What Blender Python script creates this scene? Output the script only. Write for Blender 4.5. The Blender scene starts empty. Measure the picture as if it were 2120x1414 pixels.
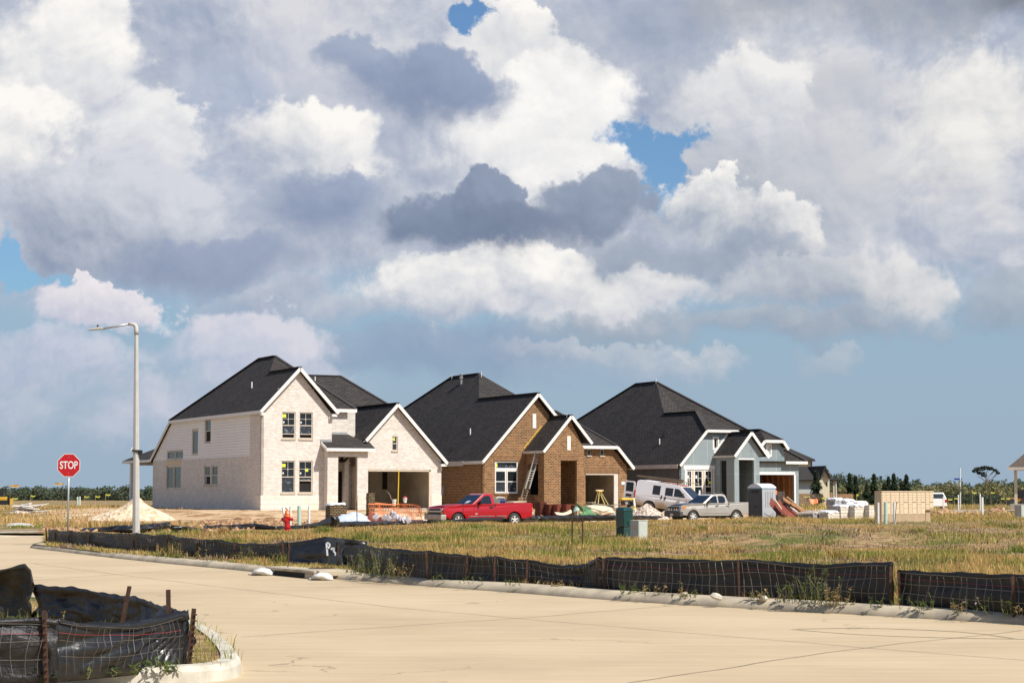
import bpy, bmesh, math, random
import numpy as np
from mathutils import Vector, Matrix
from mathutils.geometry import tessellate_polygon
R = math.radians
SC = bpy.context.scene
COL = SC.collection
random.seed(7)
RNG = np.random.default_rng(11)

# ---------------------------------------------------------------- camera
FPX, CX, CY, EYE = 4000.0, 1060.0, 707.0, 1.7
PITCH = math.atan(313 / FPX)
cp, sp = math.cos(PITCH), math.sin(PITCH)
cam_d = bpy.data.cameras.new('camera'); cam = bpy.data.objects.new('camera', cam_d); COL.objects.link(cam)
cam_d.sensor_width = 36; cam_d.lens = 36 * FPX / 2120; cam_d.clip_end = 20000; cam_d.clip_start = 0.5
cam.location = (0, 0, EYE); cam.rotation_euler = (math.pi / 2 + PITCH, 0, 0)
SC.camera = cam

def _ray(x, y):
    u = (x - CX) / FPX; v = (CY - y) / FPX
    return (u, cp - v * sp, sp + v * cp)
def gr(x, y, z=0.0):            # survey: where the sight line to a photo point meets height z
    r = _ray(x, y); t = (z - EYE) / r[2]
    return Vector((r[0] * t, r[1] * t, z))
def at(x, y, Y):                # survey: the point at distance Y along that sight line
    r = _ray(x, y); t = Y / r[1]
    return Vector((r[0] * t, Y, EYE + r[2] * t))
def bear(x, Y):                 # x coordinate of a bearing at distance Y
    return (x - CX) / FPX * Y / cp * (1.0)

# ---------------------------------------------------------------- node helper
class NT:
    def __init__(s, tree):
        s.t = tree; s.n = tree.nodes; s.l = tree.links
    def new(s, typ, **kw):
        nd = s.n.new(typ)
        for k, v in kw.items(): setattr(nd, k, v)
        return nd
    def put(s, sock, v):
        if isinstance(v, bpy.types.NodeSocket): s.l.new(v, sock)
        elif v is not None: sock.default_value = v
    def math(s, op, a, b=None, c=None, clamp=False):
        nd = s.new('ShaderNodeMath', operation=op, use_clamp=clamp)
        s.put(nd.inputs[0], a)
        if b is not None: s.put(nd.inputs[1], b)
        if c is not None: s.put(nd.inputs[2], c)
        return nd.outputs[0]
    def vmath(s, op, a, b=None, c=None):
        nd = s.new('ShaderNodeVectorMath', operation=op)
        s.put(nd.inputs[0], a)
        if b is not None: s.put(nd.inputs[1], b)
        if c is not None: s.put(nd.inputs[2], c)
        return nd.outputs['Value'] if op in ('DOT_PRODUCT', 'LENGTH', 'DISTANCE') else nd.outputs[0]
    def mix(s, f, a, b, mode='MIX'):
        nd = s.new('ShaderNodeMix', data_type='RGBA', blend_type=mode)
        s.put(nd.inputs[0], f); s.put(nd.inputs[6], a); s.put(nd.inputs[7], b)
        return nd.outputs[2]
    def ramp(s, f, stops, interp='LINEAR'):
        nd = s.new('ShaderNodeValToRGB'); cr = nd.color_ramp; cr.interpolation = interp
        while len(cr.elements) < len(stops): cr.elements.new(0.5)
        for e, (p, c) in zip(cr.elements, stops):
            e.position = p; e.color = (*c, 1) if len(c) == 3 else c
        s.put(nd.inputs[0], f); return nd.outputs[0]
    def noise(s, vec, scale, detail=4, rough=0.5, dist=0.0, out=0, dim='3D'):
        nd = s.new('ShaderNodeTexNoise', noise_dimensions=dim)
        if vec is not None: s.put(nd.inputs['Vector'], vec)
        nd.inputs['Scale'].default_value = scale; nd.inputs['Detail'].default_value = detail
        nd.inputs['Roughness'].default_value = rough; nd.inputs['Distortion'].default_value = dist
        return nd.outputs[out]
    def smooth(s, v, lo, hi, a=0.0, b=1.0):
        nd = s.new('ShaderNodeMapRange', interpolation_type='SMOOTHSTEP')
        s.put(nd.inputs[0], v); s.put(nd.inputs[1], lo); s.put(nd.inputs[2], hi)
        nd.inputs[3].default_value = a; nd.inputs[4].default_value = b
        return nd.outputs[0]
    def comb(s, x, y, z=0.0):
        nd = s.new('ShaderNodeCombineXYZ')
        for i, v in enumerate((x, y, z)): s.put(nd.inputs[i], v)
        return nd.outputs[0]
    def sep(s, v):
        nd = s.new('ShaderNodeSeparateXYZ'); s.put(nd.inputs[0], v); return nd.outputs

def lin(r, g, b):
    f = lambda c: (c / 255 / 12.92) if c / 255 <= 0.04045 else ((c / 255 + 0.055) / 1.055) ** 2.4
    return (f(r), f(g), f(b))
def lin4(r, g, b): return (*lin(r, g, b), 1)

# ---------------------------------------------------------------- sun and sky
SUN_EL = R(50)
SUN_AZ = R(-37)                                # angle in the ground plane from +x
sun_dir = Vector((math.cos(SUN_EL) * math.cos(SUN_AZ), math.cos(SUN_EL) * math.sin(SUN_AZ), math.sin(SUN_EL)))
sl = bpy.data.lights.new('sun', 'SUN'); sl.energy = 5.0; sl.angle = R(0.55); sl.color = (1.0, 0.945, 0.865)
so = bpy.data.objects.new('sun', sl); COL.objects.link(so)
so.rotation_euler = (-sun_dir).to_track_quat('-Z', 'Y').to_euler()
so.location = (40, -30, 60)

def build_world():
    w = bpy.data.worlds.new('World'); SC.world = w; w.use_nodes = True
    w.cycles.sampling_method = 'MANUAL'; w.cycles.sample_map_resolution = 128
    t = NT(w.node_tree); t.n.clear()
    out = t.new('ShaderNodeOutputWorld'); bg = t.new('ShaderNodeBackground')
    t.l.new(bg.outputs[0], out.inputs[0])
    sky = t.new('ShaderNodeTexSky', sky_type='NISHITA'); sky.sun_disc = False
    sky.sun_elevation = SUN_EL
    sky.sun_rotation = math.pi / 2 - SUN_AZ      # clockwise from +y
    sky.air_density = 1.0; sky.dust_density = 1.2; sky.ozone_density = 1.6
    tc = t.new('ShaderNodeTexCoord')
    d = t.sep(tc.outputs['Generated'])
    # azimuth and elevation, in units of 0.25 rad: the sky's own coordinates
    az = t.math('MULTIPLY', t.math('ARCTAN2', d[0], d[1]), 4.0)
    el = t.math('MULTIPLY', t.math('ARCSINE', d[2]), 4.0)
    p = t.comb(az, el, 0.0)
    # ---- cloud noise group
    g = bpy.data.node_groups.new('cloud_noise', 'ShaderNodeTree')
    g.interface.new_socket('P', in_out='INPUT', socket_type='NodeSocketVector')
    g.interface.new_socket('Puff', in_out='OUTPUT', socket_type='NodeSocketFloat')
    g.interface.new_socket('Soft', in_out='OUTPUT', socket_type='NodeSocketFloat')
    q = NT(g); gi = q.new('NodeGroupInput'); go = q.new('NodeGroupOutput')
    P = gi.outputs[0]
    wv = q.noise(P, 2.6, 3, 0.5, out=1)
    wp = q.vmath('MULTIPLY_ADD', q.vmath('SUBTRACT', wv, (0.5, 0.5, 0.5)), (0.22, 0.16, 0.0), P)
    f1 = q.noise(wp, 3.2, 11, 0.56)
    vo = q.new('ShaderNodeTexVoronoi', feature='F1', distance='EUCLIDEAN')
    vo.inputs['Scale'].default_value = 7.5; vo.inputs['Detail'].default_value = 4.0
    vo.inputs['Roughness'].default_value = 0.55; vo.inputs['Lacunarity'].default_value = 2.3
    vo.normalize = True
    wv2 = q.noise(P, 14, 4, 0.6, out=1)
    wp2 = q.vmath('MULTIPLY_ADD', q.vmath('SUBTRACT', wv2, (0.5, 0.5, 0.5)), (0.07, 0.06, 0.0), wp)
    q.l.new(wp2, vo.inputs['Vector'])
    pf = q.math('SUBTRACT', 0.55, vo.outputs['Distance'])
    puff = q.math('ADD', q.math('MULTIPLY', q.math('SUBTRACT', f1, 0.5), 1.5), q.math('MULTIPLY', pf, 0.55))
    q.l.new(puff, go.inputs[0])
    q.l.new(q.math('SUBTRACT', q.noise(wp, 2.4, 7, 0.52), 0.5), go.inputs[1])
    def grp(vec):
        nd = t.new('ShaderNodeGroup'); nd.node_tree = g; t.put(nd.inputs[0], vec); return nd.outputs
    N0 = grp(p)
    N1 = grp(t.vmath('ADD', p, (0.022, 0.040, 0.0)))
    wob = t.noise(p, 2.2, 2, 0.5, out=1)
    pw = t.vmath('MULTIPLY_ADD', t.vmath('SUBTRACT', wob, (0.5, 0.5, 0.5)), (0.20, 0.13, 0.0), p)
    wo2 = t.noise(p, 7.0, 9, 0.62, out=1)
    pw = t.vmath('MULTIPLY_ADD', t.vmath('SUBTRACT', wo2, (0.5, 0.5, 0.5)), (0.24, 0.17, 0.0), pw)
    def local(px, py, rx, ry):
        return t.vmath('MULTIPLY', t.vmath('SUBTRACT', pw, ((px - 1060) / 1000, (1020 - py) / 1000, 0.0)), (1000 / rx, 1000 / ry, 0.0))
    rel = t.math('SUBTRACT', N0[0], N1[0])
    N3 = grp(t.vmath('ADD', p, (0.008, 0.015, 0.0)))
    fine = t.math('ADD', t.math('MULTIPLY_ADD', rel, 1.25, t.math('MULTIPLY', N0[1], 1.0)), t.math('MULTIPLY', t.math('SUBTRACT', N0[0], N3[0]), 1.1))
    blue = t.mix(1.0, sky.outputs[0], (0.070, 0.094, 0.116, 1), 'MULTIPLY')
    air = t.smooth(el, 0.02, 0.95)
    base = t.mix(t.math('MULTIPLY', t.math('SUBTRACT', 1.0, air), 0.92), blue, lin4(157, 178, 198))
    # high thin deck behind everything
    deck = t.ramp(t.math('MULTIPLY_ADD', fine, 1.1, 0.5), [(0.0, lin(158, 168, 190)), (0.45, lin(184, 190, 204)), (0.8, lin(208, 210, 217)), (1.0, lin(228, 228, 230))])
    dk = t.smooth(t.math('ADD', el, t.math('MULTIPLY', N0[0], 0.16)), 0.36, 0.50)
    brk = t.math('SUBTRACT', 1.0, t.math('MULTIPLY', t.smooth(el, 1.15, 1.7), t.smooth(t.noise(tc.outputs['Generated'], 2.2, 5, 0.6), 0.34, 0.5)))   # overhead cover, out of view, broken up to lower the ambient light
    cur = t.mix(t.math('MULTIPLY', t.math('MULTIPLY', dk, 0.95), brk), base, deck)
    def lump(cur, px, py, rx, ry, top, bot, soft=0.25, amp=0.8, op=1.0, tex=1.0):
        q = local(px, py, rx, ry)
        r2 = t.vmath('DOT_PRODUCT', q, q)
        d = t.math('SUBTRACT', t.math('MULTIPLY_ADD', N0[0], amp * 2.15, 1.0), r2)
        gq = t.vmath('DOT_PRODUCT', q, (0.18, 0.42, 0.0))
        m = t.smooth(d, 0.0, t.math('MAXIMUM', t.math('MULTIPLY_ADD', gq, -1.9 * soft, 1.45 * soft), 0.16))      # firm tops, frayed bases
        gg = t.math('ADD', t.math('MULTIPLY_ADD', gq, 1.0, 0.5), t.math('MULTIPLY', fine, tex), clamp=True)
        c = t.mix(gg, lin4(*bot), lin4(*top))
        return t.mix(t.math('MULTIPLY', m, op) if op < 1 else m, cur, c)
    for L in CLOUDS_FAR: cur = lump(cur, *L)
    # clear gaps
    G = None
    for (px, py, rx, ry, a) in CLOUD_GAPS:
        q = local(px, py, rx, ry)
        e = t.math('MULTIPLY', t.math('EXPONENT', t.math('MULTIPLY', t.vmath('DOT_PRODUCT', q, q), -1.0)), a)
        G = e if G is None else t.math('ADD', G, e)
    gap = t.smooth(t.math('MULTIPLY_ADD', N0[0], -0.9, t.math('ADD', G, -0.40)), -0.05, 0.24)
    cur = t.mix(gap, cur, blue)
    for L in CLOUDS_NEAR: cur = lump(cur, *L)
    t.l.new(cur, bg.inputs[0]); bg.inputs[1].default_value = 0.83
W1 = (250, 247, 242); W2 = (238, 236, 234); G1 = (190, 196, 208); G2 = (160, 169, 188); D1 = (130, 143, 172); D2 = (108, 120, 148)
# photo-survey centre, half sizes, lit colour, shaded colour, edge softness, edge raggedness, opacity, texture
CLOUDS_FAR = [
    (640, 170, 200, 190, (216, 216, 221), (172, 181, 202), 1.1, 0.9), (430, 300, 120, 220, (178, 188, 208), (160, 172, 198), 1.0, 0.8, 0.8),
    (1680, 330, 400, 230, (220, 220, 222), (180, 186, 197), 1.0, 0.9), (1700, 400, 240, 130, (204, 206, 211), (178, 184, 196), 1.2, 0.9, 0.9), (1990, 340, 170, 240, (238, 236, 232), (192, 195, 204), 0.9, 0.9), (1760, 200, 150, 70, (196, 199, 206), (180, 185, 195), 1.2, 0.9, 0.8),
    (1540, 230, 150, 100, W2, G1, 0.7, 1.0), (1100, 290, 250, 170, (255, 252, 247), (222, 223, 227), 0.6, 0.9), (1010, 95, 120, 75, W1, (205, 208, 216), 0.4, 1.0), (900, 60, 150, 60, (222, 222, 226), (196, 201, 212), 0.9, 0.9),
    (580, 340, 190, 110, W1, G1, 0.8, 1.0), (140, 190, 180, 170, W1, (196, 201, 212), 0.7, 0.9), (300, 340, 120, 150, (236, 235, 235), (182, 190, 206), 0.6, 1.0), (50, 320, 120, 110, W1, (200, 204, 213), 0.7, 0.9),
    (1000, 600, 380, 75, W1, (178, 186, 202), 0.5, 0.9), (1320, 620, 200, 60, W2, (176, 184, 200), 0.6, 0.9),
    (230, 490, 230, 120, (210, 213, 221), (134, 148, 173), 0.7, 0.8, 1.0, 0.8), (430, 560, 230, 66, (160, 171, 194), (136, 150, 176), 0.9, 0.8, 1.0, 0.8), (620, 640, 230, 40, (188, 195, 208), (150, 163, 187), 0.9, 0.8),
]
CLOUD_GAPS = [(1330, 280, 95, 50, 1.0), (1385, 320, 60, 60, 0.7), (1370, 405, 50, 45, 0.95), (955, 72, 62, 24, 1.0), (1000, 40, 40, 18, 0.6), (185, 22, 70, 26, 0.75), (10, 560, 46, 110, 1.0), (410, 390, 36, 40, 0.5), (110, 590, 120, 28, 0.8), (360, 650, 40, 40, 0.6)]
CLOUDS_NEAR = [
    (1300, 90, 190, 110, (176, 184, 200), (148, 160, 182), 1.1, 0.8, 0.9, 0.8), (1850, 25, 480, 92, (160, 167, 177), (124, 131, 142), 1.3, 0.7, 1.0, 0.6), (2090, 20, 120, 70, (120, 124, 132), (96, 100, 108), 1.3, 0.5, 0.9, 0.4),
    (730, 140, 80, 45, (158, 171, 194), (140, 154, 181), 0.9, 1.1, 0.9, 0.8), (890, 195, 175, 78, (152, 165, 190), (128, 142, 170), 0.8, 1.0, 1.0, 0.8),
    (1450, 440, 115, 85, W1, (166, 176, 191), 0.4, 1.0), (1590, 500, 95, 70, W2, (160, 170, 186), 0.5, 1.0), (1400, 545, 195, 62, (176, 185, 199), (130, 144, 165), 0.7, 0.9, 1.0, 0.8),
    (640, 450, 170, 85, (160, 172, 196), (132, 146, 174), 0.9, 0.9, 0.95, 0.8),
    (1230, 430, 125, 88, (158, 169, 188), (120, 134, 158), 0.5, 0.9, 1.0, 0.8), (940, 465, 165, 78, (142, 155, 178), (115, 129, 154), 0.5, 0.8, 1.0, 0.8), (1000, 410, 85, 80, (148, 160, 182), (118, 132, 156), 0.35, 0.8, 1.0, 0.8), (1080, 490, 170, 62, (128, 141, 164), (112, 126, 151), 0.9, 0.6, 1.0, 0.8),
    (1640, 610, 320, 48, (203, 206, 211), (160, 170, 186), 0.9, 0.9, 0.9), (1870, 610, 120, 75, (226, 225, 225), (172, 181, 193), 0.7, 1.0), (2080, 640, 140, 60, (178, 188, 199), (150, 164, 181), 0.9, 0.8, 0.9),
    (1480, 682, 520, 34, (178, 186, 197), (142, 155, 174), 1.0, 0.7, 0.95, 0.8), (900, 735, 330, 66, (154, 170, 193), (128, 150, 180), 1.1, 0.7, 0.92, 0.9), (1180, 725, 240, 26, (196, 201, 210), (160, 173, 191), 1.1, 0.9, 0.8),
    (140, 830, 300, 110, (204, 205, 217), (160, 177, 202), 1.2, 1.1, 0.85), (470, 820, 280, 80, (202, 204, 217), (160, 177, 202), 1.2, 1.1, 0.75), (60, 900, 200, 50, (194, 199, 211), (158, 175, 198), 1.2, 1.1, 0.6),
    (230, 645, 145, 52, (240, 234, 235), (190, 194, 212), 0.4, 1.1), (520, 720, 200, 70, (218, 216, 225), (168, 182, 207), 0.8, 1.1, 0.9), (140, 760, 240, 70, (206, 209, 222), (164, 179, 204), 1.0, 1.1, 0.85), 
    (1470, 752, 110, 30, (204, 207, 213), (170, 182, 197), 0.9, 1.1, 0.8), (1700, 752, 70, 36, (184, 193, 203), (160, 176, 193), 1.1, 1.2, 0.7), (1250, 770, 260, 30, (170, 184, 201), (148, 168, 191), 1.1, 1.0, 0.6),
]
build_world()
SC.view_settings.view_transform = 'Standard'; SC.view_settings.look = 'None'; SC.view_settings.exposure = 0.30; SC.view_settings.gamma = 1
# ---------------------------------------------------------------- mesh helper
class MB:
    def __init__(s): s.v = []; s.f = []; s.mi = []; s.cur = 0
    def _add(s, vs, fs):
        o = len(s.v); s.v += [tuple(v) for v in vs]
        for f in fs: s.f.append([i + o for i in f]); s.mi.append(s.cur)
        return s
    def mat(s, i): s.cur = i; return s
    def box(s, x0, x1, y0, y1, z0, z1):
        vs = [(x, y, z) for z in (z0, z1) for y in (y0, y1) for x in (x0, x1)]
        return s._add(vs, [(0, 2, 3, 1), (4, 5, 7, 6), (0, 1, 5, 4), (2, 6, 7, 3), (0, 4, 6, 2), (1, 3, 7, 5)])
    def obox(s, c, ax, ay, az):          # centre and three half-axis vectors
        c = Vector(c); ax = Vector(ax); ay = Vector(ay); az = Vector(az)
        vs = [c + ax * x + ay * y + az * z for z in (-1, 1) for y in (-1, 1) for x in (-1, 1)]
        return s._add(vs, [(0, 2, 3, 1), (4, 5, 7, 6), (0, 1, 5, 4), (2, 6, 7, 3), (0, 4, 6, 2), (1, 3, 7, 5)])
    def bar(s, a, b, w, h=None, up=(0, 0, 1)):
        a = Vector(a); b = Vector(b); d = b - a; L = d.length
        if L < 1e-6: return s
        d.normalize(); up = Vector(up)
        if abs(d.dot(up)) > 0.99: up = Vector((1, 0, 0))
        x = d.cross(up).normalized(); y = x.cross(d)
        h = w if h is None else h
        return s.obox((a + b) / 2, d * L / 2, x * w / 2, y * h / 2)
    def poly(s, pts, th=None, n=None, holes=()):
        """flat polygon (with holes); th gives it thickness away from its normal n"""
        pts = [Vector(p) for p in pts]; holes = [[Vector(p) for p in h] for h in holes]
        loops = [pts] + holes; allp = [p for l in loops for p in l]
        if len(pts) <= 4 and not holes and len(pts) == 3: tris = [(0, 1, 2)]
        elif len(pts) == 4 and not holes: tris = [(0, 1, 2, 3)]
        else: tris = tessellate_polygon(loops)
        # orient to n
        nn = Vector((0, 0, 0))
        for i in range(len(pts)): nn += pts[i].cross(pts[(i + 1) % len(pts)])
        nn.normalize(); n = nn if n is None else Vector(n).normalized()
        def fix(t):
            a, b, c = (allp[t[0]], allp[t[1]], allp[t[2]])
            return t if (b - a).cross(c - a).dot(n) >= 0 else tuple(reversed(t))
        tris = [fix(tuple(t)) for t in tris]
        if not th: return s._add(allp, tris)
        N = len(allp); vs = allp + [p - n * th for p in allp]
        fs = list(tris) + [tuple(i + N for i in reversed(t)) for t in tris]
        o = 0
        for k, l in enumerate(loops):
            m = len(l); ln = Vector((0, 0, 0))
            for i in range(m): ln += l[i].cross(l[(i + 1) % m])
            ccw = (ln.dot(n) > 0) == (k == 0)
            for i in range(m):
                a, b = o + i, o + (i + 1) % m
                fs.append((a, a + N, b + N, b) if ccw else (b, b + N, a + N, a))
            o += m
        return s._add(vs, fs)
    def tube(s, path, r, n=8, caps=True):
        path = [Vector(p) for p in path]; rs = r if isinstance(r, (list, tuple)) else [r] * len(path)
        vs = []; up = Vector((0, 0, 1))
        for i, p in enumerate(path):
            d = (path[min(i + 1, len(path) - 1)] - path[max(i - 1, 0)]).normalized()
            x = d.cross(up)
            if x.length < 1e-3: x = d.cross(Vector((1, 0, 0)))
            x.normalize(); y = d.cross(x)
            for k in range(n):
                a = 2 * math.pi * k / n
                vs.append(p + (x * math.cos(a) + y * math.sin(a)) * rs[i])
        fs = []
        for i in range(len(path) - 1):
            for k in range(n):
                a = i * n + k; b = i * n + (k + 1) % n
                fs.append((a, a + n, b + n, b))
        if caps: fs += [tuple(range(n)), tuple(reversed(range((len(path) - 1) * n, len(path) * n)))]
        return s._add(vs, fs)
    def lathe(s, prof, c=(0, 0, 0), n=20, axis='z'):
        vs = []
        for (r, h) in prof:
            for k in range(n):
                a = 2 * math.pi * k / n
                q = (r * math.cos(a), r * math.sin(a), h)
                if axis == 'y': q = (q[0], h, q[1])
                if axis == 'x': q = (h, q[0], q[1])
                vs.append((q[0] + c[0], q[1] + c[1], q[2] + c[2]))
        fs = []
        for i in range(len(prof) - 1):
            for k in range(n):
                a = i * n + k; b = i * n + (k + 1) % n
                fs.append((a, b, b + n, a + n))
        fs += [tuple(reversed(range(n))), tuple(range((len(prof) - 1) * n, len(prof) * n))]
        return s._add(vs, fs)
    def prism(s, pts, d):                # outline pts moved along d
        pts = [Vector(p) for p in pts]; d = Vector(d)
        return s.poly([p + d for p in pts], th=d.length, n=d)
    def grid(s, rows):
        m = len(rows[0]); vs = [p for r in rows for p in r]
        fs = [(i * m + j, i * m + j + 1, (i + 1) * m + j + 1, (i + 1) * m + j) for i in range(len(rows) - 1) for j in range(m - 1)]
        return s._add(vs, fs)
    def build(s, name, mat, parent=None, smooth=False, uv=True, bevel=0, solid=0, recalc=False, loc=None):
        me = bpy.data.meshes.new(name); me.from_pydata(s.v, [], s.f); me.update()
        mats = mat if isinstance(mat, (list, tuple)) else [mat]
        for m in mats: me.materials.append(m)
        if len(mats) > 1: me.polygons.foreach_set('material_index', s.mi)
        if recalc:
            b = bmesh.new(); b.from_mesh(me); bmesh.ops.recalc_face_normals(b, faces=b.faces); b.to_mesh(me); b.free()
        if uv: auto_uv(me)
        if smooth: me.polygons.foreach_set('use_smooth', [True] * len(me.polygons))
        o = bpy.data.objects.new(name, me); COL.objects.link(o)
        if parent: o.parent = parent
        if loc is not None: o.location = loc
        if solid:
            m = o.modifiers.new('solid', 'SOLIDIFY'); m.thickness = solid; m.offset = 0
        if bevel:
            m = o.modifiers.new('bevel', 'BEVEL'); m.width = bevel; m.segments = 2; m.limit_method = 'ANGLE'; m.angle_limit = R(35); m.harden_normals = False
        return o

def auto_uv(me):                         # metres along each face's own level line and slope line
    uvl = me.uv_layers.new(name='UVMap')
    data = np.zeros(len(me.loops) * 2, np.float32)
    co = np.empty(len(me.vertices) * 3, np.float32); me.vertices.foreach_get('co', co); co = co.reshape(-1, 3)
    lv = np.empty(len(me.loops), np.int32); me.loops.foreach_get('vertex_index', lv)
    pn = np.empty(len(me.polygons) * 3, np.float32); me.polygons.foreach_get('normal', pn); pn = pn.reshape(-1, 3)
    lt = np.empty(len(me.polygons), np.int32); me.polygons.foreach_get('loop_total', lt)
    nl = np.repeat(pn, lt, axis=0)
    h = np.hypot(nl[:, 0], nl[:, 1]); flat = h < 1e-3; hs = np.where(flat, 1, h)
    t = np.stack([np.where(flat, 1, -nl[:, 1] / hs), np.where(flat, 0, nl[:, 0] / hs), np.zeros_like(h)], 1)
    b = np.cross(nl, t); P = co[lv]
    data[0::2] = (P * t).sum(1); data[1::2] = (P * b).sum(1)
    uvl.data.foreach_set('uv', data)

def tag(o, label=None, cat=None, group=None, kind=None):
    if label: o['label'] = label
    if cat: o['category'] = cat
    if group: o['group'] = group
    if kind: o['kind'] = kind
    return o
def empty(name, loc=(0, 0, 0), rz=0.0, label=None, cat=None, group=None):
    o = bpy.data.objects.new(name, None); COL.objects.link(o); o.location = loc; o.rotation_euler = (0, 0, rz); o.empty_display_size = 0.2
    return tag(o, label, cat, group)
KIDS = {}
def copy_tree(o, parent=None):
    c = o.copy(); COL.objects.link(c)
    if parent: c.parent = parent
    for ch in list(o.children): copy_tree(ch, c)
    return c

# ---------------------------------------------------------------- materials
def mat_new(name):
    m = bpy.data.materials.new(name); m.use_nodes = True
    t = NT(m.node_tree); b = t.n['Principled BSDF']
    return m, t, b
def bump(t, b, h, strength=0.3, dist=0.02):
    nd = t.new('ShaderNodeBump'); nd.inputs['Strength'].default_value = strength; nd.inputs['Distance'].default_value = dist
    t.l.new(h, nd.inputs['Height']); t.l.new(nd.outputs[0], b.inputs['Normal'])
def plain(name, c, rough=0.6, metal=0.0, var=0.12, scale=6.0, coat=0.0, spec=0.5, bmp=0.0, dirt=None):
    """one colour with mottling; dirt = (colour, amount): a film of dust with its own shape"""
    m, t, b = mat_new(name)
    tc = t.new('ShaderNodeTexCoord').outputs['Object']
    n = t.noise(tc, scale, 6, 0.6)
    f = t.smooth(n, 0.25, 0.75)
    lo = tuple(max(0, x * (1 - var)) for x in c); hi = tuple(min(1, x * (1 + var)) for x in c)
    col = t.mix(f, (*lo, 1), (*hi, 1))
    if dirt:
        n2 = t.noise(tc, scale * 0.35, 8, 0.65)
        col = t.mix(t.smooth(n2, 0.62 - dirt[1] * 0.4, 0.85 - dirt[1] * 0.3), col, (*dirt[0], 1))
    t.l.new(col, b.inputs['Base Color'])
    b.inputs['Roughness'].default_value = rough; b.inputs['Metallic'].default_value = metal
    b.inputs['Coat Weight'].default_value = coat; b.inputs['Specular IOR Level'].default_value = spec
    if bmp: bump(t, b, t.noise(tc, scale * 4, 5, 0.6), 0.5, bmp)
    return m
def brick(name, c1, c2, mortar, bw=0.21, rh=0.085, ms=0.012, var=0.25, stain=None, rough=0.85, off=0.5):
    m, t, b = mat_new(name)
    uv = t.new('ShaderNodeUVMap').outputs[0]
    nd = t.new('ShaderNodeTexBrick'); t.l.new(uv, nd.inputs['Vector'])
    nd.inputs['Color1'].default_value = (*c1, 1); nd.inputs['Color2'].default_value = (*c2, 1); nd.inputs['Mortar'].default_value = (*mortar, 1)
    nd.inputs['Scale'].default_value = 1.0; nd.inputs['Brick Width'].default_value = bw; nd.inputs['Row Height'].default_value = rh
    nd.inputs['Mortar Size'].default_value = ms; nd.inputs['Mortar Smooth'].default_value = 0.3; nd.inputs['Bias'].default_value = 0.0
    nd.offset = off
    n = t.noise(uv, 1.3, 6, 0.6); n2 = t.noise(uv, 22, 3, 0.7)
    k = t.math('ADD', t.math('MULTIPLY_ADD', n, var, 1 - var * 0.5), t.math('MULTIPLY_ADD', n2, var * 1.2, -var * 0.6))
    col = t.mix(1.0, nd.outputs['Color'], t.comb(k, k, k), 'MULTIPLY')
    if stain: col = t.mix(t.math('MULTIPLY', t.smooth(t.noise(uv, 0.5, 5, 0.6), 0.5, 0.75), 0.5), col, (*stain, 1))
    t.l.new(col, b.inputs['Base Color']); b.inputs['Roughness'].default_value = rough; b.inputs['Specular IOR Level'].default_value = 0.25
    bump(t, b, t.math('MULTIPLY_ADD', nd.outputs['Fac'], -1.0, t.math('MULTIPLY', n2, 0.5)), 0.6, 0.012)
    return m
def glass(name, c=(0.012, 0.016, 0.02), rough=0.06, film=0.0):
    m, t, b = mat_new(name)
    tc = t.new('ShaderNodeTexCoord').outputs['Object']
    n = t.noise(tc, 3.0, 6, 0.65, 1.2)
    col = (*c, 1)
    if film: col = t.mix(t.smooth(n, 0.62 - 0.2 * film, 0.72), (*c, 1), (0.32, 0.35, 0.38, 1))
    t.put(b.inputs['Base Color'], col)
    b.inputs['Roughness'].default_value = rough + 0.1 * film; b.inputs['Specular IOR Level'].default_value = 0.6
    bump(t, b, n, 0.15 + 0.4 * film, 0.02)
    return m
M = {}
M['brick_white'] = brick('white_brick', (0.71, 0.655, 0.595), (0.55, 0.49, 0.43), (0.71, 0.66, 0.59), 0.24, 0.10, 0.012, 0.20)
M['stone_white'] = brick('pale_stone_blocks', (0.73, 0.68, 0.60), (0.67, 0.61, 0.52), (0.50, 0.45, 0.38), 0.62, 0.30, 0.008, 0.12, (0.55, 0.45, 0.30))
M['siding'] = brick('white_lap_siding', (0.86, 0.84, 0.81), (0.83, 0.81, 0.78), (0.52, 0.50, 0.47), 3.6, 0.19, 0.013, 0.10)
M['brick_tan'] = brick('tan_brown_brick', (0.295, 0.135, 0.048), (0.120, 0.050, 0.019), (0.37, 0.275, 0.165), 0.26, 0.115, 0.017, 0.4)
M['brick_sold'] = brick('soldier_course_brick', (0.25, 0.122, 0.05), (0.14, 0.065, 0.026), (0.33, 0.245, 0.15), 0.085, 0.34, 0.012, 0.35, off=0.0)
M['shingle'] = brick('charcoal_shingles', (0.060, 0.051, 0.045), (0.036, 0.031, 0.028), (0.009, 0.008, 0.008), 0.42, 0.20, 0.026, 0.5, (0.055, 0.046, 0.038))
M['roof_far'] = brick('dark_brown_shingles', (0.05, 0.042, 0.038), (0.035, 0.03, 0.028), (0.02, 0.02, 0.02), 0.4, 0.16, 0.015, 0.3)
M['trim'] = plain('white_trim_paint', (0.74, 0.715, 0.67), 0.5, var=0.05)
M['fascia_raw'] = plain('primed_fascia_board', (0.60, 0.56, 0.50), 0.7, var=0.10, scale=2)
M['soffit'] = plain('soffit_board', (0.52, 0.47, 0.40), 0.8, var=0.1, scale=2)
M['winframe'] = plain('almond_window_frame', (0.55, 0.48, 0.39), 0.5, var=0.06)
M['winwhite'] = plain('white_window_frame', (0.78, 0.76, 0.72), 0.45, var=0.05)
M['sill'] = plain('stone_window_sill', (0.52, 0.44, 0.34), 0.8, var=0.12)
M['glass'] = glass('dark_window_glass', film=0.0)
M['glass_film'] = glass('window_glass_with_plastic_film', (0.03, 0.036, 0.045), film=0.55)
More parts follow.
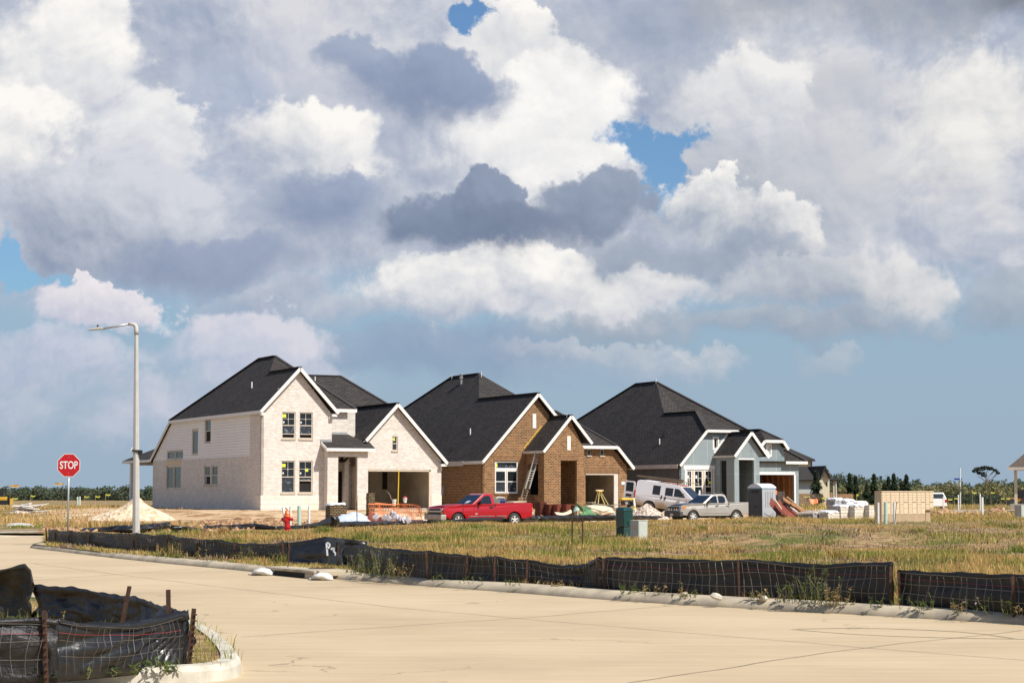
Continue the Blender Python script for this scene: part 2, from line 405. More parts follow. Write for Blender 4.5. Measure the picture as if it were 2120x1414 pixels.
M['glass_green'] = plain('green_tinted_film_window', (0.075, 0.115, 0.105), 0.25, var=0.25, scale=2.5)
M['void'] = plain('painted_dark_interior', (0.012, 0.010, 0.009), 0.9)  # near-black colour paints the darkness inside openings
M['drywall'] = plain('drywall_board', (0.62, 0.54, 0.42), 0.9, var=0.22, scale=0.7)
M['framing'] = plain('pine_framing', (0.42, 0.20, 0.08), 0.85, var=0.35, scale=1.5)
M['osb'] = plain('osb_board', (0.30, 0.125, 0.045), 0.85, var=0.35, scale=9)
M['yellow'] = plain('yellow_paint', (0.75, 0.50, 0.03), 0.5)
M['lime'] = plain('lime_sticker', (0.62, 0.70, 0.06), 0.6)
M['pink'] = plain('red_rag_cloth', (0.50, 0.05, 0.09), 0.8); M['ladder_pale'] = plain('pale_ladder_metal', (0.44, 0.42, 0.37), 0.5, 0.3); M['saw_yellow'] = plain('pale_yellow_paint', (0.66, 0.55, 0.22), 0.6)
M['green_plate'] = plain('green_sheet', (0.05, 0.30, 0.08), 0.6)  # plain opaque green for a box in a garage back wall
M['sticker'] = plain('white_sticker', (0.7, 0.7, 0.68), 0.6)
M['concrete'] = plain('slab_concrete', (0.40, 0.36, 0.30), 0.9, var=0.18, scale=2, bmp=0.01)
def mat_sheath():
    m, t, b = mat_new('grey_wall_sheathing')
    tc = t.new('ShaderNodeTexCoord').outputs['Object']; uv = t.new('ShaderNodeUVMap').outputs[0]
    n = t.noise(tc, 0.9, 6, 0.6); n2 = t.noise(tc, 2.4, 2, 0.5)
    nd = t.new('ShaderNodeTexBrick'); t.l.new(uv, nd.inputs['Vector'])
    nd.inputs['Color1'].default_value = (0.255, 0.305, 0.315, 1); nd.inputs['Color2'].default_value = (0.215, 0.262, 0.272, 1); nd.inputs['Mortar'].default_value = (0.46, 0.48, 0.48, 1)
    nd.inputs['Scale'].default_value = 1; nd.inputs['Brick Width'].default_value = 1.22; nd.inputs['Row Height'].default_value = 2.44; nd.inputs['Mortar Size'].default_value = 0.012; nd.offset = 0
    k = t.math('MULTIPLY_ADD', n, 0.3, 0.85)
    col = t.mix(1.0, nd.outputs[0], t.comb(k, k, k), 'MULTIPLY')
    sp_ = t.smooth(t.noise(tc, 1.7, 7, 0.72), 0.585, 0.64)
    col = t.mix(t.math('MULTIPLY', sp_, 0.62), col, (0.10, 0.16, 0.18, 1))
    t.l.new(col, b.inputs['Base Color']); b.inputs['Roughness'].default_value = 0.75
    return m
M['sheath'] = mat_sheath()
M['tape'] = plain('white_flashing_tape', (0.74, 0.73, 0.71), 0.6, var=0.1)
M['black_fabric'] = None
def mat_fabric(name, c, rough, tint=None):
    m, t, b = mat_new(name)
    tc = t.new('ShaderNodeTexCoord').outputs['Object']; uv = t.new('ShaderNodeUVMap').outputs[0]
    n = t.noise(tc, 2.2, 7, 0.62, 0.8); n2 = t.noise(tc, 30, 3, 0.6)
    col = t.mix(t.smooth(n, 0.42, 0.72), (*c, 1), (*(tint or (0.020, 0.016, 0.0135)), 1))
    nd = t.math('MULTIPLY', t.smooth(t.noise(tc, 0.9, 8, 0.7), 0.58, 0.85), 0.30)
    col = t.mix(nd, col, (0.075, 0.060, 0.045, 1))
    t.l.new(col, b.inputs['Base Color'])
    b.inputs['Roughness'].default_value = rough; b.inputs['Specular IOR Level'].default_value = 0.5
    bump(t, b, t.math('ADD', t.noise(tc, 4.0 if rough < .4 else 7.0, 3 if rough < .4 else 5, 0.5, 1.0), t.math('MULTIPLY', n2, 0.05)), 0.35 if rough < .4 else 0.6, 0.05)
    return m
M['fabric'] = mat_fabric('black_silt_fabric', (0.0085, 0.0085, 0.0095), 0.52)
M['fabric_shiny'] = mat_fabric('shiny_black_plastic', (0.013, 0.013, 0.014), 0.33, (0.02, 0.019, 0.018))
M['fabric_olive'] = mat_fabric('painted_sunlit_olive_fabric', (0.020, 0.018, 0.011), 0.55, (0.05, 0.042, 0.022))  # olive tint paints sun shining through the black fabric
M['wire'] = plain('galvanized_wire', (0.22, 0.195, 0.165), 0.5, 0.4, var=0.2)
M['wire_dark'] = plain('dull_wire', (0.16, 0.14, 0.12), 0.6, 0.3, var=0.3)
M['rust'] = plain('rusty_steel', (0.075, 0.036, 0.022), 0.85, 0.2, var=0.4, scale=18, bmp=0.004)
M['steel'] = plain('galvanized_steel', (0.42, 0.42, 0.41), 0.45, 0.6, var=0.1)
M['pole'] = plain('pale_grey_concrete_pole', (0.47, 0.45, 0.41), 0.75, var=0.08, scale=3)
M['pvc'] = plain('white_plastic_pipe', (0.74, 0.72, 0.66), 0.45, var=0.06)
M['pvc_green'] = plain('pale_green_plastic_pipe', (0.42, 0.56, 0.47), 0.45, var=0.08)
M['black'] = plain('black_plastic', (0.014, 0.014, 0.015), 0.5)
M['rubber'] = plain('tyre_rubber', (0.03, 0.028, 0.026), 0.85, var=0.3, dirt=((0.12, 0.095, 0.07), 0.5))
M['chrome'] = plain('bright_metal', (0.62, 0.60, 0.56), 0.25, 0.9, var=0.1)
M['alloy'] = plain('silver_wheel_metal', (0.66, 0.64, 0.60), 0.45, 0.05, var=0.15)
M['carglass'] = glass('dark_car_glass', (0.010, 0.013, 0.017), 0.03)
M['lamp'] = plain('headlamp_lens', (0.62, 0.58, 0.50), 0.15, 0.0, var=0.1)
M['amber'] = plain('amber_lens', (0.75, 0.22, 0.02), 0.2)
M['redlens'] = plain('red_lens', (0.55, 0.015, 0.012), 0.2)
M['wood'] = plain('weathered_lumber', (0.46, 0.34, 0.21), 0.85, var=0.3, scale=7)
M['plank_pale'] = plain('pale_lumber', (0.62, 0.50, 0.34), 0.85, var=0.2, scale=7)
M['plywood_red'] = plain('red_stained_boards', (0.17, 0.032, 0.015), 0.8, var=0.4, scale=4)
M['tarp'] = plain('pale_blue_white_tarp', (0.50, 0.56, 0.65), 0.5, var=0.08, scale=3)
M['white_film'] = plain('white_shrink_wrap', (0.76, 0.76, 0.76), 0.35, var=0.12, scale=4)
M['clear_film'] = plain('grey_clear_plastic_wrap', (0.36, 0.36, 0.37), 0.22, var=0.35, scale=3)
M['orange'] = plain('orange_mesh_plastic', (0.85, 0.26, 0.10), 0.55, var=0.12)

M['sheath_dark'] = plain('dark_wall_sheathing', (0.105, 0.108, 0.11), 0.8, var=.15, scale=1.5)  # second, darker sheathing colour for one left side wall
# ---------------------------------------------------------------- terrain
HA = R(26.7)
HW = Vector((math.cos(HA), math.sin(HA), 0)); HD = Vector((-math.sin(HA), math.cos(HA), 0))
O1 = Vector((-16.465, 127.0, 0.6435))
def vnoise(x, y, sc, seed=0):            # value noise, vectorised
    x = np.asarray(x, float) / sc + seed * 17.31; y = np.asarray(y, float) / sc + seed * 5.77
    xi = np.floor(x).astype(np.int64); yi = np.floor(y).astype(np.int64); fx = x - xi; fy = y - yi
    fx = fx * fx * (3 - 2 * fx); fy = fy * fy * (3 - 2 * fy)
    def h(a, b):
        n = (a * 374761393 + b * 668265263 + seed * 1442695) & 0x7fffffff
        n = ((n ^ (n >> 13)) * 1274126177) & 0x7fffffff
        return ((n ^ (n >> 16)) & 0xffff) / 65535.0
    return (h(xi, yi) * (1 - fx) + h(xi + 1, yi) * fx) * (1 - fy) + (h(xi, yi + 1) * (1 - fx) + h(xi + 1, yi + 1) * fx) * fy
def fbm(x, y, sc, seed=0, o=4):
    s = 0; a = 1; tot = 0
    for k in range(o): s = s + a * vnoise(x, y, sc / 2 ** k, seed + k * 3); tot += a; a *= 0.5
    return s / tot
def sstep(a, b, x): t = np.clip((x - a) / (b - a), 0, 1); return t * t * (3 - 2 * t)
# far edge of the grass: the line of the second silt fence
EDGE = [(104, 76), (300, 74), (400, 76), (500, 80), (560, 82), (640, 84), (760, 90), (900, 100), (1000, 104), (1100, 109), (1200, 113), (1380, 118), (1600, 122), (1900, 125), (2150, 128), (2600, 132)]
EDGE_X = np.array([e[0] for e in EDGE]); EDGE_D = np.array([e[1] for e in EDGE])
def pxof(x, y): return CX + np.asarray(x) / np.maximum(y, 1) * FPX * cp
MOUNDS = [(6.1, 60, 2.4, 2.2, 0.20), (9.0, 59.5, 2.6, 2.0, 0.24), (11.9, 62, 2.8, 2.4, 0.30), (16.8, 59, 3.0, 2.0, 0.28), (19.8, 57, 1.8, 1.6, 0.2), (1.3, 66, 2.4, 1.8, 0.15), (4.2, 66, 1.6, 1.8, 0.12), (-13.6, 86, 3, 2, 0.12)]
def hgt(x, y, rough=True):
    x = np.asarray(x, float); y = np.asarray(y, float)
    q = (x - O1.x) * HD.x + (y - O1.y) * HD.y; w = (x - O1.x) * HW.x + (y - O1.y) * HW.y
    z = 0.125 + 0.0 * x
    pad = sstep(-13, -2.5, q) * (1 - sstep(34, 60, q)) * sstep(-13, -3, w) * (1 - sstep(46, 60, w))
    z = z + 0.44 * pad
    z = z - 0.0027 * np.clip(y - 150, 0, 1400)
    far = np.clip((y - 24) / 10, 0, 1)
    z = z + far * (fbm(x, y, 9, 1, 3) - 0.5) * 0.10 * (1 - pad)
    if rough: z = z + far * (fbm(x, y, 1.3, 4, 3) - 0.5) * 0.07
    z = z - 0.26 * np.exp(-((q + 22) / 6.5) ** 2) * sstep(-14, -2, w) * (1 - sstep(34, 44, w))     # back street
    for (mx, my, rx, ry, mh) in MOUNDS:
        e = np.exp(-((x - mx) / rx) ** 2 - ((y - my) / ry) ** 2)
        z = z + mh * e * (0.5 + fbm(x, y, 0.9, 9, 3))
    return z
def h1(x, y): return float(hgt(np.array([x]), np.array([y]))[0])
def gnd(px, Y, dz=0.0):                  # ground point on a bearing at distance Y
    x = bear(px, Y); return Vector((x, Y, h1(x, Y) + dz))

KERB_PX = [(62, 1133.5), (75, 1136.5), (112, 1140), (225, 1154), (350, 1167), (512, 1182), (566, 1189), (636, 1195), (689, 1197), (745, 1202), (900, 1215), (1057, 1226), (1180, 1236), (1362, 1249), (1453, 1255), (1640, 1264), (1850, 1277), (2120, 1292.5), (2500, 1314), (3100, 1350)]
KERB = [gr(x, y, 0) for x, y in KERB_PX]
def resample(P, step, closed=False):
    out = [P[0].copy()]
    for a, b in zip(P[:-1], P[1:]):
        n = max(1, int((b - a).length / step))
        for k in range(1, n + 1): out.append(a.lerp(b, k / n))
    return out
def smooth_path(P, it=3):
    for _ in range(it):
        P = [P[0]] + [(P[i - 1] + P[i] * 2 + P[i + 1]) / 4 for i in range(1, len(P) - 1)] + [P[-1]]
    return P
def sweep(path, prof, side=1.0):
    rows = []
    for i, p in enumerate(path):
        d = (path[min(i + 1, len(path) - 1)] - path[max(i - 1, 0)]); d.z = 0; d.normalize()
        n = Vector((-d.y, d.x, 0)) * side
        rows.append([p + n * s + Vector((0, 0, z)) for s, z in prof])
    return rows
KPROF = [(-0.001, -0.05), (0, 0.0), (0.03, 0.055), (0.09, 0.105), (0.18, 0.13), (0.30, 0.138), (0.46, 0.138), (0.47, -0.05)]

def mat_road():
    m, t, b = mat_new('tan_concrete_road')
    tc = t.new('ShaderNodeTexCoord').outputs['Object']
    mp = t.new('ShaderNodeMapping'); t.l.new(tc, mp.inputs[0]); mp.inputs['Rotation'].default_value = (0, 0, R(33)); mp.inputs['Scale'].default_value = (0.22, 2.2, 1)
    st = t.noise(mp.outputs[0], 1.6, 7, 0.66)
    n = t.noise(tc, 0.22, 6, 0.6); n2 = t.noise(tc, 60, 3, 0.7); n3 = t.noise(tc, 1.3, 7, 0.7)
    col = t.ramp(n, [(0.3, (0.41, 0.315, 0.198)), (0.5, (0.475, 0.368, 0.232)), (0.7, (0.52, 0.41, 0.265))])
    k = t.math('ADD', t.math('MULTIPLY_ADD', st, 0.42, 0.79), t.math('MULTIPLY_ADD', n2, 0.42, -0.21))
    col = t.mix(1.0, col, t.comb(k, k, k), 'MULTIPLY')
    col = t.mix(t.math('MULTIPLY', t.smooth(n3, 0.62, 0.80), 0.35), col, (0.27, 0.22, 0.155, 1))       # old damp stains
    vo = t.new('ShaderNodeTexVoronoi', feature='DISTANCE_TO_EDGE'); vo.inputs['Scale'].default_value = 0.16
    wv = t.noise(tc, 0.8, 5, 0.6, out=1)
    t.l.new(t.vmath('MULTIPLY_ADD', wv, (2.2, 2.2, 0), tc), vo.inputs['Vector'])
    cr = t.math('MULTIPLY', t.smooth(vo.outputs['Distance'], 0.0045, 0.0015), t.smooth(t.noise(tc, 0.35, 3, 0.5), 0.50, 0.60))
    col = t.mix(t.math('MULTIPLY', cr, 0.55), col, (0.16, 0.12, 0.08, 1))
    t.l.new(col, b.inputs['Base Color']); b.inputs['Roughness'].default_value = 0.82; b.inputs['Specular IOR Level'].default_value = 0.25
    bump(t, b, t.math('MULTIPLY_ADD', n2, 0.5, st), 0.25, 0.006)
    return m
M['road'] = mat_road()
M['kerb'] = plain('kerb_concrete', (0.47, 0.395, 0.28), 0.85, var=0.14, scale=3, bmp=0.006, dirt=((0.27, 0.23, 0.17), 0.45))
M['joint'] = plain('joint_sealant', (0.14, 0.115, 0.085), 0.9, var=0.3, scale=8)
M['skid'] = plain('faint_tyre_rubber_film', (0.335, 0.255, 0.16), 0.85, var=0.12, scale=5)

def mat_ground():
    m, t, b = mat_new('dry_ground')
    tc = t.new('ShaderNodeTexCoord').outputs['Object']
    at_ = t.new('ShaderNodeAttribute'); at_.attribute_name = 'dirt'; dirt = at_.outputs['Fac']
    n = t.noise(tc, 0.35, 7, 0.62); n2 = t.noise(tc, 3.0, 6, 0.7); n3 = t.noise(tc, 0.09, 5, 0.55)
    straw = t.ramp(n2, [(0.28, (0.11, 0.062, 0.033)), (0.44, (0.25, 0.155, 0.082)), (0.58, (0.37, 0.255, 0.135)), (0.75, (0.47, 0.35, 0.20))])
    green = t.ramp(n2, [(0.3, (0.05, 0.06, 0.018)), (0.6, (0.13, 0.145, 0.042)), (0.8, (0.22, 0.22, 0.07))])
    g = t.mix(t.smooth(t.math('ADD', n, t.math('MULTIPLY', n3, 0.3)), 0.62, 0.78), straw, green)
    n5 = t.noise(tc, 1.1, 8, 0.72)
    sand = t.ramp(t.math('MULTIPLY_ADD', n5, 0.6, t.math('MULTIPLY', n, 0.4)), [(0.36, (0.15, 0.075, 0.034)), (0.44, (0.34, 0.20, 0.10)), (0.50, (0.50, 0.345, 0.20)), (0.62, (0.64, 0.50, 0.34))])
    mk = t.smooth(t.math('ADD', dirt, t.math('MULTIPLY_ADD', n, 0.9, -0.45)), 0.35, 0.65)
    t.l.new(t.mix(mk, g, sand), b.inputs['Base Color']); b.inputs['Roughness'].default_value = 0.95; b.inputs['Specular IOR Level'].default_value = 0.1
    bump(t, b, n2, 1.0, 0.08)
    return m
M['ground'] = mat_ground()

def dirt_at(x, y):
    px = pxof(x, y); e = np.interp(px, EDGE_X, EDGE_D)
    q = (x - O1.x) * HD.x + (y - O1.y) * HD.y; w = (x - O1.x) * HW.x + (y - O1.y) * HW.y
    d = sstep(-2, 4, y - e) * sstep(-16, -6, w) * (1 - sstep(48, 62, w)) * (1 - sstep(14, 40, q))
    d = np.maximum(d, 0.8 * sstep(84, 96, y) * (1 - sstep(125, 150, y)) * (1 - sstep(-19, -12, x)) * sstep(-44, -20, x))
    d = np.maximum(d, 0.85 * np.exp(-((y - 150) / 22) ** 2) * sstep(20, 30, x))
    for (mx, my, rx, ry, mh) in MOUNDS[:5]: d = np.maximum(d, 0.0 * x)
    return d
def build_ground():
    # one sheet: columns fan out from the kerb, rows run on to the horizon
    kb = [(math.atan2(p.x, p.y), math.hypot(p.x, p.y)) for p in smooth_path(resample(KERB, 0.7), 2)]
    ka = np.array([k[0] for k in kb]); kr = np.array([k[1] for k in kb])
    a104 = math.atan2(bear(104, 1), 1)
    inner = np.linspace(a104, math.atan2(bear(2700, 1), 1), 330)
    left = np.concatenate([np.linspace(R(-88), math.atan2(bear(-500, 1), 1), 14)[:-1], np.linspace(math.atan2(bear(-500, 1), 1), a104 - 1e-4, 46)])
    right = np.linspace(inner[-1], R(88), 16)[1:]
    bear_a = np.concatenate([left, inner, right])
    r0 = np.where(bear_a < a104, 1.7 * FPX / (1110.5 - 1020) + 3.4, np.interp(bear_a, ka, kr) + 0.85)
    r0 = np.where(bear_a > inner[-1], np.interp(inner[-1], ka, kr) + 0.85, r0)
    NR = 170; t = np.linspace(0, 1, NR)
    Rr = r0[:, None] * (3600 / r0[:, None]) ** (t[None, :] ** 1.55)
    X = Rr * np.sin(bear_a)[:, None]; Y = Rr * np.cos(bear_a)[:, None]
    Z = hgt(X, Y)
    nC = len(bear_a)
    co = np.stack([X, Y, Z], -1).reshape(-1, 3)
    idx = np.arange(nC * NR).reshape(nC, NR)
    f = np.stack([idx[:-1, :-1], idx[1:, :-1], idx[1:, 1:], idx[:-1, 1:]], -1).reshape(-1, 4)[:, ::-1]
    me = bpy.data.meshes.new('ground'); me.vertices.add(len(co)); me.vertices.foreach_set('co', co.ravel())
    me.loops.add(f.size); me.polygons.add(len(f)); me.loops.foreach_set('vertex_index', f.ravel().astype(np.int32))
    me.polygons.foreach_set('loop_start', np.arange(0, f.size, 4, dtype=np.int32))
    me.update(); me.validate()
    a = me.attributes.new('dirt', 'FLOAT', 'POINT'); a.data.foreach_set('value', dirt_at(X, Y).ravel().astype(np.float32))
    me.polygons.foreach_set('use_smooth', [True] * len(f))
    me.materials.append(M['ground'])
    o = bpy.data.objects.new('ground', me); COL.objects.link(o); tag(o, kind='structure')
    mb = MB(); mb.poly([(-4000, -4000, -9), (4000, -4000, -9), (4000, 4000, -9), (-4000, 4000, -9)])
    # road sheet
    mb = MB(); mb.poly([(-160, -60, 0), (160, -60, 0), (160, 96, 0), (-160, 96, 0)])
    tag(mb.build('road', M['road']), kind='structure')
    kp = smooth_path(resample(KERB, 0.5), 3)
    mb = MB(); mb.grid(sweep(kp, KPROF)); tag(mb.build('kerb', M['kerb'], smooth=True), kind='structure')
    # nose of the corner, between kerb and fence
    mb = MB(); tip = [p for p in kp if p.y > 52]
    back = [gr(104, 1118, 0.125), gr(150, 1116, 0.125), gr(300, 1128, 0.125)]
    mb.poly([Vector((p.x, p.y + 0.2, 0.125)) for p in tip] + [gr(300, 1124, 0.125), gr(104, 1116, 0.125), gr(66, 1126, 0.125)])
    tag(mb.build('verge', M['ground']), kind='structure')
    k2 = resample([gr(x, y, 0) for x, y in ((-700, 1123), (-300, 1117), (0, 1111.5), (104, 1110), (180, 1109))], 2)
    mb = MB(); mb.grid(sweep(k2, [(-0.001, -0.05), (0, 0.006), (0.8, 0.03), (1.6, 0.10), (2.2, 0.135), (5.0, 0.15), (5.02, -0.1)])); tag(mb.build('kerb', M['kerb'], smooth=True), kind='structure')
    # nearest corner: grass behind a wrapped kerb
    CPX = [(-420, 1462), (-160, 1438), (0, 1428), (200, 1421), (420, 1414), (478, 1411), (500, 1402), (502, 1388), (490, 1368), (462, 1340), (425, 1316), (370, 1298), (290, 1283), (180, 1266), (60, 1252), (-120, 1236), (-420, 1214)]
    cc_ = [gr(x, y, 0) for x, y in CPX]; cc_ = [cc_[0] + (cc_[0] - cc_[1]).normalized() * 26] + cc_ + [cc_[-1] + (cc_[-1] - cc_[-2]).normalized() * 26]
    cpth = smooth_path(resample(cc_, 0.25), 2)
    CP2 = [(0, 0.0), (0.012, 0.10), (0.05, 0.15), (0.20, 0.155), (0.22, 0.05)]
    mb = MB(); mb.grid(sweep(cpth, [(-0.001, -0.03)] + CP2)); tag(mb.build('kerb', M['kerb_near'], smooth=False), kind='structure')
    mb = MB()
    for i in range(0, len(cpth)):
        pass
    inner_p = [r[3] for r in sweep(cpth, CP2)]
    mb.poly([Vector((p.x, p.y, 0.135)) for p in inner_p])
    tag(mb.build('verge', M['ground']), kind='structure')
    # joints and old tyre arcs, 4 mm proud of the road
    mb = MB()
    def strip(pts, w, z=0.004, mi=0):
        P = smooth_path(resample([gr(x, y, 0) for x, y in pts], 0.4), 2); mb.mat(mi)
        for i, p in enumerate(P): p.x += 0.02 * math.sin(i * 1.7); p.y += 0.03 * math.sin(i * 0.9 + 1)
        mb.grid(sweep(P, [(-w / 2, z), (w / 2, z)]))
    strip([(60, 1165), (250, 1190), (500, 1220), (830, 1259), (1200, 1291), (1600, 1325), (2120, 1367), (2600, 1405)], 0.014)
    strip([(500, 1319), (700, 1304), (1060, 1281), (1390, 1254)], 0.016, 0.0045)
    strip([(-100, 1214), (200, 1192), (420, 1176)], 0.02, 0.005)
    strip([(1300, 1414), (1750, 1345), (2120, 1305)], 0.014, 0.0045)
    strip([(1650, 1302), (1720, 1299), (1850, 1300), (2000, 1307), (2080, 1318), (2110, 1323)], 0.05, 0.0035, 1)
    strip([(1640, 1303), (1700, 1310), (1850, 1317), (2000, 1321), (2200, 1324)], 0.05, 0.003, 1)
    tag(mb.build('road_joint', [M['joint'], M['skid']]), kind='structure')
    return kp, cpth
M['kerb_near'] = plain('pale_kerb_concrete', (0.52, 0.485, 0.40), 0.85, var=0.14, scale=5, bmp=0.006, dirt=((0.36, 0.31, 0.23), 0.4))
KP, CPTH = build_ground()

# ---------------------------------------------------------------- grass
def mat_grass():
    m, t, b = mat_new('grass_blades')
    at_ = t.new('ShaderNodeAttribute'); at_.attribute_name = 'Col'
    t.l.new(at_.outputs['Color'], b.inputs['Base Color']); b.inputs['Roughness'].default_value = 0.7; b.inputs['Specular IOR Level'].default_value = 0.15
    tr = t.new('ShaderNodeBsdfTranslucent'); t.l.new(at_.outputs['Color'], tr.inputs[0])
    mx = t.new('ShaderNodeMixShader'); mx.inputs[0].default_value = 0.35
    t.l.new(b.outputs[0], mx.inputs[1]); t.l.new(tr.outputs[0], mx.inputs[2])
    t.l.new(mx.outputs[0], t.n['Material Output'].inputs[0])
    return m
M['grass'] = mat_grass()
def blades(name, X, Y, Z, H, Wd, C, lean=0.5, mat=None, rng=RNG, curl=True):
    """one mesh of bent blades; every array has one row per blade"""
    n = len(X); a = rng.uniform(0, 2 * np.pi, n); la = rng.uniform(0, 2 * np.pi, n); ln = np.abs(rng.normal(0, lean, n)) * H
    dx = np.cos(a) * Wd / 2; dy = np.sin(a) * Wd / 2; lx = np.cos(la) * ln; ly = np.sin(la) * ln
    hz = np.sqrt(np.maximum(H ** 2 - ln ** 2 * 0.6, (0.35 * H) ** 2))
    V = np.zeros((n, 5, 3), np.float32)
    V[:, 0] = np.stack([X - dx, Y - dy, Z - 0.02], 1); V[:, 1] = np.stack([X + dx, Y + dy, Z - 0.02], 1)
    V[:, 2] = np.stack([X - dx * .8 + lx * .35, Y - dy * .8 + ly * .35, Z + hz * .58], 1); V[:, 3] = np.stack([X + dx * .8 + lx * .35, Y + dy * .8 + ly * .35, Z + hz * .58], 1)
    V[:, 4] = np.stack([X + lx, Y + ly, Z + hz], 1)
    b = (np.arange(n) * 5)[:, None]
    L = np.concatenate([b + [0, 1, 3, 2], b + [2, 3, 4]], 1).astype(np.int32)
    me = bpy.data.meshes.new(name); me.vertices.add(n * 5); me.vertices.foreach_set('co', V.ravel())
    me.loops.add(n * 7); me.polygons.add(n * 2); me.loops.foreach_set('vertex_index', L.ravel())
    ls = (np.arange(n) * 7)[:, None] + np.array([0, 4]); me.polygons.foreach_set('loop_start', ls.ravel().astype(np.int32))
    me.update()
    ca = me.color_attributes.new('Col', 'FLOAT_COLOR', 'POINT')
    cc = np.ones((n, 5, 4), np.float32); cc[:, :, :3] = C[:, None, :]
    ca.data.foreach_set('color', cc.ravel())
    me.materials.append(mat or M['grass'])
    o = bpy.data.objects.new(name, me); COL.objects.link(o); return o
DRY = np.array([[0.60, 0.41, 0.145], [0.53, 0.35, 0.115], [0.68, 0.50, 0.21], [0.38, 0.235, 0.082], [0.50, 0.29, 0.135]])
GRN = np.array([[0.185, 0.225, 0.043], [0.25, 0.28, 0.06], [0.13, 0.17, 0.034], [0.33, 0.32, 0.08]])
def grass_cols(X, Y, green, rng=RNG):
    n = len(X); isg = rng.random(n) < green
    c = np.where(isg[:, None], GRN[rng.integers(0, len(GRN), n)], DRY[rng.integers(0, len(DRY), n)])
    return c * rng.uniform(0.78, 1.32, n)[:, None]
def scatter_field():
    px, d = [], []
    N = 600000
    px = np.where(RNG.random(N) < .93, RNG.uniform(101, 2250, N), RNG.uniform(2250, 2820, N))
    u = RNG.random(N)
    kd = np.interp(px, [k[0] for k in KERB_PX], [4000 * 1.7 / (k[1] - 1020) for k in KERB_PX]) + 1.1
    ed = np.interp(px, EDGE_X, EDGE_D) - 0.3
    # even over the picture's height (1/d) mixed with even over distance
    d = np.where(RNG.random(N) < 0.72, 1 / (1 / kd + (1 / ed - 1 / kd) * u), kd + (ed - kd) * u ** 0.8)
    X = (px - CX) / FPX / cp * d; Y = d
    Z = hgt(X, Y)
    g = fbm(X, Y, 5.0, 21, 4); tall = fbm(X, Y, 6.5, 31, 4); bare = fbm(X, Y, 3.2, 41, 4)
    green = np.clip(sstep(0.52, 0.64, g) * 0.68 + 0.13, 0, 1) * (1 - 0.5 * sstep(0.78, 1.0, (d - kd) / (ed - kd)))
    mid = 0 * X
    for (mx, my, rx, ry, mh) in MOUNDS: mid = np.maximum(mid, np.exp(-((X - mx) / (rx * .9)) ** 2 - ((Y - my) / (ry * .9)) ** 2))
    H = (0.045 + 0.155 * sstep(0.44, 0.70, tall) + 0.20 * sstep(0.70, 1.0, (d - kd) / (ed - kd)) * sstep(1150, 1400, px)) * RNG.uniform(0.5, 1.35, N)
    H = np.where((px < 1000) & (d > ed - 10), H * .6, H)
    keep = (RNG.random(N) < 1.02 - 0.97 * sstep(0.45, 0.55, bare) * (1 - sstep(.72, .9, (d - kd) / (ed - kd)))) & (RNG.random(N) > mid * 1.1)
    # short by the kerb in front of the fence
    nearf = d - kd < 1.0; H = np.where(nearf, 0.04 + 0.10 * RNG.random(N), H)
    H = H * np.clip(0.75 + d / 300, 0, 1.1)
    Wd = 0.006 + d * 0.00014
    k = keep
    C = grass_cols(X, Y, np.where(nearf, 0.45, green))
    o = blades('grass', X[k], Y[k], Z[k], H[k], (Wd * RNG.uniform(.7, 1.5, N))[k], C[k], 0.62)
    tag(o, 'dry golden grass with green patches growing between the two silt fences', 'grass', kind='stuff')
    # taller clumps standing out of the sward
    nc = 170; pxc = RNG.uniform(300, 2230, nc); uc = RNG.random(nc); kc = np.interp(pxc, [k[0] for k in KERB_PX], [4000 * 1.7 / (k[1] - 1020) for k in KERB_PX]) + 2.5; ec = np.interp(pxc, EDGE_X, EDGE_D) - 2
    dc = 1 / (1 / kc + (1 / ec - 1 / kc) * uc); xc = (pxc - CX) / FPX / cp * dc; rc = RNG.uniform(.12, .55, nc); hc = RNG.uniform(.16, .38, nc); gc = RNG.random(nc) < .55
    ii = RNG.integers(0, nc, 30000); X = xc[ii] + RNG.normal(0, 1, 30000) * rc[ii]; Y = dc[ii] + RNG.normal(0, .6, 30000) * rc[ii]
    C = grass_cols(X, Y, np.where(gc[ii], .92, .05)) * RNG.uniform(.75, 1.05, nc)[ii][:, None]
    o = blades('grass_clumps', X, Y, hgt(X, Y), hc[ii] * RNG.uniform(.45, 1.1, 30000), 0.008 + Y * 0.00016, C, .55)
    tag(o, 'taller green and golden tufts dotted through the verge grass', 'grass', kind='stuff')
    # dead thatch on the bare patches and mounds
    N = 150000; px = RNG.uniform(104, 2250, N); u = RNG.random(N)
    kd = np.interp(px, [k[0] for k in KERB_PX], [4000 * 1.7 / (k[1] - 1020) for k in KERB_PX]) + 1.1; ed = np.interp(px, EDGE_X, EDGE_D) - 0.3
    d = 1 / (1 / kd + (1 / ed - 1 / kd) * u); X = (px - CX) / FPX / cp * d; Y = d
    mid = 0 * X
    for (mx, my, rx, ry, mh) in MOUNDS: mid = np.maximum(mid, np.exp(-((X - mx) / rx) ** 2 - ((Y - my) / ry) ** 2))
    k = (np.maximum(mid, sstep(0.45, 0.56, fbm(X, Y, 3.2, 41, 4))) > RNG.random(N) * 1.1) & (fbm(X, Y, .8, 47, 3) > .40)
    TH = np.array([[.30, .20, .13], [.40, .28, .18], [.20, .13, .085], [.46, .34, .22], [.14, .10, .06]])
    C = TH[RNG.integers(0, 5, N)] * RNG.uniform(.7, 1.2, N)[:, None]; C = np.where((fbm(X, Y, 2, 49, 3) > .60)[:, None], GRN[RNG.integers(0, 4, N)] * .7, C)
    o = blades('dead_grass', X[k], Y[k], hgt(X, Y)[k], (0.03 + 0.13 * RNG.random(N) ** 2)[k], (0.012 + d * 0.0003)[k], C[k], 1.1)
    tag(o, 'flattened brown dead grass on the bare mounds of the verge', 'grass', kind='stuff')
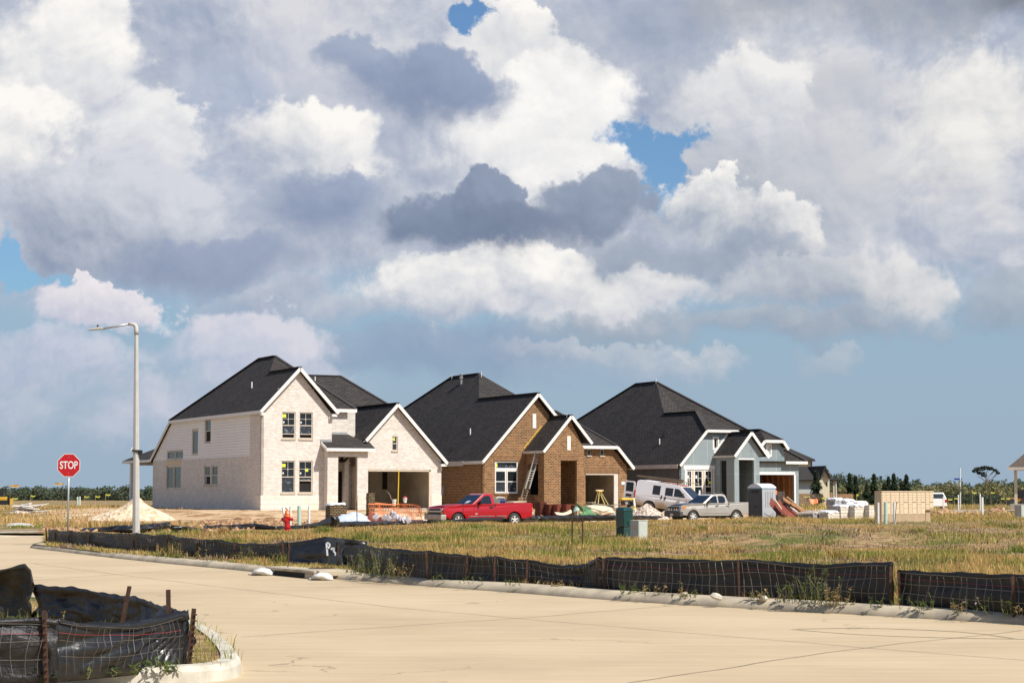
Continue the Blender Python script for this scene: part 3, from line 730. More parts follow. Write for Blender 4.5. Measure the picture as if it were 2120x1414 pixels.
    # sparse field behind the sign and at the far right
    N = 60000
    px = RNG.uniform(-150, 420, N); d = 1 / (1 / 74 + (1 / 300 - 1 / 74) * RNG.random(N))
    X = (px - CX) / FPX / cp * d; Y = d
    keep = RNG.random(N) > dirt_at(X, Y) * 0.95
    keep &= fbm(X, Y, 6, 51, 3) > 0.38 + 0.12 * (d < 130)
    g = sstep(0.5, 0.62, fbm(X, Y, 8, 61, 3)) * (d < 105) * 0.8 + 0.1
    H = (0.06 + 0.16 * RNG.random(N)) * np.where(d < 110, 0.7 + 1.5 * sstep(.54, .66, fbm(X, Y, 6, 61, 3)), 1.1)
    C = grass_cols(X, Y, g)
    k = keep
    o = blades('grass', X[k], Y[k], hgt(X, Y)[k], H[k], (0.012 + d * 0.00028)[k], C[k], 0.4)
    tag(o, 'sparse tan field grass behind the stop sign', 'grass', kind='stuff')
    N = 26000
    px = RNG.uniform(1640, 2300, N); d = 1 / (1 / 124 + (1 / 420 - 1 / 124) * RNG.random(N))
    X = (px - CX) / FPX / cp * d; Y = d
    k = fbm(X, Y, 7, 71, 3) > 0.50
    C = grass_cols(X, Y, 0.4 + 0 * X)
    o = blades('grass', X[k], Y[k], hgt(X, Y)[k], (0.15 + 0.3 * RNG.random(N))[k], (0.012 + d * 0.00028)[k], C[k], 0.4)
    tag(o, 'rough grass on the open ground behind the cream mailboxes', 'grass', kind='stuff')
    # the near corner
    poly = [(p.x, p.y) for p in CPTH]
    xs = [p[0] for p in poly]; ys = [p[1] for p in poly]
    N = 110000; X = np.where(RNG.random(N) < .55, RNG.uniform(-7, max(xs), N), RNG.uniform(-20, -7, N)); Y = RNG.uniform(min(ys), max(ys), N)
    ins = np.zeros(N, bool); j = len(poly) - 1
    for i in range(len(poly)):
        (xi, yi), (xj, yj) = poly[i], poly[j]
        c = ((yi > Y) != (yj > Y)) & (X < (xj - xi) * (Y - yi) / (yj - yi + 1e-9) + xi); ins ^= c; j = i
    dm = np.min(np.stack([np.hypot(X - a, Y - b) for a, b in poly[::2]]), 0)
    k = ins & (dm > 0.2)
    gp = sstep(0.45, 0.6, fbm(X, Y, 0.9, 81, 3))
    C = grass_cols(X, Y, 0.25 + 0.6 * gp)
    H = (0.03 + 0.07 * RNG.random(N)) * (1 + 1.2 * gp * (fbm(X, Y, 0.5, 83, 2) > .5))
    o = blades('grass', X[k], Y[k], np.full(k.sum(), 0.135), H[k], np.full(k.sum(), 0.007), C[k], 0.7)
    tag(o, 'short mixed grass inside the wrapped kerb of the nearest corner', 'grass', kind='stuff')
scatter_field()
# ---------------------------------------------------------------- houses
class Hs:
    """parts of one house, in metres from its front left corner: x right, y back, z up"""
    def __init__(s, name, loc, label, rz=HA):
        s.o = empty(name, loc, rz, label, 'house')
    def wall(s, pts, ax, d, m, holes=(), th=0.18, name='wall', label=None):
        """outline pts (a,z) on plane ax=='y' (front, a is x) or 'x' (left side, a is y) at depth d; holes are (a0,a1,z0,z1)"""
        f = (lambda a, z: (a, d, z)) if ax == 'y' else (lambda a, z: (d, a, z))
        n = (0, -1, 0) if ax == 'y' else (-1, 0, 0)
        hs = [[f(a0, z0), f(a1, z0), f(a1, z1), f(a0, z1)] for a0, a1, z0, z1 in holes]
        mb = MB(); mb.poly([f(a, z) for a, z in pts], th=th, n=n, holes=hs)
        o = mb.build(name, m, s.o)
        if label: o['label'] = label
        return o
    def window(s, ax, d, a0, a1, z0, z1, fm='winframe', cols=2, rows=2, open_=0.0, film=True, sill=True, mut=True, stick=(), depth=0.09, pane=None, fixed=False, fw=0.06):
        f = (lambda a, e, z: (a, d + e, z)) if ax == 'y' else (lambda a, e, z: (d + e, a, z))
        mb = MB()
        def bx(b, A0, A1, e0, e1, Z0, Z1):
            p, q = f(A0, e0, Z0), f(A1, e1, Z1)
            b.box(min(p[0], q[0]), max(p[0], q[0]), min(p[1], q[1]), max(p[1], q[1]), Z0, Z1)
        e0, e1 = depth - 0.05, depth + 0.05
        bx(mb, a0, a0 + fw, e0, e1, z0, z1); bx(mb, a1 - fw, a1, e0, e1, z0, z1)
        bx(mb, a0 + fw, a1 - fw, e0, e1, z1 - fw, z1); bx(mb, a0 + fw, a1 - fw, e0, e1, z0, z0 + fw)
        zm = (z0 + z1) / 2
        if not fixed: bx(mb, a0 + fw, a1 - fw, e0 - .01, e1 - .01, zm - 0.03, zm + 0.03)
        W = MB()
        if mut:
            top0 = z0 if fixed else zm
            for c in range(1, cols):
                a = a0 + (a1 - a0) * c / cols; bx(mb, a - 0.012, a + 0.012, e0 + .02, e0 + .04, top0 + .03, z1 - fw)
            for r in range(1, rows):
                z = top0 + (z1 - top0) * r / rows; bx(mb, a0 + fw, a1 - fw, e0 + .022, e0 + .038, z - 0.012, z + 0.012)
        win = mb.build('window', M[fm], s.o)
        p = MB(); lo = z0 + fw
        if open_ > 0:                                       # lower sash pushed up: an open gap under it
            zo = z0 + (zm - z0) * open_
            bx(mb2 := MB(), a0 + fw, a1 - fw, e0 - .012, e1 - .012, zo, zo + 0.045); mb2.build('sash_rail', M[fm], win)
            v = MB(); bx(v, a0 + fw, a1 - fw, depth + .06, depth + .07, z0 + fw, zo); v.build('opening', M['void'], win)  # near-black sheet paints the dark room behind the gap
            lo = zo
        bx(p, a0 + fw, a1 - fw, depth, depth + .012, zm, z1 - fw)
        p.mat(1); bx(p, a0 + fw, a1 - fw, depth - .005, depth + .007, lo, zm)
        p.build('pane', [M[pane or 'glass'], M[pane or ('glass_film' if film else 'glass')]], win)
        if stick:
            for (fx, fz, w, h, mm) in stick:
                k = MB(); A = a0 + (a1 - a0) * fx; Zc = z0 + (z1 - z0) * fz
                bx(k, A - w / 2, A + w / 2, depth - .012, depth - .006, Zc - h / 2, Zc + h / 2); k.build('sticker', M[mm], win)
        if sill:
            k = MB(); bx(k, a0 - .04, a1 + .04, -.06, depth - .05, z0 - .09, z0 - .002); k.build('sill', M['sill'], win)
        return win
    def roof(s, polys, m='shingle', th=0.13, name='roof'):
        mb = MB()
        for p in polys: mb.poly(p, th=th, n=None if _up(p) else [-c for c in _nrm(p)])
        return mb.build(name, [M[m]], s.o)
    def trim(s, segs, m='trim', w=0.05, h=0.22, name='fascia', drop=0.09, out=None):
        mb = MB()
        for a, b in segs:
            a = Vector(a) - Vector((0, 0, drop)); b = Vector(b) - Vector((0, 0, drop))
            mb.bar(a, b, w, h)
        return mb.build(name, M[m], s.o)
    def box(s, name, x0, x1, y0, y1, z0, z1, m, parent=None, bevel=0):
        return MB().box(x0, x1, y0, y1, z0, z1).build(name, M[m], parent or s.o, bevel=bevel)
    def room(s, x0, x1, y0, y1, z0, z1, m, floor='concrete', back=None):
        """inside of a garage: walls, ceiling and floor facing in"""
        mb = MB()
        mb.box(x0 - .1, x0, y0, y1, z0, z1); mb.box(x1, x1 + .1, y0, y1, z0, z1); mb.box(x0, x1, y1, y1 + .1, z0, z1); mb.box(x0, x1, y0, y1, z1, z1 + .1)
        o = mb.build('interior_wall', M[m], s.o)
        MB().box(x0, x1, y0, y1, z0 - .1, z0 + .02).build('interior_floor', M[floor], s.o)
        return o
def _nrm(p):
    n = Vector((0, 0, 0)); P = [Vector(q) for q in p]
    for i in range(len(P)): n += P[i].cross(P[(i + 1) % len(P)])
    return n.normalized()
def _up(p): return _nrm(p).z > 0
def vent_pipe(h, x, y, z, r=0.05, L=0.42, m='trim', flue=False):
    mb = MB(); mb.tube([(x, y, z - .1), (x, y, z + L)], r, 8)
    if flue: mb.lathe([(r * 1.7, z + L * .62), (r * 1.7, z + L * .74), (r * 1.2, z + L * .76), (r * 1.8, z + L), (0.01, z + L + .1)], (x, y, 0), 10)
    return mb.build('vent_pipe', M[m], h.o)

# ===== house of white brick
a = Hs('brick_house', O1, 'two storey white brick house with dark roof and open garage, still unfinished')
L1 = lambda x: 6.45 + 1.075 * (x + .15)
a.wall([(0, -.25), (25, -.25), (25, 3.5), (2.29, 3.5), (2.29, 6.38), (0, 6.38)], 'x', 0, M['brick_white'], [(17.72, 21.44, 1.33, 3.07), (9.07, 10.5, 1.56, 3.0), (10.7, 12.13, 1.56, 3.0)])
a.wall([(2.29, 3.5), (25, 3.5), (25, 3.62), (20.2, 6.40), (2.29, 6.38)], 'x', 0.02, M['siding'], [(17.3, 21.4, 3.52, 4.22), (13.72, 15.2, 3.76, 5.66), (10.8, 12.2, 4.57, 6.28)], name='wall_siding')
for (y0, y1, z0, z1, op) in ((17.74, 19.55, 1.35, 3.05, 0), (19.62, 21.42, 1.35, 3.05, 0)):
    a.window('x', 0, y0, y1, z0, z1, open_=0, mut=False, pane='glass_green', fixed=True, sill=False, fw=.09)
for (y0, y1) in ((17.34, 19.3), (19.45, 21.38)): a.window('x', 0.02, y0, y1, 3.54, 4.2, mut=False, pane='glass_green', fixed=True, sill=False, fw=.09)
a.box('header_board', -.03, -.002, 17.7, 21.45, 3.08, 3.48, 'plank_pale')
a.window('x', 0.02, 13.74, 15.18, 3.78, 5.64, mut=False, pane='glass_green', fixed=True, sill=False, fw=.12)
a.window('x', 0.02, 10.82, 12.18, 4.59, 6.26, mut=False, pane='glass_green', open_=.98, sill=False, fw=.10)
for y0 in (9.09, 10.72): a.window('x', 0, y0, y0 + 1.39, 1.58, 2.98, pane='glass_green', open_=.9 if y0 > 10 else 0, sill=True, fw=.09, cols=2, rows=1)
wins = [(1.41, 2.37, 4.62, 6.38), (2.63, 3.59, 4.62, 6.38), (1.40, 2.37, 1.04, 3.16), (2.62, 3.60, 1.04, 3.16)]
a.wall([(0, -.25), (4.95, -.25), (4.95, 6.28), (2.55, 9.12), (0, 6.36)], 'y', 0, M['brick_white'], wins)
for i, (x0, x1, z0, z1) in enumerate(wins):
    st = [(.2, .86, .26, .22, 'lime')] if i in (0, 2) else ([(.62, .72, .2, .2, 'lime')] if i == 3 else [])
    st += [(.5, .74, .07, .1, 'sticker'), (.16, .62, .1, .12, 'sticker')]
    a.window('y', 0, x0 + .01, x1 - .01, z0 + .01, z1 - .01, open_=(.32, .32, 0, .75)[i], stick=st, cols=2, rows=2)
a.box('belt_course', 1.1, 4.1, -.004, .02, 7.9, 7.93, 'sill')
for x0, x1 in ((-.025, 4.975),): a.box('stone_base', x0, x1, -.03, -.001, -.25, .9, 'stone_white')
a.box('stone_base', -.03, -.001, -.03, 1.1, -.25, .88, 'stone_white')
a.box('wall', 4.77, 4.95, .19, 1.2, 0, 6.2, 'brick_white')
a.wall([(4.96, 3.4), (6.55, 3.4), (6.55, 6.72), (4.96, 6.72)], 'y', 1.2, M['brick_white'])
a.wall([(6.55, 2.5), (7.6, 2.5), (7.6, 6.6), (6.55, 6.6)], 'y', 2.4, M['brick_white'])
a.box('wall', 6.37, 6.55, 1.4, 9, 3.0, 6.6, 'brick_white')
# porch
a.wall([(4.39, -.2), (7.27, -.2), (7.27, 3.92), (4.39, 3.92)], 'y', -.7, M['brick_white'], [(5.14, 6.52, -.19, 3.45)], th=.30)
a.box('stone_base', 4.37, 5.12, -.73, -.702, -.2, .9, 'stone_white'); a.box('stone_base', 6.54, 7.29, -.73, -.702, -.2, .9, 'stone_white')
a.box('wall', 4.39, 4.57, -.398, -.001, -.2, 3.92, 'brick_white'); a.box('wall', 7.09, 7.27, -.398, -.001, -.2, 3.92, 'brick_white')
a.wall([(4.96, 0), (7.2, 0), (7.2, 3.9), (4.96, 3.9)], 'y', 1.2, M['brick_white'], [(5.3, 6.25, 0.02, 2.5)], name='entry_wall')
a.box('dark_door_panel', 5.3, 6.25, 1.42, 1.44, 0, 2.5, 'void'); a.box('column', 6.05, 6.35, .4, .7, 0, 3.5, 'brick_white')
a.roof([[(4.22, -.98, 4.02), (7.68, -.98, 4.02), (7.68, -.02, 4.45), (4.22, -.02, 4.45)], [(4.97, -.015, 4.455), (7.3, -.015, 4.455), (6.6, 1.19, 5.0), (4.97, 1.19, 5.0)]], name='porch_roof', th=.1)
a.trim([((4.2, -1.0, 4.0), (7.7, -1.0, 4.0)), ((4.2, -1.0, 4.0), (4.2, 0, 4.43))], h=.2)
a.trim([((4.12, -.03, 4.6), (4.9, -.03, 4.6))], 'steel', .03, .18, 'flashing'); a.trim([((4.98, 1.17, 5.14), (6.5, 1.17, 5.14))], 'steel', .03, .18, 'flashing')
# garage
gw = [(7.58, 12.22, -.15, 2.62), (9.31, 9.74, 3.9, 4.88)]
a.wall([(7.28, -.2), (13.0, -.2), (13.0, 3.25), (9.6, 6.92), (7.28, 4.42)], 'y', 0, M['brick_white'], gw)
a.window('y', 0, 9.32, 9.73, 3.91, 4.87, cols=1, rows=2, stick=[(.35, .8, .2, .22, 'lime')])
for x0, x1 in ((12.24, 13.02), (7.29, 7.56)): a.box('stone_base', x0, x1, -.03, -.001, -.2, .9, 'stone_white')
a.box('wall', 12.82, 13.0, .19, 7, -.2, 3.2, 'brick_white')
a.room(7.0, 12.7, .19, 6.6, 0, 2.85, 'drywall')
a.box('door_frame', 12.1, 12.2, -.01, .2, 0, 2.5, 'drywall'); a.box('door_frame', 7.6, 12.1, -.005, .12, 2.5, 2.6, 'sill')
a.box('panel_box', 11.4, 11.75, 6.5, 6.59, 1.3, 2.55, 'black'); 
for x0 in (7.4, 9.0, 10.0): a.box('drywall_seam', x0, x0 + .5, 6.58, 6.597, .3, 2.6, 'sill')
a.box('belt_course', 8.3, 10.9, -.004, .02, 5.35, 5.38, 'sill')
a.roof([[(9.6, -.35, 7.12), (9.6, 8.5, 7.12), (5.95, 8.5, 3.2), (5.95, .3, 3.2), (7.3, .3, 4.65), (7.3, -.35, 4.65)], [(9.6, -.35, 7.12), (13.27, -.35, 3.18), (13.27, 9, 3.18), (9.6, 9, 7.12)]], name='garage_roof')
a.trim([((9.6, -.37, 7.1), (13.3, -.37, 3.14)), ((9.6, -.37, 7.1), (7.28, -.37, 4.62))], h=.21)
a.trim([((13.28, -.37, 3.16), (13.28, 9, 3.16))])
a.box('eave_return', 12.85, 13.25, -.34, .0, 2.86, 3.02, 'trim'); a.box('eave_return', 12.86, 13.02, -.06, -.002, 2.55, 2.86, 'brick_white')
# main roof
C = (2.55, 5.7, 9.35); B = (3.78, 8.1, 10.67); A = (3.78, 11.3, 10.67); FE = (4.85, 1.2, 6.88)
a.roof([[(-.15, -.35, 6.45), (2.55, -.35, 9.35), C, B, A, (-.15, 20.2, 6.45)],
        [(2.55, -.35, 9.35), (5.25, -.35, 6.45), (5.25, .9, 6.45), FE, C],
        [B, C, FE, (5.0, .9, 6.71), (7.05, .9, 6.71)],
        [A, B, (7.05, .9, 6.71), (7.05, 20.2, 6.71)],
        [A, (7.05, 20.2, 6.45), (-.15, 20.2, 6.45)], [(-.15, 20.2, 6.45), (7.05, 20.2, 6.45), (7.05, 25.2, 3.6), (-.15, 25.2, 3.6)],
        [(5.0, 14.3, 9.78), (5.0, 9, 6.88), (14.0, 9, 6.88), (11.2, 14.3, 9.78)], [(11.2, 14.3, 9.78), (14.0, 9, 6.88), (14.0, 20, 6.88)], [(5.0, 14.3, 9.78), (11.2, 14.3, 9.78), (14.0, 20, 6.88), (5.0, 20, 6.88)]])
a.trim([((-.17, -.37, 6.43), (2.55, -.37, 9.34)), ((2.55, -.37, 9.34), (5.28, -.37, 6.42))], h=.21)
a.trim([((-.17, -.37, 6.43), (-.17, 20.25, 6.43)), ((-.17, 20.25, 6.43), (-.17, 25.25, 3.58)), ((5.28, .88, 6.68), (7.1, .88, 6.68)), ((8.0, 8.98, 6.86), (14.0, 8.98, 6.86))])
a.box('eave_return', 4.85, 5.2, -.34, .0, 6.12, 6.28, 'trim'); a.box('eave_return', 4.72, 4.97, -.07, -.002, 5.85, 6.12, 'brick_white'); a.box('eave_return', -.12, .12, -.34, .0, 6.12, 6.30, 'trim')
a.box('wall', 7.0, 13.4, 9.4, 9.6, 3, 6.7, 'brick_white'); a.box('wall', 6.8, 7.0, 1.2, 25, 0, 3.6, 'brick_white')
# back patio
a.roof([[(-.2, 25.2, 3.62), (-.2, 33, 3.62), (2.6, 28.2, 5.1), (2.6, 25.2, 5.1)], [(-.2, 33, 3.62), (6, 33, 3.62), (3.4, 28.2, 5.1), (2.6, 28.2, 5.1)], [(2.6, 25.2, 5.1), (2.6, 28.2, 5.1), (3.4, 28.2, 5.1), (6, 33, 3.62), (6, 25.2, 3.62)]], name='patio_roof', th=.1)
a.trim([((-.22, 25.3, 3.6), (-.22, 33.0, 3.6)), ((-.22, 33.02, 3.6), (6, 33.02, 3.6))], h=.20)
a.box('patio_post', 0.0, .35, 31.2, 31.55, -.3, 3.45, 'siding'); a.box('patio_post', 4.6, 4.95, 31.2, 31.55, -.3, 3.45, 'siding'); a.box('patio_beam', -.02, 5.2, 31.1, 31.5, 3.25, 3.46, 'siding')
a.box('slab', -.03, 7, 0.02, 33, -.6, -.252, 'concrete'); a.box('slab', 4.2, 13.05, -1.0, .0, -.6, -.202, 'concrete'); a.box('slab', 7, 13.05, .0, 7, -.6, -.21, 'concrete')
vent_pipe(a, 1.55, 6.5, L1(1.55)); vent_pipe(a, 6.2, 6.5, 9.0, L=.2); 

# ===== house of brown brick
O2 = O1 + HW * 16.14
b = Hs('brick_house', O2, 'brown brick house with three gables and a ladder leaning in its entry')
L2 = lambda x: 3.29 + 1.1 * (x + .11)
b.wall([(0, -.3), (22, -.3), (22, 3.2), (0, 3.2)], 'x', 0, M['brick_tan'])
b.wall([(0, -.3), (7.5, -.3), (7.5, 4.0), (4.2, 7.72), (0, 3.2)], 'y', 0, M['brick_tan'], [(.97, 2.77, 1.03, 3.26), (3.75, 4.9, .02, 2.6)])
for x0, x1 in ((.98, 1.85), (1.89, 2.76)): b.window('y', 0, x0, x1, 1.05, 2.62, fm='winwhite', film=True, sill=False, cols=1, rows=1, fw=.08)
b.window('y', 0, .98, 2.76, 2.70, 3.25, fm='winwhite', fixed=True, mut=False, sill=False, stick=[(.06, .5, .2, .3, 'lime')], fw=.08)
b.box('window_mullion', .98, 2.76, .03, .12, 2.62, 2.70, 'winwhite')
b.box('brick_header', .85, 2.9, -.02, -.002, 3.27, 3.60, 'brick_sold'); b.box('brick_sill', .9, 2.85, -.05, -.002, .90, 1.02, 'brick_sold')
b.box('wall_vent', 3.9, 4.18, -.04, -.002, 5.58, 6.6, 'trim')
b.box('dark_door_panel', 3.75, 4.9, .19, .2, 0, 2.6, 'void')
# entry tower
TX0, TX1 = 3.36, 6.50
b.wall([(TX0, -.3), (TX1, -.3), (TX1, 4.1), (5.38, 6.18), (5.3, 6.18), (TX0, 3.95)], 'y', -2.8, M['brick_tan'], [(4.66, 5.92, -.28, 3.27)], th=.28)
b.wall([(-2.5, -.3), (-.01, -.3), (-.01, 3.85), (-2.5, 3.85)], 'x', TX0, M['brick_tan'], [(-1.9, -.25, .92, 3.05)], th=.2)
b.box('wall', TX1 - .2, TX1, -2.5, -.01, -.3, 4.0, 'brick_tan')
b.wall([(4.2, 0), (6.3, 0), (6.3, 3.8), (4.2, 3.8)], 'y', -.6, M['brick_tan'], [(4.6, 5.95, 0.01, 2.35)], name='entry_wall'); b.box('brick_header', 4.5, 6.05, -.62, -.602, 2.36, 2.68, 'brick_sold')
b.box('dark_door_panel', 4.6, 5.95, -.4, -.39, 0, 2.35, 'void')
b.box('brick_header', 4.55, 6.02, -2.82, -2.802, 3.28, 3.60, 'brick_sold')
b.box('wall_vent', 5.15, 5.42, -2.84, -2.802, 4.0, 4.98, 'trim')
b.box('low_wall', 2.2, TX0 - .01, -1.2, -1.0, -.3, .78, 'brick_tan'); 
b.roof([[(3.18, -3.1, 3.95), (5.35, -3.1, 6.42), (5.35, 1.7, 6.42), (3.18, 0.0, 3.95)], [(5.35, -3.1, 6.42), (6.93, -3.1, 4.60), (6.93, .5, 4.60), (5.35, 1.7, 6.42)]], name='entry_roof')
b.trim([((5.35, -3.12, 6.42), (3.16, -3.12, 3.93)), ((5.35, -3.12, 6.42), (6.98, -3.12, 4.54))], h=.20); b.trim([((3.16, -3.1, 3.95), (3.16, -.02, 3.95))], 'fascia_raw', h=.18)
b.trim([((3.2, -.03, 4.16), (4.62, -.03, 5.78))], 'yellow', .02, .05, 'flashing', drop=0)
# garage wing
b.wall([(6.6, -.2), (11.55, -.2), (11.55, 2.95), (10.45, 4.2), (6.6, 4.2)], 'y', 0, M['brick_tan'], [(8.15, 10.85, -.15, 2.45), (8.29, 8.62, 3.7, 4.17), (9.35, 9.69, 3.7, 4.17)])
for x0 in (8.295, 9.355): b.window('y', 0, x0, x0 + .32, 3.705, 4.165, mut=False, fixed=True, film=False, sill=True, fw=.05)
b.box('brick_header', 8.05, 10.98, -.02, -.002, 2.46, 2.80, 'brick_sold')
b.room(7.3, 11.3, .19, 6.4, 0, 2.7, 'drywall'); b.box('door_frame', 10.5, 10.83, .02, .16, 0, 2.42, 'fascia_raw'); b.box('door_frame', 8.17, 10.5, .0, .16, 2.33, 2.43, 'sill')
b.box('number_plate', 11.08, 11.39, -.03, -.002, 1.64, 1.86, 'sticker')
b.box('wall', 11.37, 11.55, .19, 8, -.2, 2.9, 'brick_tan')
b.roof([[(6.3, -.33, 4.4), (10.6, -.33, 4.4), (8.2, 4.65, 7.06)], [(10.6, -.33, 4.4), (11.92, -.33, 2.92), (11.92, 7.6, 2.92), (8.2, 7.6, 7.06), (8.2, 4.65, 7.06)], [(6.3, -.33, 4.4), (8.2, 4.65, 7.06), (8.2, 7.6, 7.06), (6.3, 7.6, 4.9)]], name='garage_roof')
b.trim([((6.9, -.36, 4.38), (10.62, -.36, 4.38)), ((10.6, -.36, 4.38), (11.95, -.36, 2.87))], h=.22); b.trim([((11.94, -.36, 2.9), (11.94, 8, 2.9))])
C = (4.22, 9.35, 8.06); B = (6.2, 13.44, 10.24); A = (6.2, 18.3, 10.24)
b.roof([[(-.13, -.35, 3.27), (4.22, -.35, 8.06), C, B, A, (-.13, 31.5, 3.27)], [(4.22, -.35, 8.06), (6.6, -.35, 5.44), (6.9, 4.1, 5.1), C], [B, C, (6.9, 4.1, 5.1), (7.9, 1.0, 3.59), (12.3, .45, 3.3)],
        [A, B, (12.3, .45, 3.3), (12.3, 31.5, 3.3)], [A, (12.3, 31.5, 3.3), (-.13, 31.5, 3.3)]])
b.trim([((-.15, -.37, 3.25), (4.22, -.37, 8.05)), ((4.22, -.37, 8.05), (6.2, -.37, 5.88))], h=.20); b.trim([((-.15, -.37, 3.25), (-.15, 2.8, 3.25))], h=.22); b.trim([((-.15, 2.85, 3.25), (-.15, 28, 3.25))], 'fascia_raw', h=.34, drop=.13)
vent_pipe(b, 5.54, 15.27, L2(5.54) - .1, .09, .85, 'steel', True); vent_pipe(b, 1.67, 5.49, L2(1.67), .05, .45); vent_pipe(b, .6, 6.34, L2(.6), .06, .3, 'black')
for (x, y) in ((6.0, 12.6), (6.0, 18.0), (5.2, -2.7)): vent_pipe(b, x, y, (L2(x) if y > 0 else 6.2), .03, .35)
b.box('slab', -.03, 12, .02, 22, -.6, -.302, 'concrete'); b.box('slab', 3.3, 11.6, -3.0, .0, -.6, -.305, 'concrete')
# meter by the side wall
b.box('meter_box', -.14, -.002, 6.2, 6.5, .9, 1.45, 'steel')
mb = MB(); mb.tube([(-.1, 6.9, -.2), (-.1, 6.9, 1.2), (-.1, 6.1, 1.55)], .04, 6); mb.build('meter_pipe', M['steel'], b.o)

# ===== house in grey sheathing
O3 = O1 + HW * 32.1
c = Hs('unclad_house', O3, 'grey sheathed house with white taped openings and bare studs in its garage')
L3 = lambda x: 3.13 + 1.11 * (x + .09)
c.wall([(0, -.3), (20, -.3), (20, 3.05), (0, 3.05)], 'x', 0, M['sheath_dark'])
c.wall([(0, -.3), (6.0, -.3), (6.0, 4.1), (4.75, 5.48), (2.15, 5.48), (0, 3.05)], 'y', 0, M['sheath'], [(.62, 2.9, .3, 2.74), (3.02, 3.34, 4.32, 5.08), (3.75, 4.6, .0, 2.5)])
for i, (x0, x1) in enumerate(((.64, 1.14), (1.28, 2.06), (2.2, 2.88))):
    c.window('y', 0, x0, x1, .32, 2.72, fm='winwhite', film=False, sill=False, cols=2, rows=2, fw=.09, open_=.5 if i == 0 else 0, stick=[(.3, .8, .16, .2, 'sticker'), (.5, .7, .08, .12, 'sticker')] + ([(.7, .62, .2, .2, 'lime')] if i == 2 else []))
c.box('window_tape', .38, 3.08, -.012, -.002, 2.76, 3.07, 'tape'); c.box('window_tape', .48, .61, -.011, -.002, .2, 2.75, 'tape'); c.box('window_tape', 2.91, 3.03, -.011, -.002, .2, 2.75, 'tape')
c.box('window_mullion', 1.14, 1.28, .02, .1, .3, 2.74, 'plank_pale'); c.box('window_mullion', 2.06, 2.2, .02, .1, .3, 2.74, 'plank_pale')
c.window('y', 0, 3.03, 3.33, 4.33, 5.07, fm='winframe', film=False, sill=False, mut=False, fixed=True, fw=.06)
c.wall([(2.9, 4.2), (3.46, 4.2), (3.46, 5.2), (2.9, 5.2)], 'y', -.012, M['tape'], [(3.02, 3.34, 4.32, 5.08)], th=.01, name='window_tape')
c.box('dark_door_panel', 3.75, 4.6, .19, .2, 0, 2.5, 'void')
# entry
EX0, EX1 = 3.08, 5.26
c.wall([(EX0, -.3), (EX1, -.3), (EX1, 3.75), (5.62, 3.75), (4.42, 5.22), (EX0, 3.62)], 'y', -2.6, M['sheath'], [(3.48, 4.77, -.28, 3.45)], th=.2)
c.wall([(-2.39, -.3), (-.01, -.3), (-.01, 3.62), (-2.39, 3.62)], 'x', EX0, M['sheath'], [(-1.55, -.7, .0, 3.4)], th=.15)
c.box('dark_door_panel', EX0 + .16, EX0 + .17, -1.6, -.65, 0, 3.45, 'void'); c.box('wall', EX1 - .15, EX1, -2.39, -.01, -.3, 3.7, 'sheath')  # near-black panel paints the shade seen through the side opening
c.wall([(3.5, 0), (5.1, 0), (5.1, 3.6), (3.5, 3.6)], 'y', -.3, M['sheath'], [(3.95, 4.95, 0.01, 2.5)], name='entry_wall')
c.box('dark_door_panel', 3.95, 4.95, -.14, -.13, 0, 2.5, 'void')
c.box('window_tape', 3.82, 4.95, -.312, -.302, 2.5, 2.66, 'tape'); c.box('window_tape', 3.82, 3.94, -.311, -.302, 0, 2.5, 'tape'); c.box('window_tape', 3.44, 4.8, -2.612, -2.602, 3.46, 3.56, 'tape')
c.roof([[(2.95, -2.9, 3.78), (4.42, -2.9, 5.5), (4.42, 1.5, 5.5), (2.95, -.02, 3.78)], [(4.42, -2.9, 5.5), (5.86, -2.9, 3.76), (5.86, 1.5, 3.76), (4.42, 1.5, 5.5)]], name='entry_roof')
c.trim([((4.42, -2.92, 5.5), (2.93, -2.92, 3.76)), ((4.42, -2.92, 5.5), (5.9, -2.92, 3.7))], h=.21); c.trim([((2.93, -2.9, 3.78), (2.93, -.02, 3.78))], 'fascia_raw', h=.16)
c.trim([((3.0, -.02, 3.98), (4.2, -.02, 5.4))], 'tape', .02, .16, 'flashing', drop=0)
# garage
c.wall([(5.9, -.2), (10.54, -.2), (10.54, 3.3), (9.3, 3.3), (9.2, 4.35), (8.8, 4.78), (7.45, 4.78), (6.9, 4.2), (5.9, 4.2)], 'y', 0, M['sheath'], [(7.04, 10.12, -.15, 2.4), (7.72, 8.02, 3.9, 4.6)])
c.box('window_tape', 6.95, 10.2, -.012, -.002, 2.41, 2.62, 'tape'); c.box('window_tape', 10.13, 10.27, -.011, -.002, -.1, 2.4, 'tape')
c.window('y', 0, 7.73, 8.01, 3.91, 4.59, fm='winwhite', fixed=True, mut=False, film=False, sill=False, pane='sticker', fw=.05)
c.wall([(7.62, 3.75), (8.12, 3.75), (8.12, 4.72), (7.62, 4.72)], 'y', -.012, M['tape'], [(7.72, 8.02, 3.9, 4.6)], th=.01, name='window_tape')
c.room(6.2, 10.26, .19, 6.0, 0, 2.7, 'osb', back='framing')
for k in range(9): c.box('stud', 6.35 + k * .48, 6.39 + k * .48, 5.9, 5.99, 0, 2.6, 'framing')
for k in range(7): c.box('stud', 10.17, 10.255, .7 + k * .75, .75 + k * .75, 0, 2.6, 'framing')
for k in range(6): c.box('stud', 6.2, 6.29, .8 + k * .8, .84 + k * .8, 0, 2.6, 'framing')
c.box('window_opening', 9.0, 9.3, 5.86, 5.88, 1.3, 1.9, 'green_plate')
c.box('wall', 10.36, 10.54, .19, 8, -.2, 3.2, 'sheath')
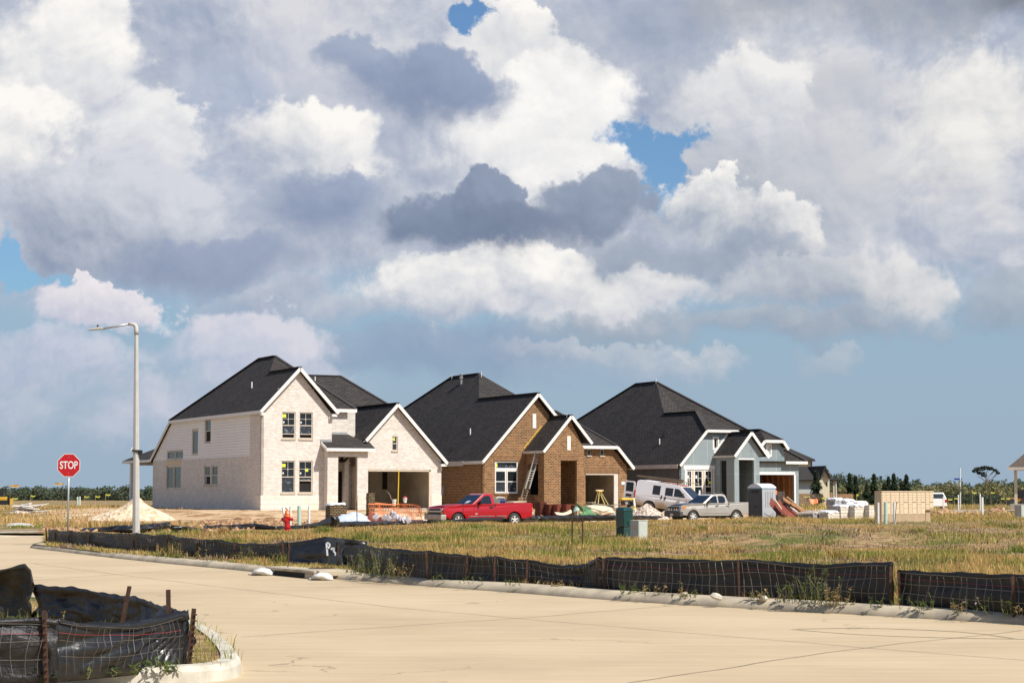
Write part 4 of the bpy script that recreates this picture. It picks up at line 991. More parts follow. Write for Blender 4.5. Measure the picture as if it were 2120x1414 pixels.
c.roof([[(7.3, -.33, 5.0), (8.95, -.33, 5.0), (8.15, 1.6, 5.84)], [(8.95, -.33, 5.0), (9.38, -.33, 4.5), (9.38, 4.2, 4.5), (8.15, 6.2, 5.84), (8.15, 1.6, 5.84)], [(7.3, -.33, 5.0), (8.15, 1.6, 5.84), (8.15, 6.2, 5.84), (6.5, 4, 4.05), (6.5, -.33, 4.1)]], name='garage_roof')
c.trim([((7.3, -.36, 4.98), (8.95, -.36, 4.98)), ((8.95, -.36, 4.98), (9.42, -.36, 4.38)), ((7.3, -.36, 4.98), (6.85, -.36, 4.5))], h=.22); c.trim([((9.15, -.36, 3.4), (11.12, -.36, 3.4))], h=.2)
C = (3.57, 7.97, 7.2); B = (6.1, 13.34, 10.0); A = (6.1, 16.5, 10.0); Dd = (3.55, 3.15, 7.18)
c.roof([[(-.11, -.35, 3.11), (2.22, -.35, 5.68), Dd, C, B, A, (-.11, 29.5, 3.11)], [(2.22, -.35, 5.68), (4.88, -.35, 5.68), Dd], [(4.88, -.35, 5.68), (5.1, -.35, 5.4), (5.9, 1.6, 4.6), (5.5, 5.0, 5.05), C, Dd],
        [B, C, (5.5, 5.0, 5.0), (6.6, .6, 3.4), (6.6, -.33, 3.42), (11.12, -.33, 3.42)], [A, B, (11.12, -.33, 3.42), (11.12, 29.5, 3.42)], [A, (11.12, 29.5, 3.3), (-.11, 29.5, 3.3)]])
c.trim([((-.13, -.37, 3.09), (2.22, -.37, 5.68)), ((2.22, -.37, 5.68), (4.9, -.37, 5.68)), ((4.88, -.37, 5.68), (5.15, -.37, 5.34))], h=.20); c.trim([((-.13, .0, 3.09), (-.13, 28, 3.09))], 'fascia_raw', h=.3, drop=.11)
vent_pipe(c, 1.35, 5.0, L3(1.35), .05, .42); vent_pipe(c, 1.9, 5.2, L3(1.9) + .05, .07, .22, 'black'); vent_pipe(c, 6.0, 13.2, 9.9, .03, .35)
c.box('slab', -.03, 11, .02, 20, -.6, -.302, 'concrete'); c.box('slab', 3, 10.6, -2.8, .0, -.6, -.305, 'concrete')

def ridge_caps(h, segs):
    for p, q in segs: MB().bar(Vector(p) + Vector((0, 0, .02)), Vector(q) + Vector((0, 0, .02)), .30, .05).build('ridge_cap', M['ridge'], h.o)
M['ridge'] = plain('charcoal_ridge_shingles', (0.040, 0.034, 0.031), .9, var=.3, scale=4)
ridge_caps(a, [((3.78, 8.1, 10.67), (3.78, 11.3, 10.67)), ((3.78, 11.3, 10.67), (-.15, 20.2, 6.45)), ((3.78, 8.1, 10.67), (7.05, .9, 6.71)), ((2.55, -.35, 9.35), (2.55, 5.7, 9.35)), ((5.2, 14.3, 9.78), (11.2, 14.3, 9.78)), ((11.2, 14.3, 9.78), (14.0, 9, 6.88)), ((9.6, -.35, 7.12), (9.6, 8.4, 7.12))])
ridge_caps(b, [((6.2, 13.44, 10.24), (6.2, 18.3, 10.24)), ((6.2, 18.3, 10.24), (-.13, 31.5, 3.27)), ((4.22, -.35, 8.06), (4.22, 9.35, 8.06)), ((5.35, -3.1, 6.42), (5.35, 1.7, 6.42)), ((8.2, 4.65, 7.06), (10.6, -.33, 4.4))])
ridge_caps(c, [((6.1, 13.34, 10.0), (6.1, 16.5, 10.0)), ((6.1, 16.5, 10.0), (-.11, 29.5, 3.11)), ((6.1, 13.34, 10.0), (11.12, -.33, 3.42)), ((3.55, 3.15, 7.18), (3.57, 7.97, 7.2)), ((3.55, 3.15, 7.18), (2.22, -.35, 5.68)), ((8.15, 1.6, 5.84), (8.15, 6.2, 5.84)), ((8.15, 1.6, 5.84), (8.95, -.33, 5.0)), ((4.42, -2.9, 5.5), (4.42, 1.5, 5.5))])
# ---------------------------------------------------------------- silt fences
def lerp_list(pts, n_step):
    out = []
    for (p, h), (q, g) in zip(pts[:-1], pts[1:]):
        L = (q - p).length; n = max(1, int(L / n_step))
        for k in range(n): out.append((p.lerp(q, k / n), h + (g - h) * k / n))
    out.append(pts[-1]); return out
def fence(label, cat_pts, posts=(), z0=0.125, mat='fabric', wire=True, wmat='wire', amp=0.05, seed=0, step=0.10, sag=0.05, lean=0.0, fold=True, wh=0.16, post_h=0.06, name='silt_fence', group=None, red=True, radial=0, wgap=0.15, near=False, wamp=0.02, wt=0.009, slump=0.0):
    rng = random.Random(seed)
    P = [(gr(x, yb, z0), (yb - yt) / (FPX / gr(x, yb, z0).y) * 1.0) for x, yb, yt in cat_pts]
    S = lerp_list(P, step)
    f = empty(name, S[0][0], 0, label, 'silt fence', group)
    org = S[0][0]
    dist = [0.0]
    for i in range(1, len(S)): dist.append(dist[-1] + (S[i][0] - S[i - 1][0]).length)
    Dm = np.array(dist)
    pd = sorted([min(range(len(S)), key=lambda i: abs(pxof(S[i][0].x, S[i][0].y) - px)) for px in posts])
    pdist = [dist[i] for i in pd]
    NR = 24 if near else 9
    rows = []; front = []
    base = S
    nrm = []
    for i in range(len(S)):
        d = S[min(i + 1, len(S) - 1)][0] - S[max(i - 1, 0)][0]; d.normalize(); n = Vector((d.y, -d.x, 0))
        if n.y > 0: n = -n
        nrm.append(n)
    for i, (p, h) in enumerate(S):
        # the cloth hangs slack between posts
        t = 0.5
        if pdist:
            a = max([q for q in pdist if q <= dist[i]] or [dist[0]]); c = min([q for q in pdist if q > dist[i]] or [dist[-1]])
            t = (dist[i] - a) / max(c - a, 1e-3)
        sg = 4 * t * (1 - t)
        col = []
        hh = h - sag * sg * h + 0.02 * math.sin(dist[i] * 3.1 + seed) * h
        for r in range(NR):
            u = r / (NR - 1)
            x_, y_ = dist[i] * 1.0, u * 1.2
            b = (float(fbm(np.array([x_ * 1.0]), np.array([y_ * 2 + seed * 3]), 0.9, seed + 2, 3)[0]) - 0.45) * 2 * amp * math.sin(math.pi * min(1, u * 1.02)) * (0.5 + sg)
            b += amp * 0.45 * math.sin(dist[i] * 5.5 + 3 * u + seed) * math.sin(math.pi * u) * sg
            # folds pulled tight toward the posts
            b += amp * 0.6 * (1 - sg) * math.sin((u * 9 + dist[i] * 2.2)) * math.sin(math.pi * u) * 0.6
            if radial:                                       # creases fanning out of the top right corner
                th_ = math.atan2((1 - u) * h + .01, dist[-1] - dist[i] + .05); rr_ = math.hypot((1 - u) * h, dist[-1] - dist[i])
                b += radial * min(1, rr_ * 2.2) * (abs(math.sin(th_ * 21 + 1.5 * math.sin(dist[i] * 2.3))) ** .7 - .55) * math.sin(math.pi * min(1, u + .04)) * max(.35, 1 - rr_ / 2.6)
            q = p + nrm[i] * (b + lean * u * h + slump * math.sin(u * math.pi) * h) + Vector((0, 0, hh * u - (0.04 if r == 0 else 0)))
            col.append(q - org)
        if fold:                                           # top hem folded over the wire
            w = 0.03 + 0.06 * abs(math.sin(dist[i] * 1.3 + seed)) * float(fbm(np.array([dist[i]]), np.array([seed * 1.0]), .5, 8, 3)[0] + .3); jz = .012 * math.sin(dist[i] * 11 + seed) * math.sin(dist[i] * 4.3)
            col.append(p + nrm[i] * (lean * h + 0.014) + Vector((0, 0, hh + 0.008 + jz)) - org); col.append(p + nrm[i] * (lean * h + 0.022 + jz) + Vector((0, 0, hh - w)) - org)
        rows.append(col)
    mb = MB(); mb.grid(rows); mb.build('fabric', M[mat], f, smooth=True, solid=0.006)
    if wire:
        wm = MB(); nx = int(dist[-1] / wgap)
        def pt(dd, u, off=0.03):
            fi = min(len(S) - 1.001, float(np.interp(dd, Dm, np.arange(len(S))))); i = int(fi); f_ = fi - i
            fj = min(NR - 1.001, u * (NR - 1)); j = int(fj); g_ = fj - j
            q = rows[i][j].lerp(rows[i][j + 1], g_).lerp(rows[i + 1][j].lerp(rows[i + 1][j + 1], g_), f_)
            return q + nrm[i] * (off + abs(wamp * math.sin(dd * 1.3 + u * 3 + seed))) + Vector((0, 0, 0.02 * math.sin(dd * 1.7 + u * 3)))
        for k in range(1, nx):
            dd = k * wgap; jx = 0.012 * math.sin(k * 1.9)
            pts = [pt(dd + jx * u * 3 + 0.035 * math.sin(u * 3.2 + k * .21 + seed), u) for u in (0.04, 0.2, 0.36, 0.52, 0.68, 0.82, 0.92)]
            for a_, b_ in zip(pts[:-1], pts[1:]): wm.bar(a_, b_, wt)
        nh = max(2, int(P[0][1] / wh))
        for r in range(1, nh + 1):
            u = 0.94 * r / nh
            prev = None
            for k in range(nx * 2):
                q = pt(k * wgap / 2 + 0.01, u + 0.025 * math.sin(k * .21 + r * 2))
                if prev is not None and (q - prev).length < 1: wm.bar(prev, q, wt)
                prev = q
        wm.build('wire_mesh', M[wmat], f, uv=False)
        if red:
            rm = MB(); prev = None
            for k in range(nx * 2):
                q = pt(k * wgap / 2, 0.74 + 0.04 * math.sin(k * .13), 0.012)
                if prev is not None and (q - prev).length < 1: rm.bar(prev, q, wt * (1.3 if near else .8))
                prev = q
            rm.build('stitch_line', M['red_thread'], f, uv=False)
    for k, i in enumerate(pd):
        p, h = S[i]; mb = MB(); tl = rng.uniform(-.05, .05)
        t0 = p - org + nrm[i] * 0.05 + Vector((0, 0, -.1)); t1 = t0 + Vector((tl, 0, h + .1 + post_h + rng.uniform(0, .06)))
        w = 0.036 if near else 0.032
        mb.bar(t0, t1, w, 0.012); mb.bar(t0 + nrm[i] * .02, t1 + nrm[i] * .02, 0.012, w)
        if near:
            for s_ in range(9): mb.obox(t0.lerp(t1, (s_ + 2) / 11) + nrm[i] * .045, (.012, 0, 0), (0, .008, 0), (0, 0, .006))
        mb.build('post', M['rust'], f)
    return f
M['red_thread'] = plain('red_marking_thread', (0.28, 0.03, 0.035), 0.7)

FL = [(101, 1121, 1096), (108, 1124, 1096), (125, 1126, 1098), (197, 1133, 1102), (289, 1143, 1104.5), (355, 1148, 1108), (417, 1155, 1117), (450, 1157, 1116), (495, 1160, 1125), (540, 1164, 1124), (597, 1169, 1124)]
fence('long low black silt fence curving round the corner by the stop sign', FL, (101, 125, 155, 197, 289, 355, 417, 495, 597), seed=1, red=False, wmat='wire_dark', amp=.05, wt=.006, post_h=.0)
FM = [(700, 1176, 1128), (760, 1184, 1128), (809, 1191, 1135), (893, 1198, 1142), (970, 1202, 1150), (1029, 1205, 1152), (1096, 1208, 1161), (1165, 1211, 1169), (1217, 1215, 1166), (1243, 1219, 1155)]
fence('sagging black silt fence between the storm drain and the taller wire backed run', FM, (700, 893, 970, 1032, 1096, 1240), seed=2, red=False, wmat='wire_dark', amp=.06, wt=.006, sag=.05, post_h=.0)
FR = [(1243, 1219, 1154), (1332, 1225, 1153), (1484, 1233, 1158), (1640, 1238, 1164), (1775, 1247, 1165), (1851, 1253, 1166)]
fence('straight black silt fence with clear wire grid, right of the sagging run', FR, (1258, 1531, 1848), seed=3, amp=.045, wt=.006, post_h=-.05)
FE_ = [(1861, 1253, 1180), (1950, 1259, 1183), (2120, 1271, 1190), (2300, 1284, 1196)]
fence('lower black silt fence beside the gap at the right edge', FE_, (1863, 2100, 2290), seed=4, amp=.05, wt=.006, post_h=-.03)
# black plastic over the drain
def plastic_cover():
    f = empty('plastic_sheet', gr(600, 1172, .125), 0, 'crumpled black plastic sheet draped over posts behind the storm drain, white mark sprayed on it', 'plastic sheet')
    o = f.location
    prof = [(597, 1172, 1124), (640, 1173, 1118), (672, 1174, 1111), (697, 1176, 1114), (712, 1178, 1120)]
    S = lerp_list([(gr(x, yb, .125), (yb - yt) / (FPX / gr(x, yb, .125).y)) for x, yb, yt in prof], .08)
    rows = []
    for i, (p, h) in enumerate(S):
        c = []
        for r in range(12):
            u = r / 11
            n_ = (float(fbm(np.array([i * .08]), np.array([u * 1.3]), .45, 77, 4)[0]) - .5) * .34
            c.append(p - o + Vector((0.02 * math.sin(9 * u), -n_ * math.sin(math.pi * u) - 0.30 * (1 - u) ** 1.5, h * u)))
        rows.append(c)
    MB().grid(rows).build('sheet', M['fabric_shiny'], f, smooth=True, solid=.006)
    S2 = lerp_list([(gr(x, 1166, .125), (1166 - yt) / (FPX / gr(x, 1166, .125).y)) for x, yt in ((660, 1113), (697, 1114), (760, 1121))], .1)
    rows = [[p - o + Vector((0, .05 * math.sin(i * .9 + r), h * (0.3 + 0.7 * r / 4))) for r in range(5)] for i, (p, h) in enumerate(S2)]
    MB().grid(rows).build('sheet', M['fabric_shiny'], f, smooth=True, solid=.006)
    for px in (599, 700):
        q = gr(px, 1177, .125) - o; MB().bar(q + Vector((0, -.34, -.1)), q + Vector((.03, -.3, .5)), .045, .02).build('post', M['rust'], f)
    # sprayed mark
    k = MB(); zz = lambda x, y: at(x, y, gr(685, 1176, .125).y - .36) - o
    def stroke(pp, w=.035):
        for a_, b_ in zip(pp[:-1], pp[1:]): k.bar(zz(*a_), zz(*b_), w, .012, up=(0, 1, 0))
    stroke([(678, 1150), (677, 1138), (676, 1124)]); stroke([(676, 1124), (681, 1124), (683, 1129), (680, 1134), (677, 1136)]); stroke([(685, 1137), (689, 1134), (692, 1136), (690, 1140)]); stroke([(690, 1140), (694, 1144), (695, 1150)], .03)
    k.build('sprayed_mark', M['sticker'], f, uv=False)
    return f
plastic_cover()
# second line, trampled flat
kw = dict(wire=False, amp=.16, mat='fabric_shiny', fold=True, slump=.35, lean=.35, step=.14)
fence('crumpled black fabric heap at the foot of the street lamp', [(175, 1102, 1093), (215, 1104, 1091), (262, 1105, 1086), (310, 1104, 1083), (345, 1101, 1079), (352, 1101, 1080)], (), z0=.10, seed=11, **kw)
fence('slack strip of black fabric right of the lamp heap', [(355, 1104, 1086), (380, 1104, 1089), (405, 1102, 1092)], (), z0=.10, seed=12, **kw)
fence('trampled black silt fence left of the red hydrant', [(418, 1100, 1089), (470, 1099, 1086), (526, 1097, 1083)], (430, 526), z0=.10, seed=13, **kw)
fence('trampled black silt fence behind the red hydrant, bunched up beside the pallet', [(533, 1098, 1084), (570, 1099, 1089), (620, 1097, 1087), (655, 1095, 1080), (680, 1094, 1066), (690, 1094, 1068), (697, 1093, 1080), (760, 1091, 1079), (850, 1086, 1077), (880, 1084, 1077)], (739,), z0=.10, seed=14, post_h=.9, **{**kw, 'amp': .12})
fence('fallen black silt fence in front of the red pickup', [(884, 1084, 1077), (920, 1084, 1076), (955, 1083, 1074), (1005, 1082, 1071), (1060, 1080, 1069), (1110, 1078.5, 1067.5)], (956,), z0=.10, seed=15, post_h=.8, **{**kw, 'amp': .08})
fence('low black silt fence below the brick stacks and board heap', [(1112, 1079, 1068), (1200, 1077, 1065.5), (1270, 1076, 1066), (1340, 1074, 1067), (1385, 1073, 1069)], (), z0=.10, seed=16, **{**kw, 'amp': .08, 'lean': .1})
fence('low grey black silt fence below the white block pallets', [(1600, 1071, 1061), (1700, 1071, 1062), (1796, 1070.5, 1063)], (1652,), z0=.10, seed=17, post_h=0, **{**kw, 'amp': .06, 'lean': .1})
fence('dark silt fence lying along the far dirt right of the mailboxes', [(1960, 1063, 1056), (2060, 1064, 1057), (2200, 1066, 1058)], (), z0=.10, seed=18, **{**kw, 'amp': .06})
# nearest corner
NF = [(-130, 1412, 1285), (0, 1407, 1281), (60, 1405, 1279), (110, 1403, 1281), (119, 1403, 1283)]
fence('near black silt fence with bent wire grid, left of the rusty post', NF, (110,), z0=.135, seed=21, near=True, amp=.06, wt=.0032, step=.03, wgap=.105, post_h=.02, sag=.02, wamp=.012)
NG = [(116, 1402, 1283), (160, 1399, 1289), (220, 1393, 1288), (280, 1387, 1286), (340, 1379, 1276), (386, 1374, 1268)]
fence('near glossy black silt fence stretched to the corner post', NG, (388,), z0=.135, seed=22, near=True, mat='fabric_shiny', wmat='wire_dark', amp=.06, radial=.075, wt=.0026, step=.016, wgap=.09, post_h=.03, sag=.03, wamp=.006)
NB = [(66, 1286, 1206), (90, 1290, 1211), (150, 1297, 1217), (215, 1305, 1226), (250, 1311, 1231), (300, 1325, 1241), (350, 1346, 1258), (386, 1372, 1268)]
fence('back run of the near black silt fence seen from its inner side', NB, (), z0=.135, seed=23, near=True, wire=False, mat='fabric', amp=.09, step=.04, sag=.03)
NL = [(-90, 1278, 1190), (0, 1282, 1184), (30, 1283, 1177), (52, 1284, 1173), (62, 1285, 1182), (68, 1288, 1206)]
fence('tall drooping olive black fabric at the left edge', NL, (), z0=.135, seed=24, near=True, wire=False, mat='fabric_olive', amp=.10, step=.04, sag=.0)
M_ol = None
def rusty_stake(label, x, y0, y1, z0=.135, lx=0, name='rusty_stake'):
    p = gr(x, y0, z0); top = at(x + lx, y1, p.y)
    f = MB(); d = top - p
    f.bar((0, 0, -.2), d, .045, .012); f.bar((0, -.02, -.2), d + Vector((0, -.02, 0)), .012, .045)
    o = f.build(name, M['rust'], loc=p); tag(o, label, 'stake'); return o
rusty_stake('rusty stake tilted against the back of the near fence', 240, 1322, 1213, lx=29)
rusty_stake('upright rusty stake behind the near corner post', 352, 1352, 1220, lx=-3)
rusty_stake('thin steel stake in the grass, left of a matching pair', 1184, 1131, 1055, .125, lx=1)
rusty_stake('thin steel stake in the grass, right of a matching pair', 1206, 1130, 1068, .125, lx=0)

# ---------------------------------------------------------------- street furniture
def text_mesh(body, size, th=.004, sx=1.0, bold=0.0):
    cu = bpy.data.curves.new('lettering', 'FONT'); cu.body = body; cu.size = size; cu.align_x = 'CENTER'; cu.align_y = 'CENTER'; cu.extrude = th; cu.offset = bold
    o = bpy.data.objects.new('lettering', cu); COL.objects.link(o)
    bpy.context.view_layer.update()
    me = bpy.data.meshes.new_from_object(o.evaluated_get(bpy.context.evaluated_depsgraph_get())); bpy.data.objects.remove(o); bpy.data.curves.remove(cu)
    return me
def stop_sign():
    p = gnd(147, 63.0); s = empty('stop_sign', p, R(-3), 'red octagonal stop sign on a grey steel post', 'stop sign')
    zc = at(148.5, 963, 63).z - p.z
    MB().tube([(-.01, .03, -.3), (0.0, .03, zc + .3)], .030, 10).build('post', M['steel'], s, smooth=True)
    Rr = .375 / math.cos(R(22.5))
    def octo(r, y0, y1, nm, m):
        pts = [(r * math.cos(R(22.5 + 45 * k)), y0, zc + r * math.sin(R(22.5 + 45 * k))) for k in range(8)]
        return MB().prism(pts, (0, y1 - y0, 0)).build(nm, m, s)
    octo(Rr, 0, -.004, 'plate', M['sticker']); octo(Rr - .022, -.0045, -.007, 'face', M['sign_red'])
    me = text_mesh('STOP', .345, .002, bold=.006); me.materials.append(M['sign_white'])
    o = bpy.data.objects.new('lettering', me); COL.objects.link(o); o.parent = s
    o.rotation_euler = (math.pi / 2, 0, 0); o.location = (0, -.010, zc - .005); o.scale = (.72, 1.0, 1)
    for z in (zc + .25, zc - .25): MB().lathe([(.012, 0), (.012, -.01)], (0, -.006, z), 8, 'y').build('bolt', M['steel'], s)
M['sign_red'] = plain('sign_red_sheeting', (0.50, 0.006, 0.012), 0.35, var=.05)
M['sign_white'] = plain('sign_white_sheeting', (0.78, 0.78, 0.76), 0.35, var=.03)
stop_sign()
def street_lamp():
    Y = 74.0; p = gnd(287.8, Y); s = empty('street_lamp', p, 0, 'tall pale grey street lamp with a short arm above the corner', 'street lamp')
    top = at(282.3, 690, Y) - p
    mb = MB(); mb.tube([(0, 0, -.2), (0, 0, 0), top], [.148, .146, .075], 8); mb.build('pole', M['pole'], s)
    e0 = top + Vector((0, 0, -.05)); tz = at(282, 672, Y).z - p.z
    mb = MB(); mb.tube([e0, top + Vector((0, 0, .1)), Vector((top.x - .02, 0, tz - .08)), Vector((top.x - .07, 0, tz - .01)), Vector((top.x - .16, 0, tz + .015)), Vector((top.x - .30, 0, tz + .02))], [.088, .085, .082, .08, .07, .062], 10); mb.build('elbow', M['pole'], s, smooth=True)
    a1 = at(210, 681.5, Y) - p
    MB().tube([Vector((top.x - .28, 0, tz + .02)), a1], [.04, .034], 8).build('arm', M['steel'], s, smooth=True)
    l0 = at(214, 680, Y) - p; l1 = at(183, 682.5, Y) - p
    hd = MB(); w = .13
    hd.prism([l0 + Vector((0, -w, .03)), l0 + Vector((-.15, -w, .055)), l1 + Vector((0, -w, .0)), l1 + Vector((.02, -w, -.03)), l0 + Vector((-.25, -w, -.06)), l0 + Vector((0, -w, -.04))], (0, 2 * w, 0))
    hd.build('lamp_head', M['pole'], s, bevel=.015)
    MB().lathe([(.035, 0), (.035, .07), (.03, .085)], l0 + Vector((-.22, 0, .05)), 10).build('photocell', M['black'], s)
    bz = at(286, 933, Y).z - p.z; bxp = top.x * bz / top.z
    MB().box(bxp - .14, bxp + .15, -.15, .14, bz - .03, bz + .03).build('strap', M['black'], s)
    MB().box(bxp + .12, bxp + .24, -.10, .02, bz - .16, bz + .02).build('bracket', M['black'], s)
    MB().tube([(bxp - .22, -.08, bz - .12), (bxp - .17, -.08, bz + .05), (bxp - .12, -.08, bz + .12)], .025, 6).build('strap_buckle', M['sticker'], s)
    MB().lathe([(.012, 0), (.012, -.02)], (top.x * .72, -.105, at(287, 815, Y).z - p.z), 8, 'y').build('bolt', M['steel'], s)
street_lamp()
def hydrant():
    Y = 79.5; p = gnd(598, Y); p.z = at(598, 1100, Y).z
    s = empty('fire_hydrant', p, R(-20), 'red fire hydrant with orange bonnet in the grass', 'fire hydrant')
    MB().lathe([(.17, -.1), (.17, .05), (.115, .06), (.115, .16), (.15, .165), (.15, .20), (.115, .21), (.112, .52), (.14, .53), (.14, .60)], n=20).build('barrel', M['hyd_red'], s, smooth=False)
    MB().lathe([(.15, .60), (.15, .63), (.13, .66), (.115, .74), (.075, .82), (.03, .85), (.03, .90), (.001, .90)], n=20).build('bonnet', M['hyd_orange'], s)
    for sx in (-1, 1):
        MB().lathe([(.055, 0), (.055, sx * .08), (.075, sx * .085), (.075, sx * .13), (.03, sx * .14), (.03, sx * .17)], (sx * .10, 0, .50), 12, 'x').build('side_nozzle', M['hyd_red'], s, recalc=True)
    MB().lathe([(.075, 0), (.075, -.08), (.10, -.085), (.10, -.13), (.03, -.14), (.03, -.17)], (0, -.10, .46), 14, 'y').build('front_nozzle', M['hyd_red'], s, recalc=True)
    MB().bar((-.02, 0, .90), (-.10, .02, .97), .03).build('cap_tie', M['black'], s)
M['hyd_red'] = plain('hydrant_red_enamel', (0.50, 0.012, 0.016), 0.3, coat=.4, var=.08)
M['hyd_orange'] = plain('hydrant_orange_enamel', (0.72, 0.13, 0.018), 0.35, var=.08)
hydrant()
def green_box():
    Y = 65.0; p = gnd(1291, Y); s = empty('utility_pedestal', p, R(38), 'dark green rounded utility pedestal in the grass', 'utility box')
    h = .98; w = .21
    MB().box(-w + .01, w - .01, -w + .01, w - .01, -.1, .32).build('base', M['green_dark'], s, bevel=.02)
    MB().box(-w, w, -w, w, .325, h - .08).build('cover', M['green_box'], s, bevel=.03)
    MB()._add([(x * (w + .012), y * (w + .012), h - .08) for x, y in ((-1, -1), (1, -1), (1, 1), (-1, 1))] + [(x * w * .72, y * w * .72, h) for x, y in ((-1, -1), (1, -1), (1, 1), (-1, 1))] + [(x * (w + .012), y * (w + .012), h - .12) for x, y in ((-1, -1), (1, -1), (1, 1), (-1, 1))], [(4, 5, 6, 7), (0, 1, 5, 4), (1, 2, 6, 5), (2, 3, 7, 6), (3, 0, 4, 7), (8, 9, 1, 0), (9, 10, 2, 1), (10, 11, 3, 2), (11, 8, 0, 3)]).build('lid', M['green_box'], s, bevel=.03)
    MB().box(-.03, .05, -w - .03, -w - .002, .40, .50).build('latch', M['green_dark'], s); MB().box(-w - .01, w + .01, -w - .012, -w - .003, .345, .375).build('seam', M['green_dark'], s)
M['green_box'] = plain('dark_green_gloss_plastic', (0.005, 0.045, 0.042), 0.22, coat=.5, var=.1)
M['green_dark'] = plain('dark_green_base_plastic', (0.012, 0.045, 0.038), 0.6, var=.2)
green_box()
def grey_box(label, px, Y, w, h, rz, z=None):
    p = gnd(px, Y); s = empty('utility_pedestal', p, rz, label, 'utility box')
    MB().box(-w, w, -w * .9, w * .9, -.1, h).build('cabinet', M['grey_box'], s, bevel=.012)
    MB().box(-w - .01, w + .01, -w * .9 - .01, w * .9 + .01, h + .001, h + .03).build('lid', M['grey_box'], s, bevel=.01)
    MB().box(-w - .006, -w - .001, -w * .5, w * .5, h * .55, h * .8).build('louver_plate', M['sill'], s)
    MB().box(-w * .8, w * .8, -w * .9 - .006, -w * .9 - .001, .08, h - .05).build('door', M['grey_box'], s)
M['grey_box'] = plain('pale_grey_green_enamel', (0.44, 0.47, 0.41), 0.5, var=.06)
grey_box('small pale grey utility box beside the dark green pedestal', 1321, 63.5, .21, .60, R(42))
grey_box('distant pale green utility box at the right edge', 2107, 118, .3, .82, R(35))
# sandbags at the drain
def sandbag(label, px0, px1, yb, flip=1):
    p = gr((px0 + px1) / 2, yb, 0); L = (px1 - px0) / (FPX / p.y)
    s = empty('sandbag', p, R(-16), label, 'sandbag', 'sandbags at the storm drain')
    mb = MB(); rings = []
    prof = [(-.5, .02), (-.42, .05), (-.36, .035), (-.30, .09), (-.15, .15), (.05, .18), (.25, .17), (.40, .12), (.48, .05), (.5, .01)]
    for k, (x, r) in enumerate(prof):
        ring = []
        for j in range(14):
            a = 2 * math.pi * j / 14
            w = 1 + .10 * math.sin(3 * a + k * 1.3) + .06 * math.sin(5 * a + k)
            ring.append((flip * x * L, math.cos(a) * r * 1.25 * w, max(0.004, r * .42 + math.sin(a) * r * .44 * w + .012 * math.sin(k * 2.1 + j))))
        rings.append(ring + [ring[0]])
    mb.grid(rings).build('bag', M['white_bag'], s, smooth=True, recalc=True)
    MB().lathe([(.03, 0), (.03, .03)], (flip * -.36 * L, 0, .03), 8, 'x').build('tie', M['sill'], s)
M['white_bag'] = plain('white_woven_bag', (0.56, 0.54, 0.50), 0.7, var=.12, scale=7, bmp=.01)
sandbag('white sandbag at the left end of the storm drain opening', 513, 567, 1190.5)
sandbag('white sandbag at the right end of the storm drain opening', 637, 690, 1200.5)
def storm_drain():
    p0 = gr(566, 1190, 0); p1 = gr(640, 1197.5, 0); d = (p1 - p0).normalized(); n = Vector((-d.y, d.x, 0)); L = (p1 - p0).length
    s = empty('storm_drain', p0, math.atan2(d.y, d.x), 'kerb storm drain with a dark slot between two sandbags', 'storm drain')
    MB().box(0.12, L - .14, -.03, .30, .004, .105).build('opening', M['void'], s)  # near-black block paints the dark throat of the drain
    mb = MB(); mb.box(-.35, L + .35, -.05, .02, .106, .165); mb.box(-.35, .118, -.045, .02, -.02, .105); mb.box(L - .138, L + .35, -.045, .02, -.02, .105); mb.build('frame', M['kerb'], s, bevel=.02)
    MB().box(-.30, L + .45, .021, 1.25, .06, .17).build('top_slab', M['kerb'], s, bevel=.015)
    MB().lathe([(.34, .171), (.34, .178), (.30, .18), (.0, .18)], (L * .62, .65, 0), 24).build('manhole_cover', M['rust'], s)
storm_drain()
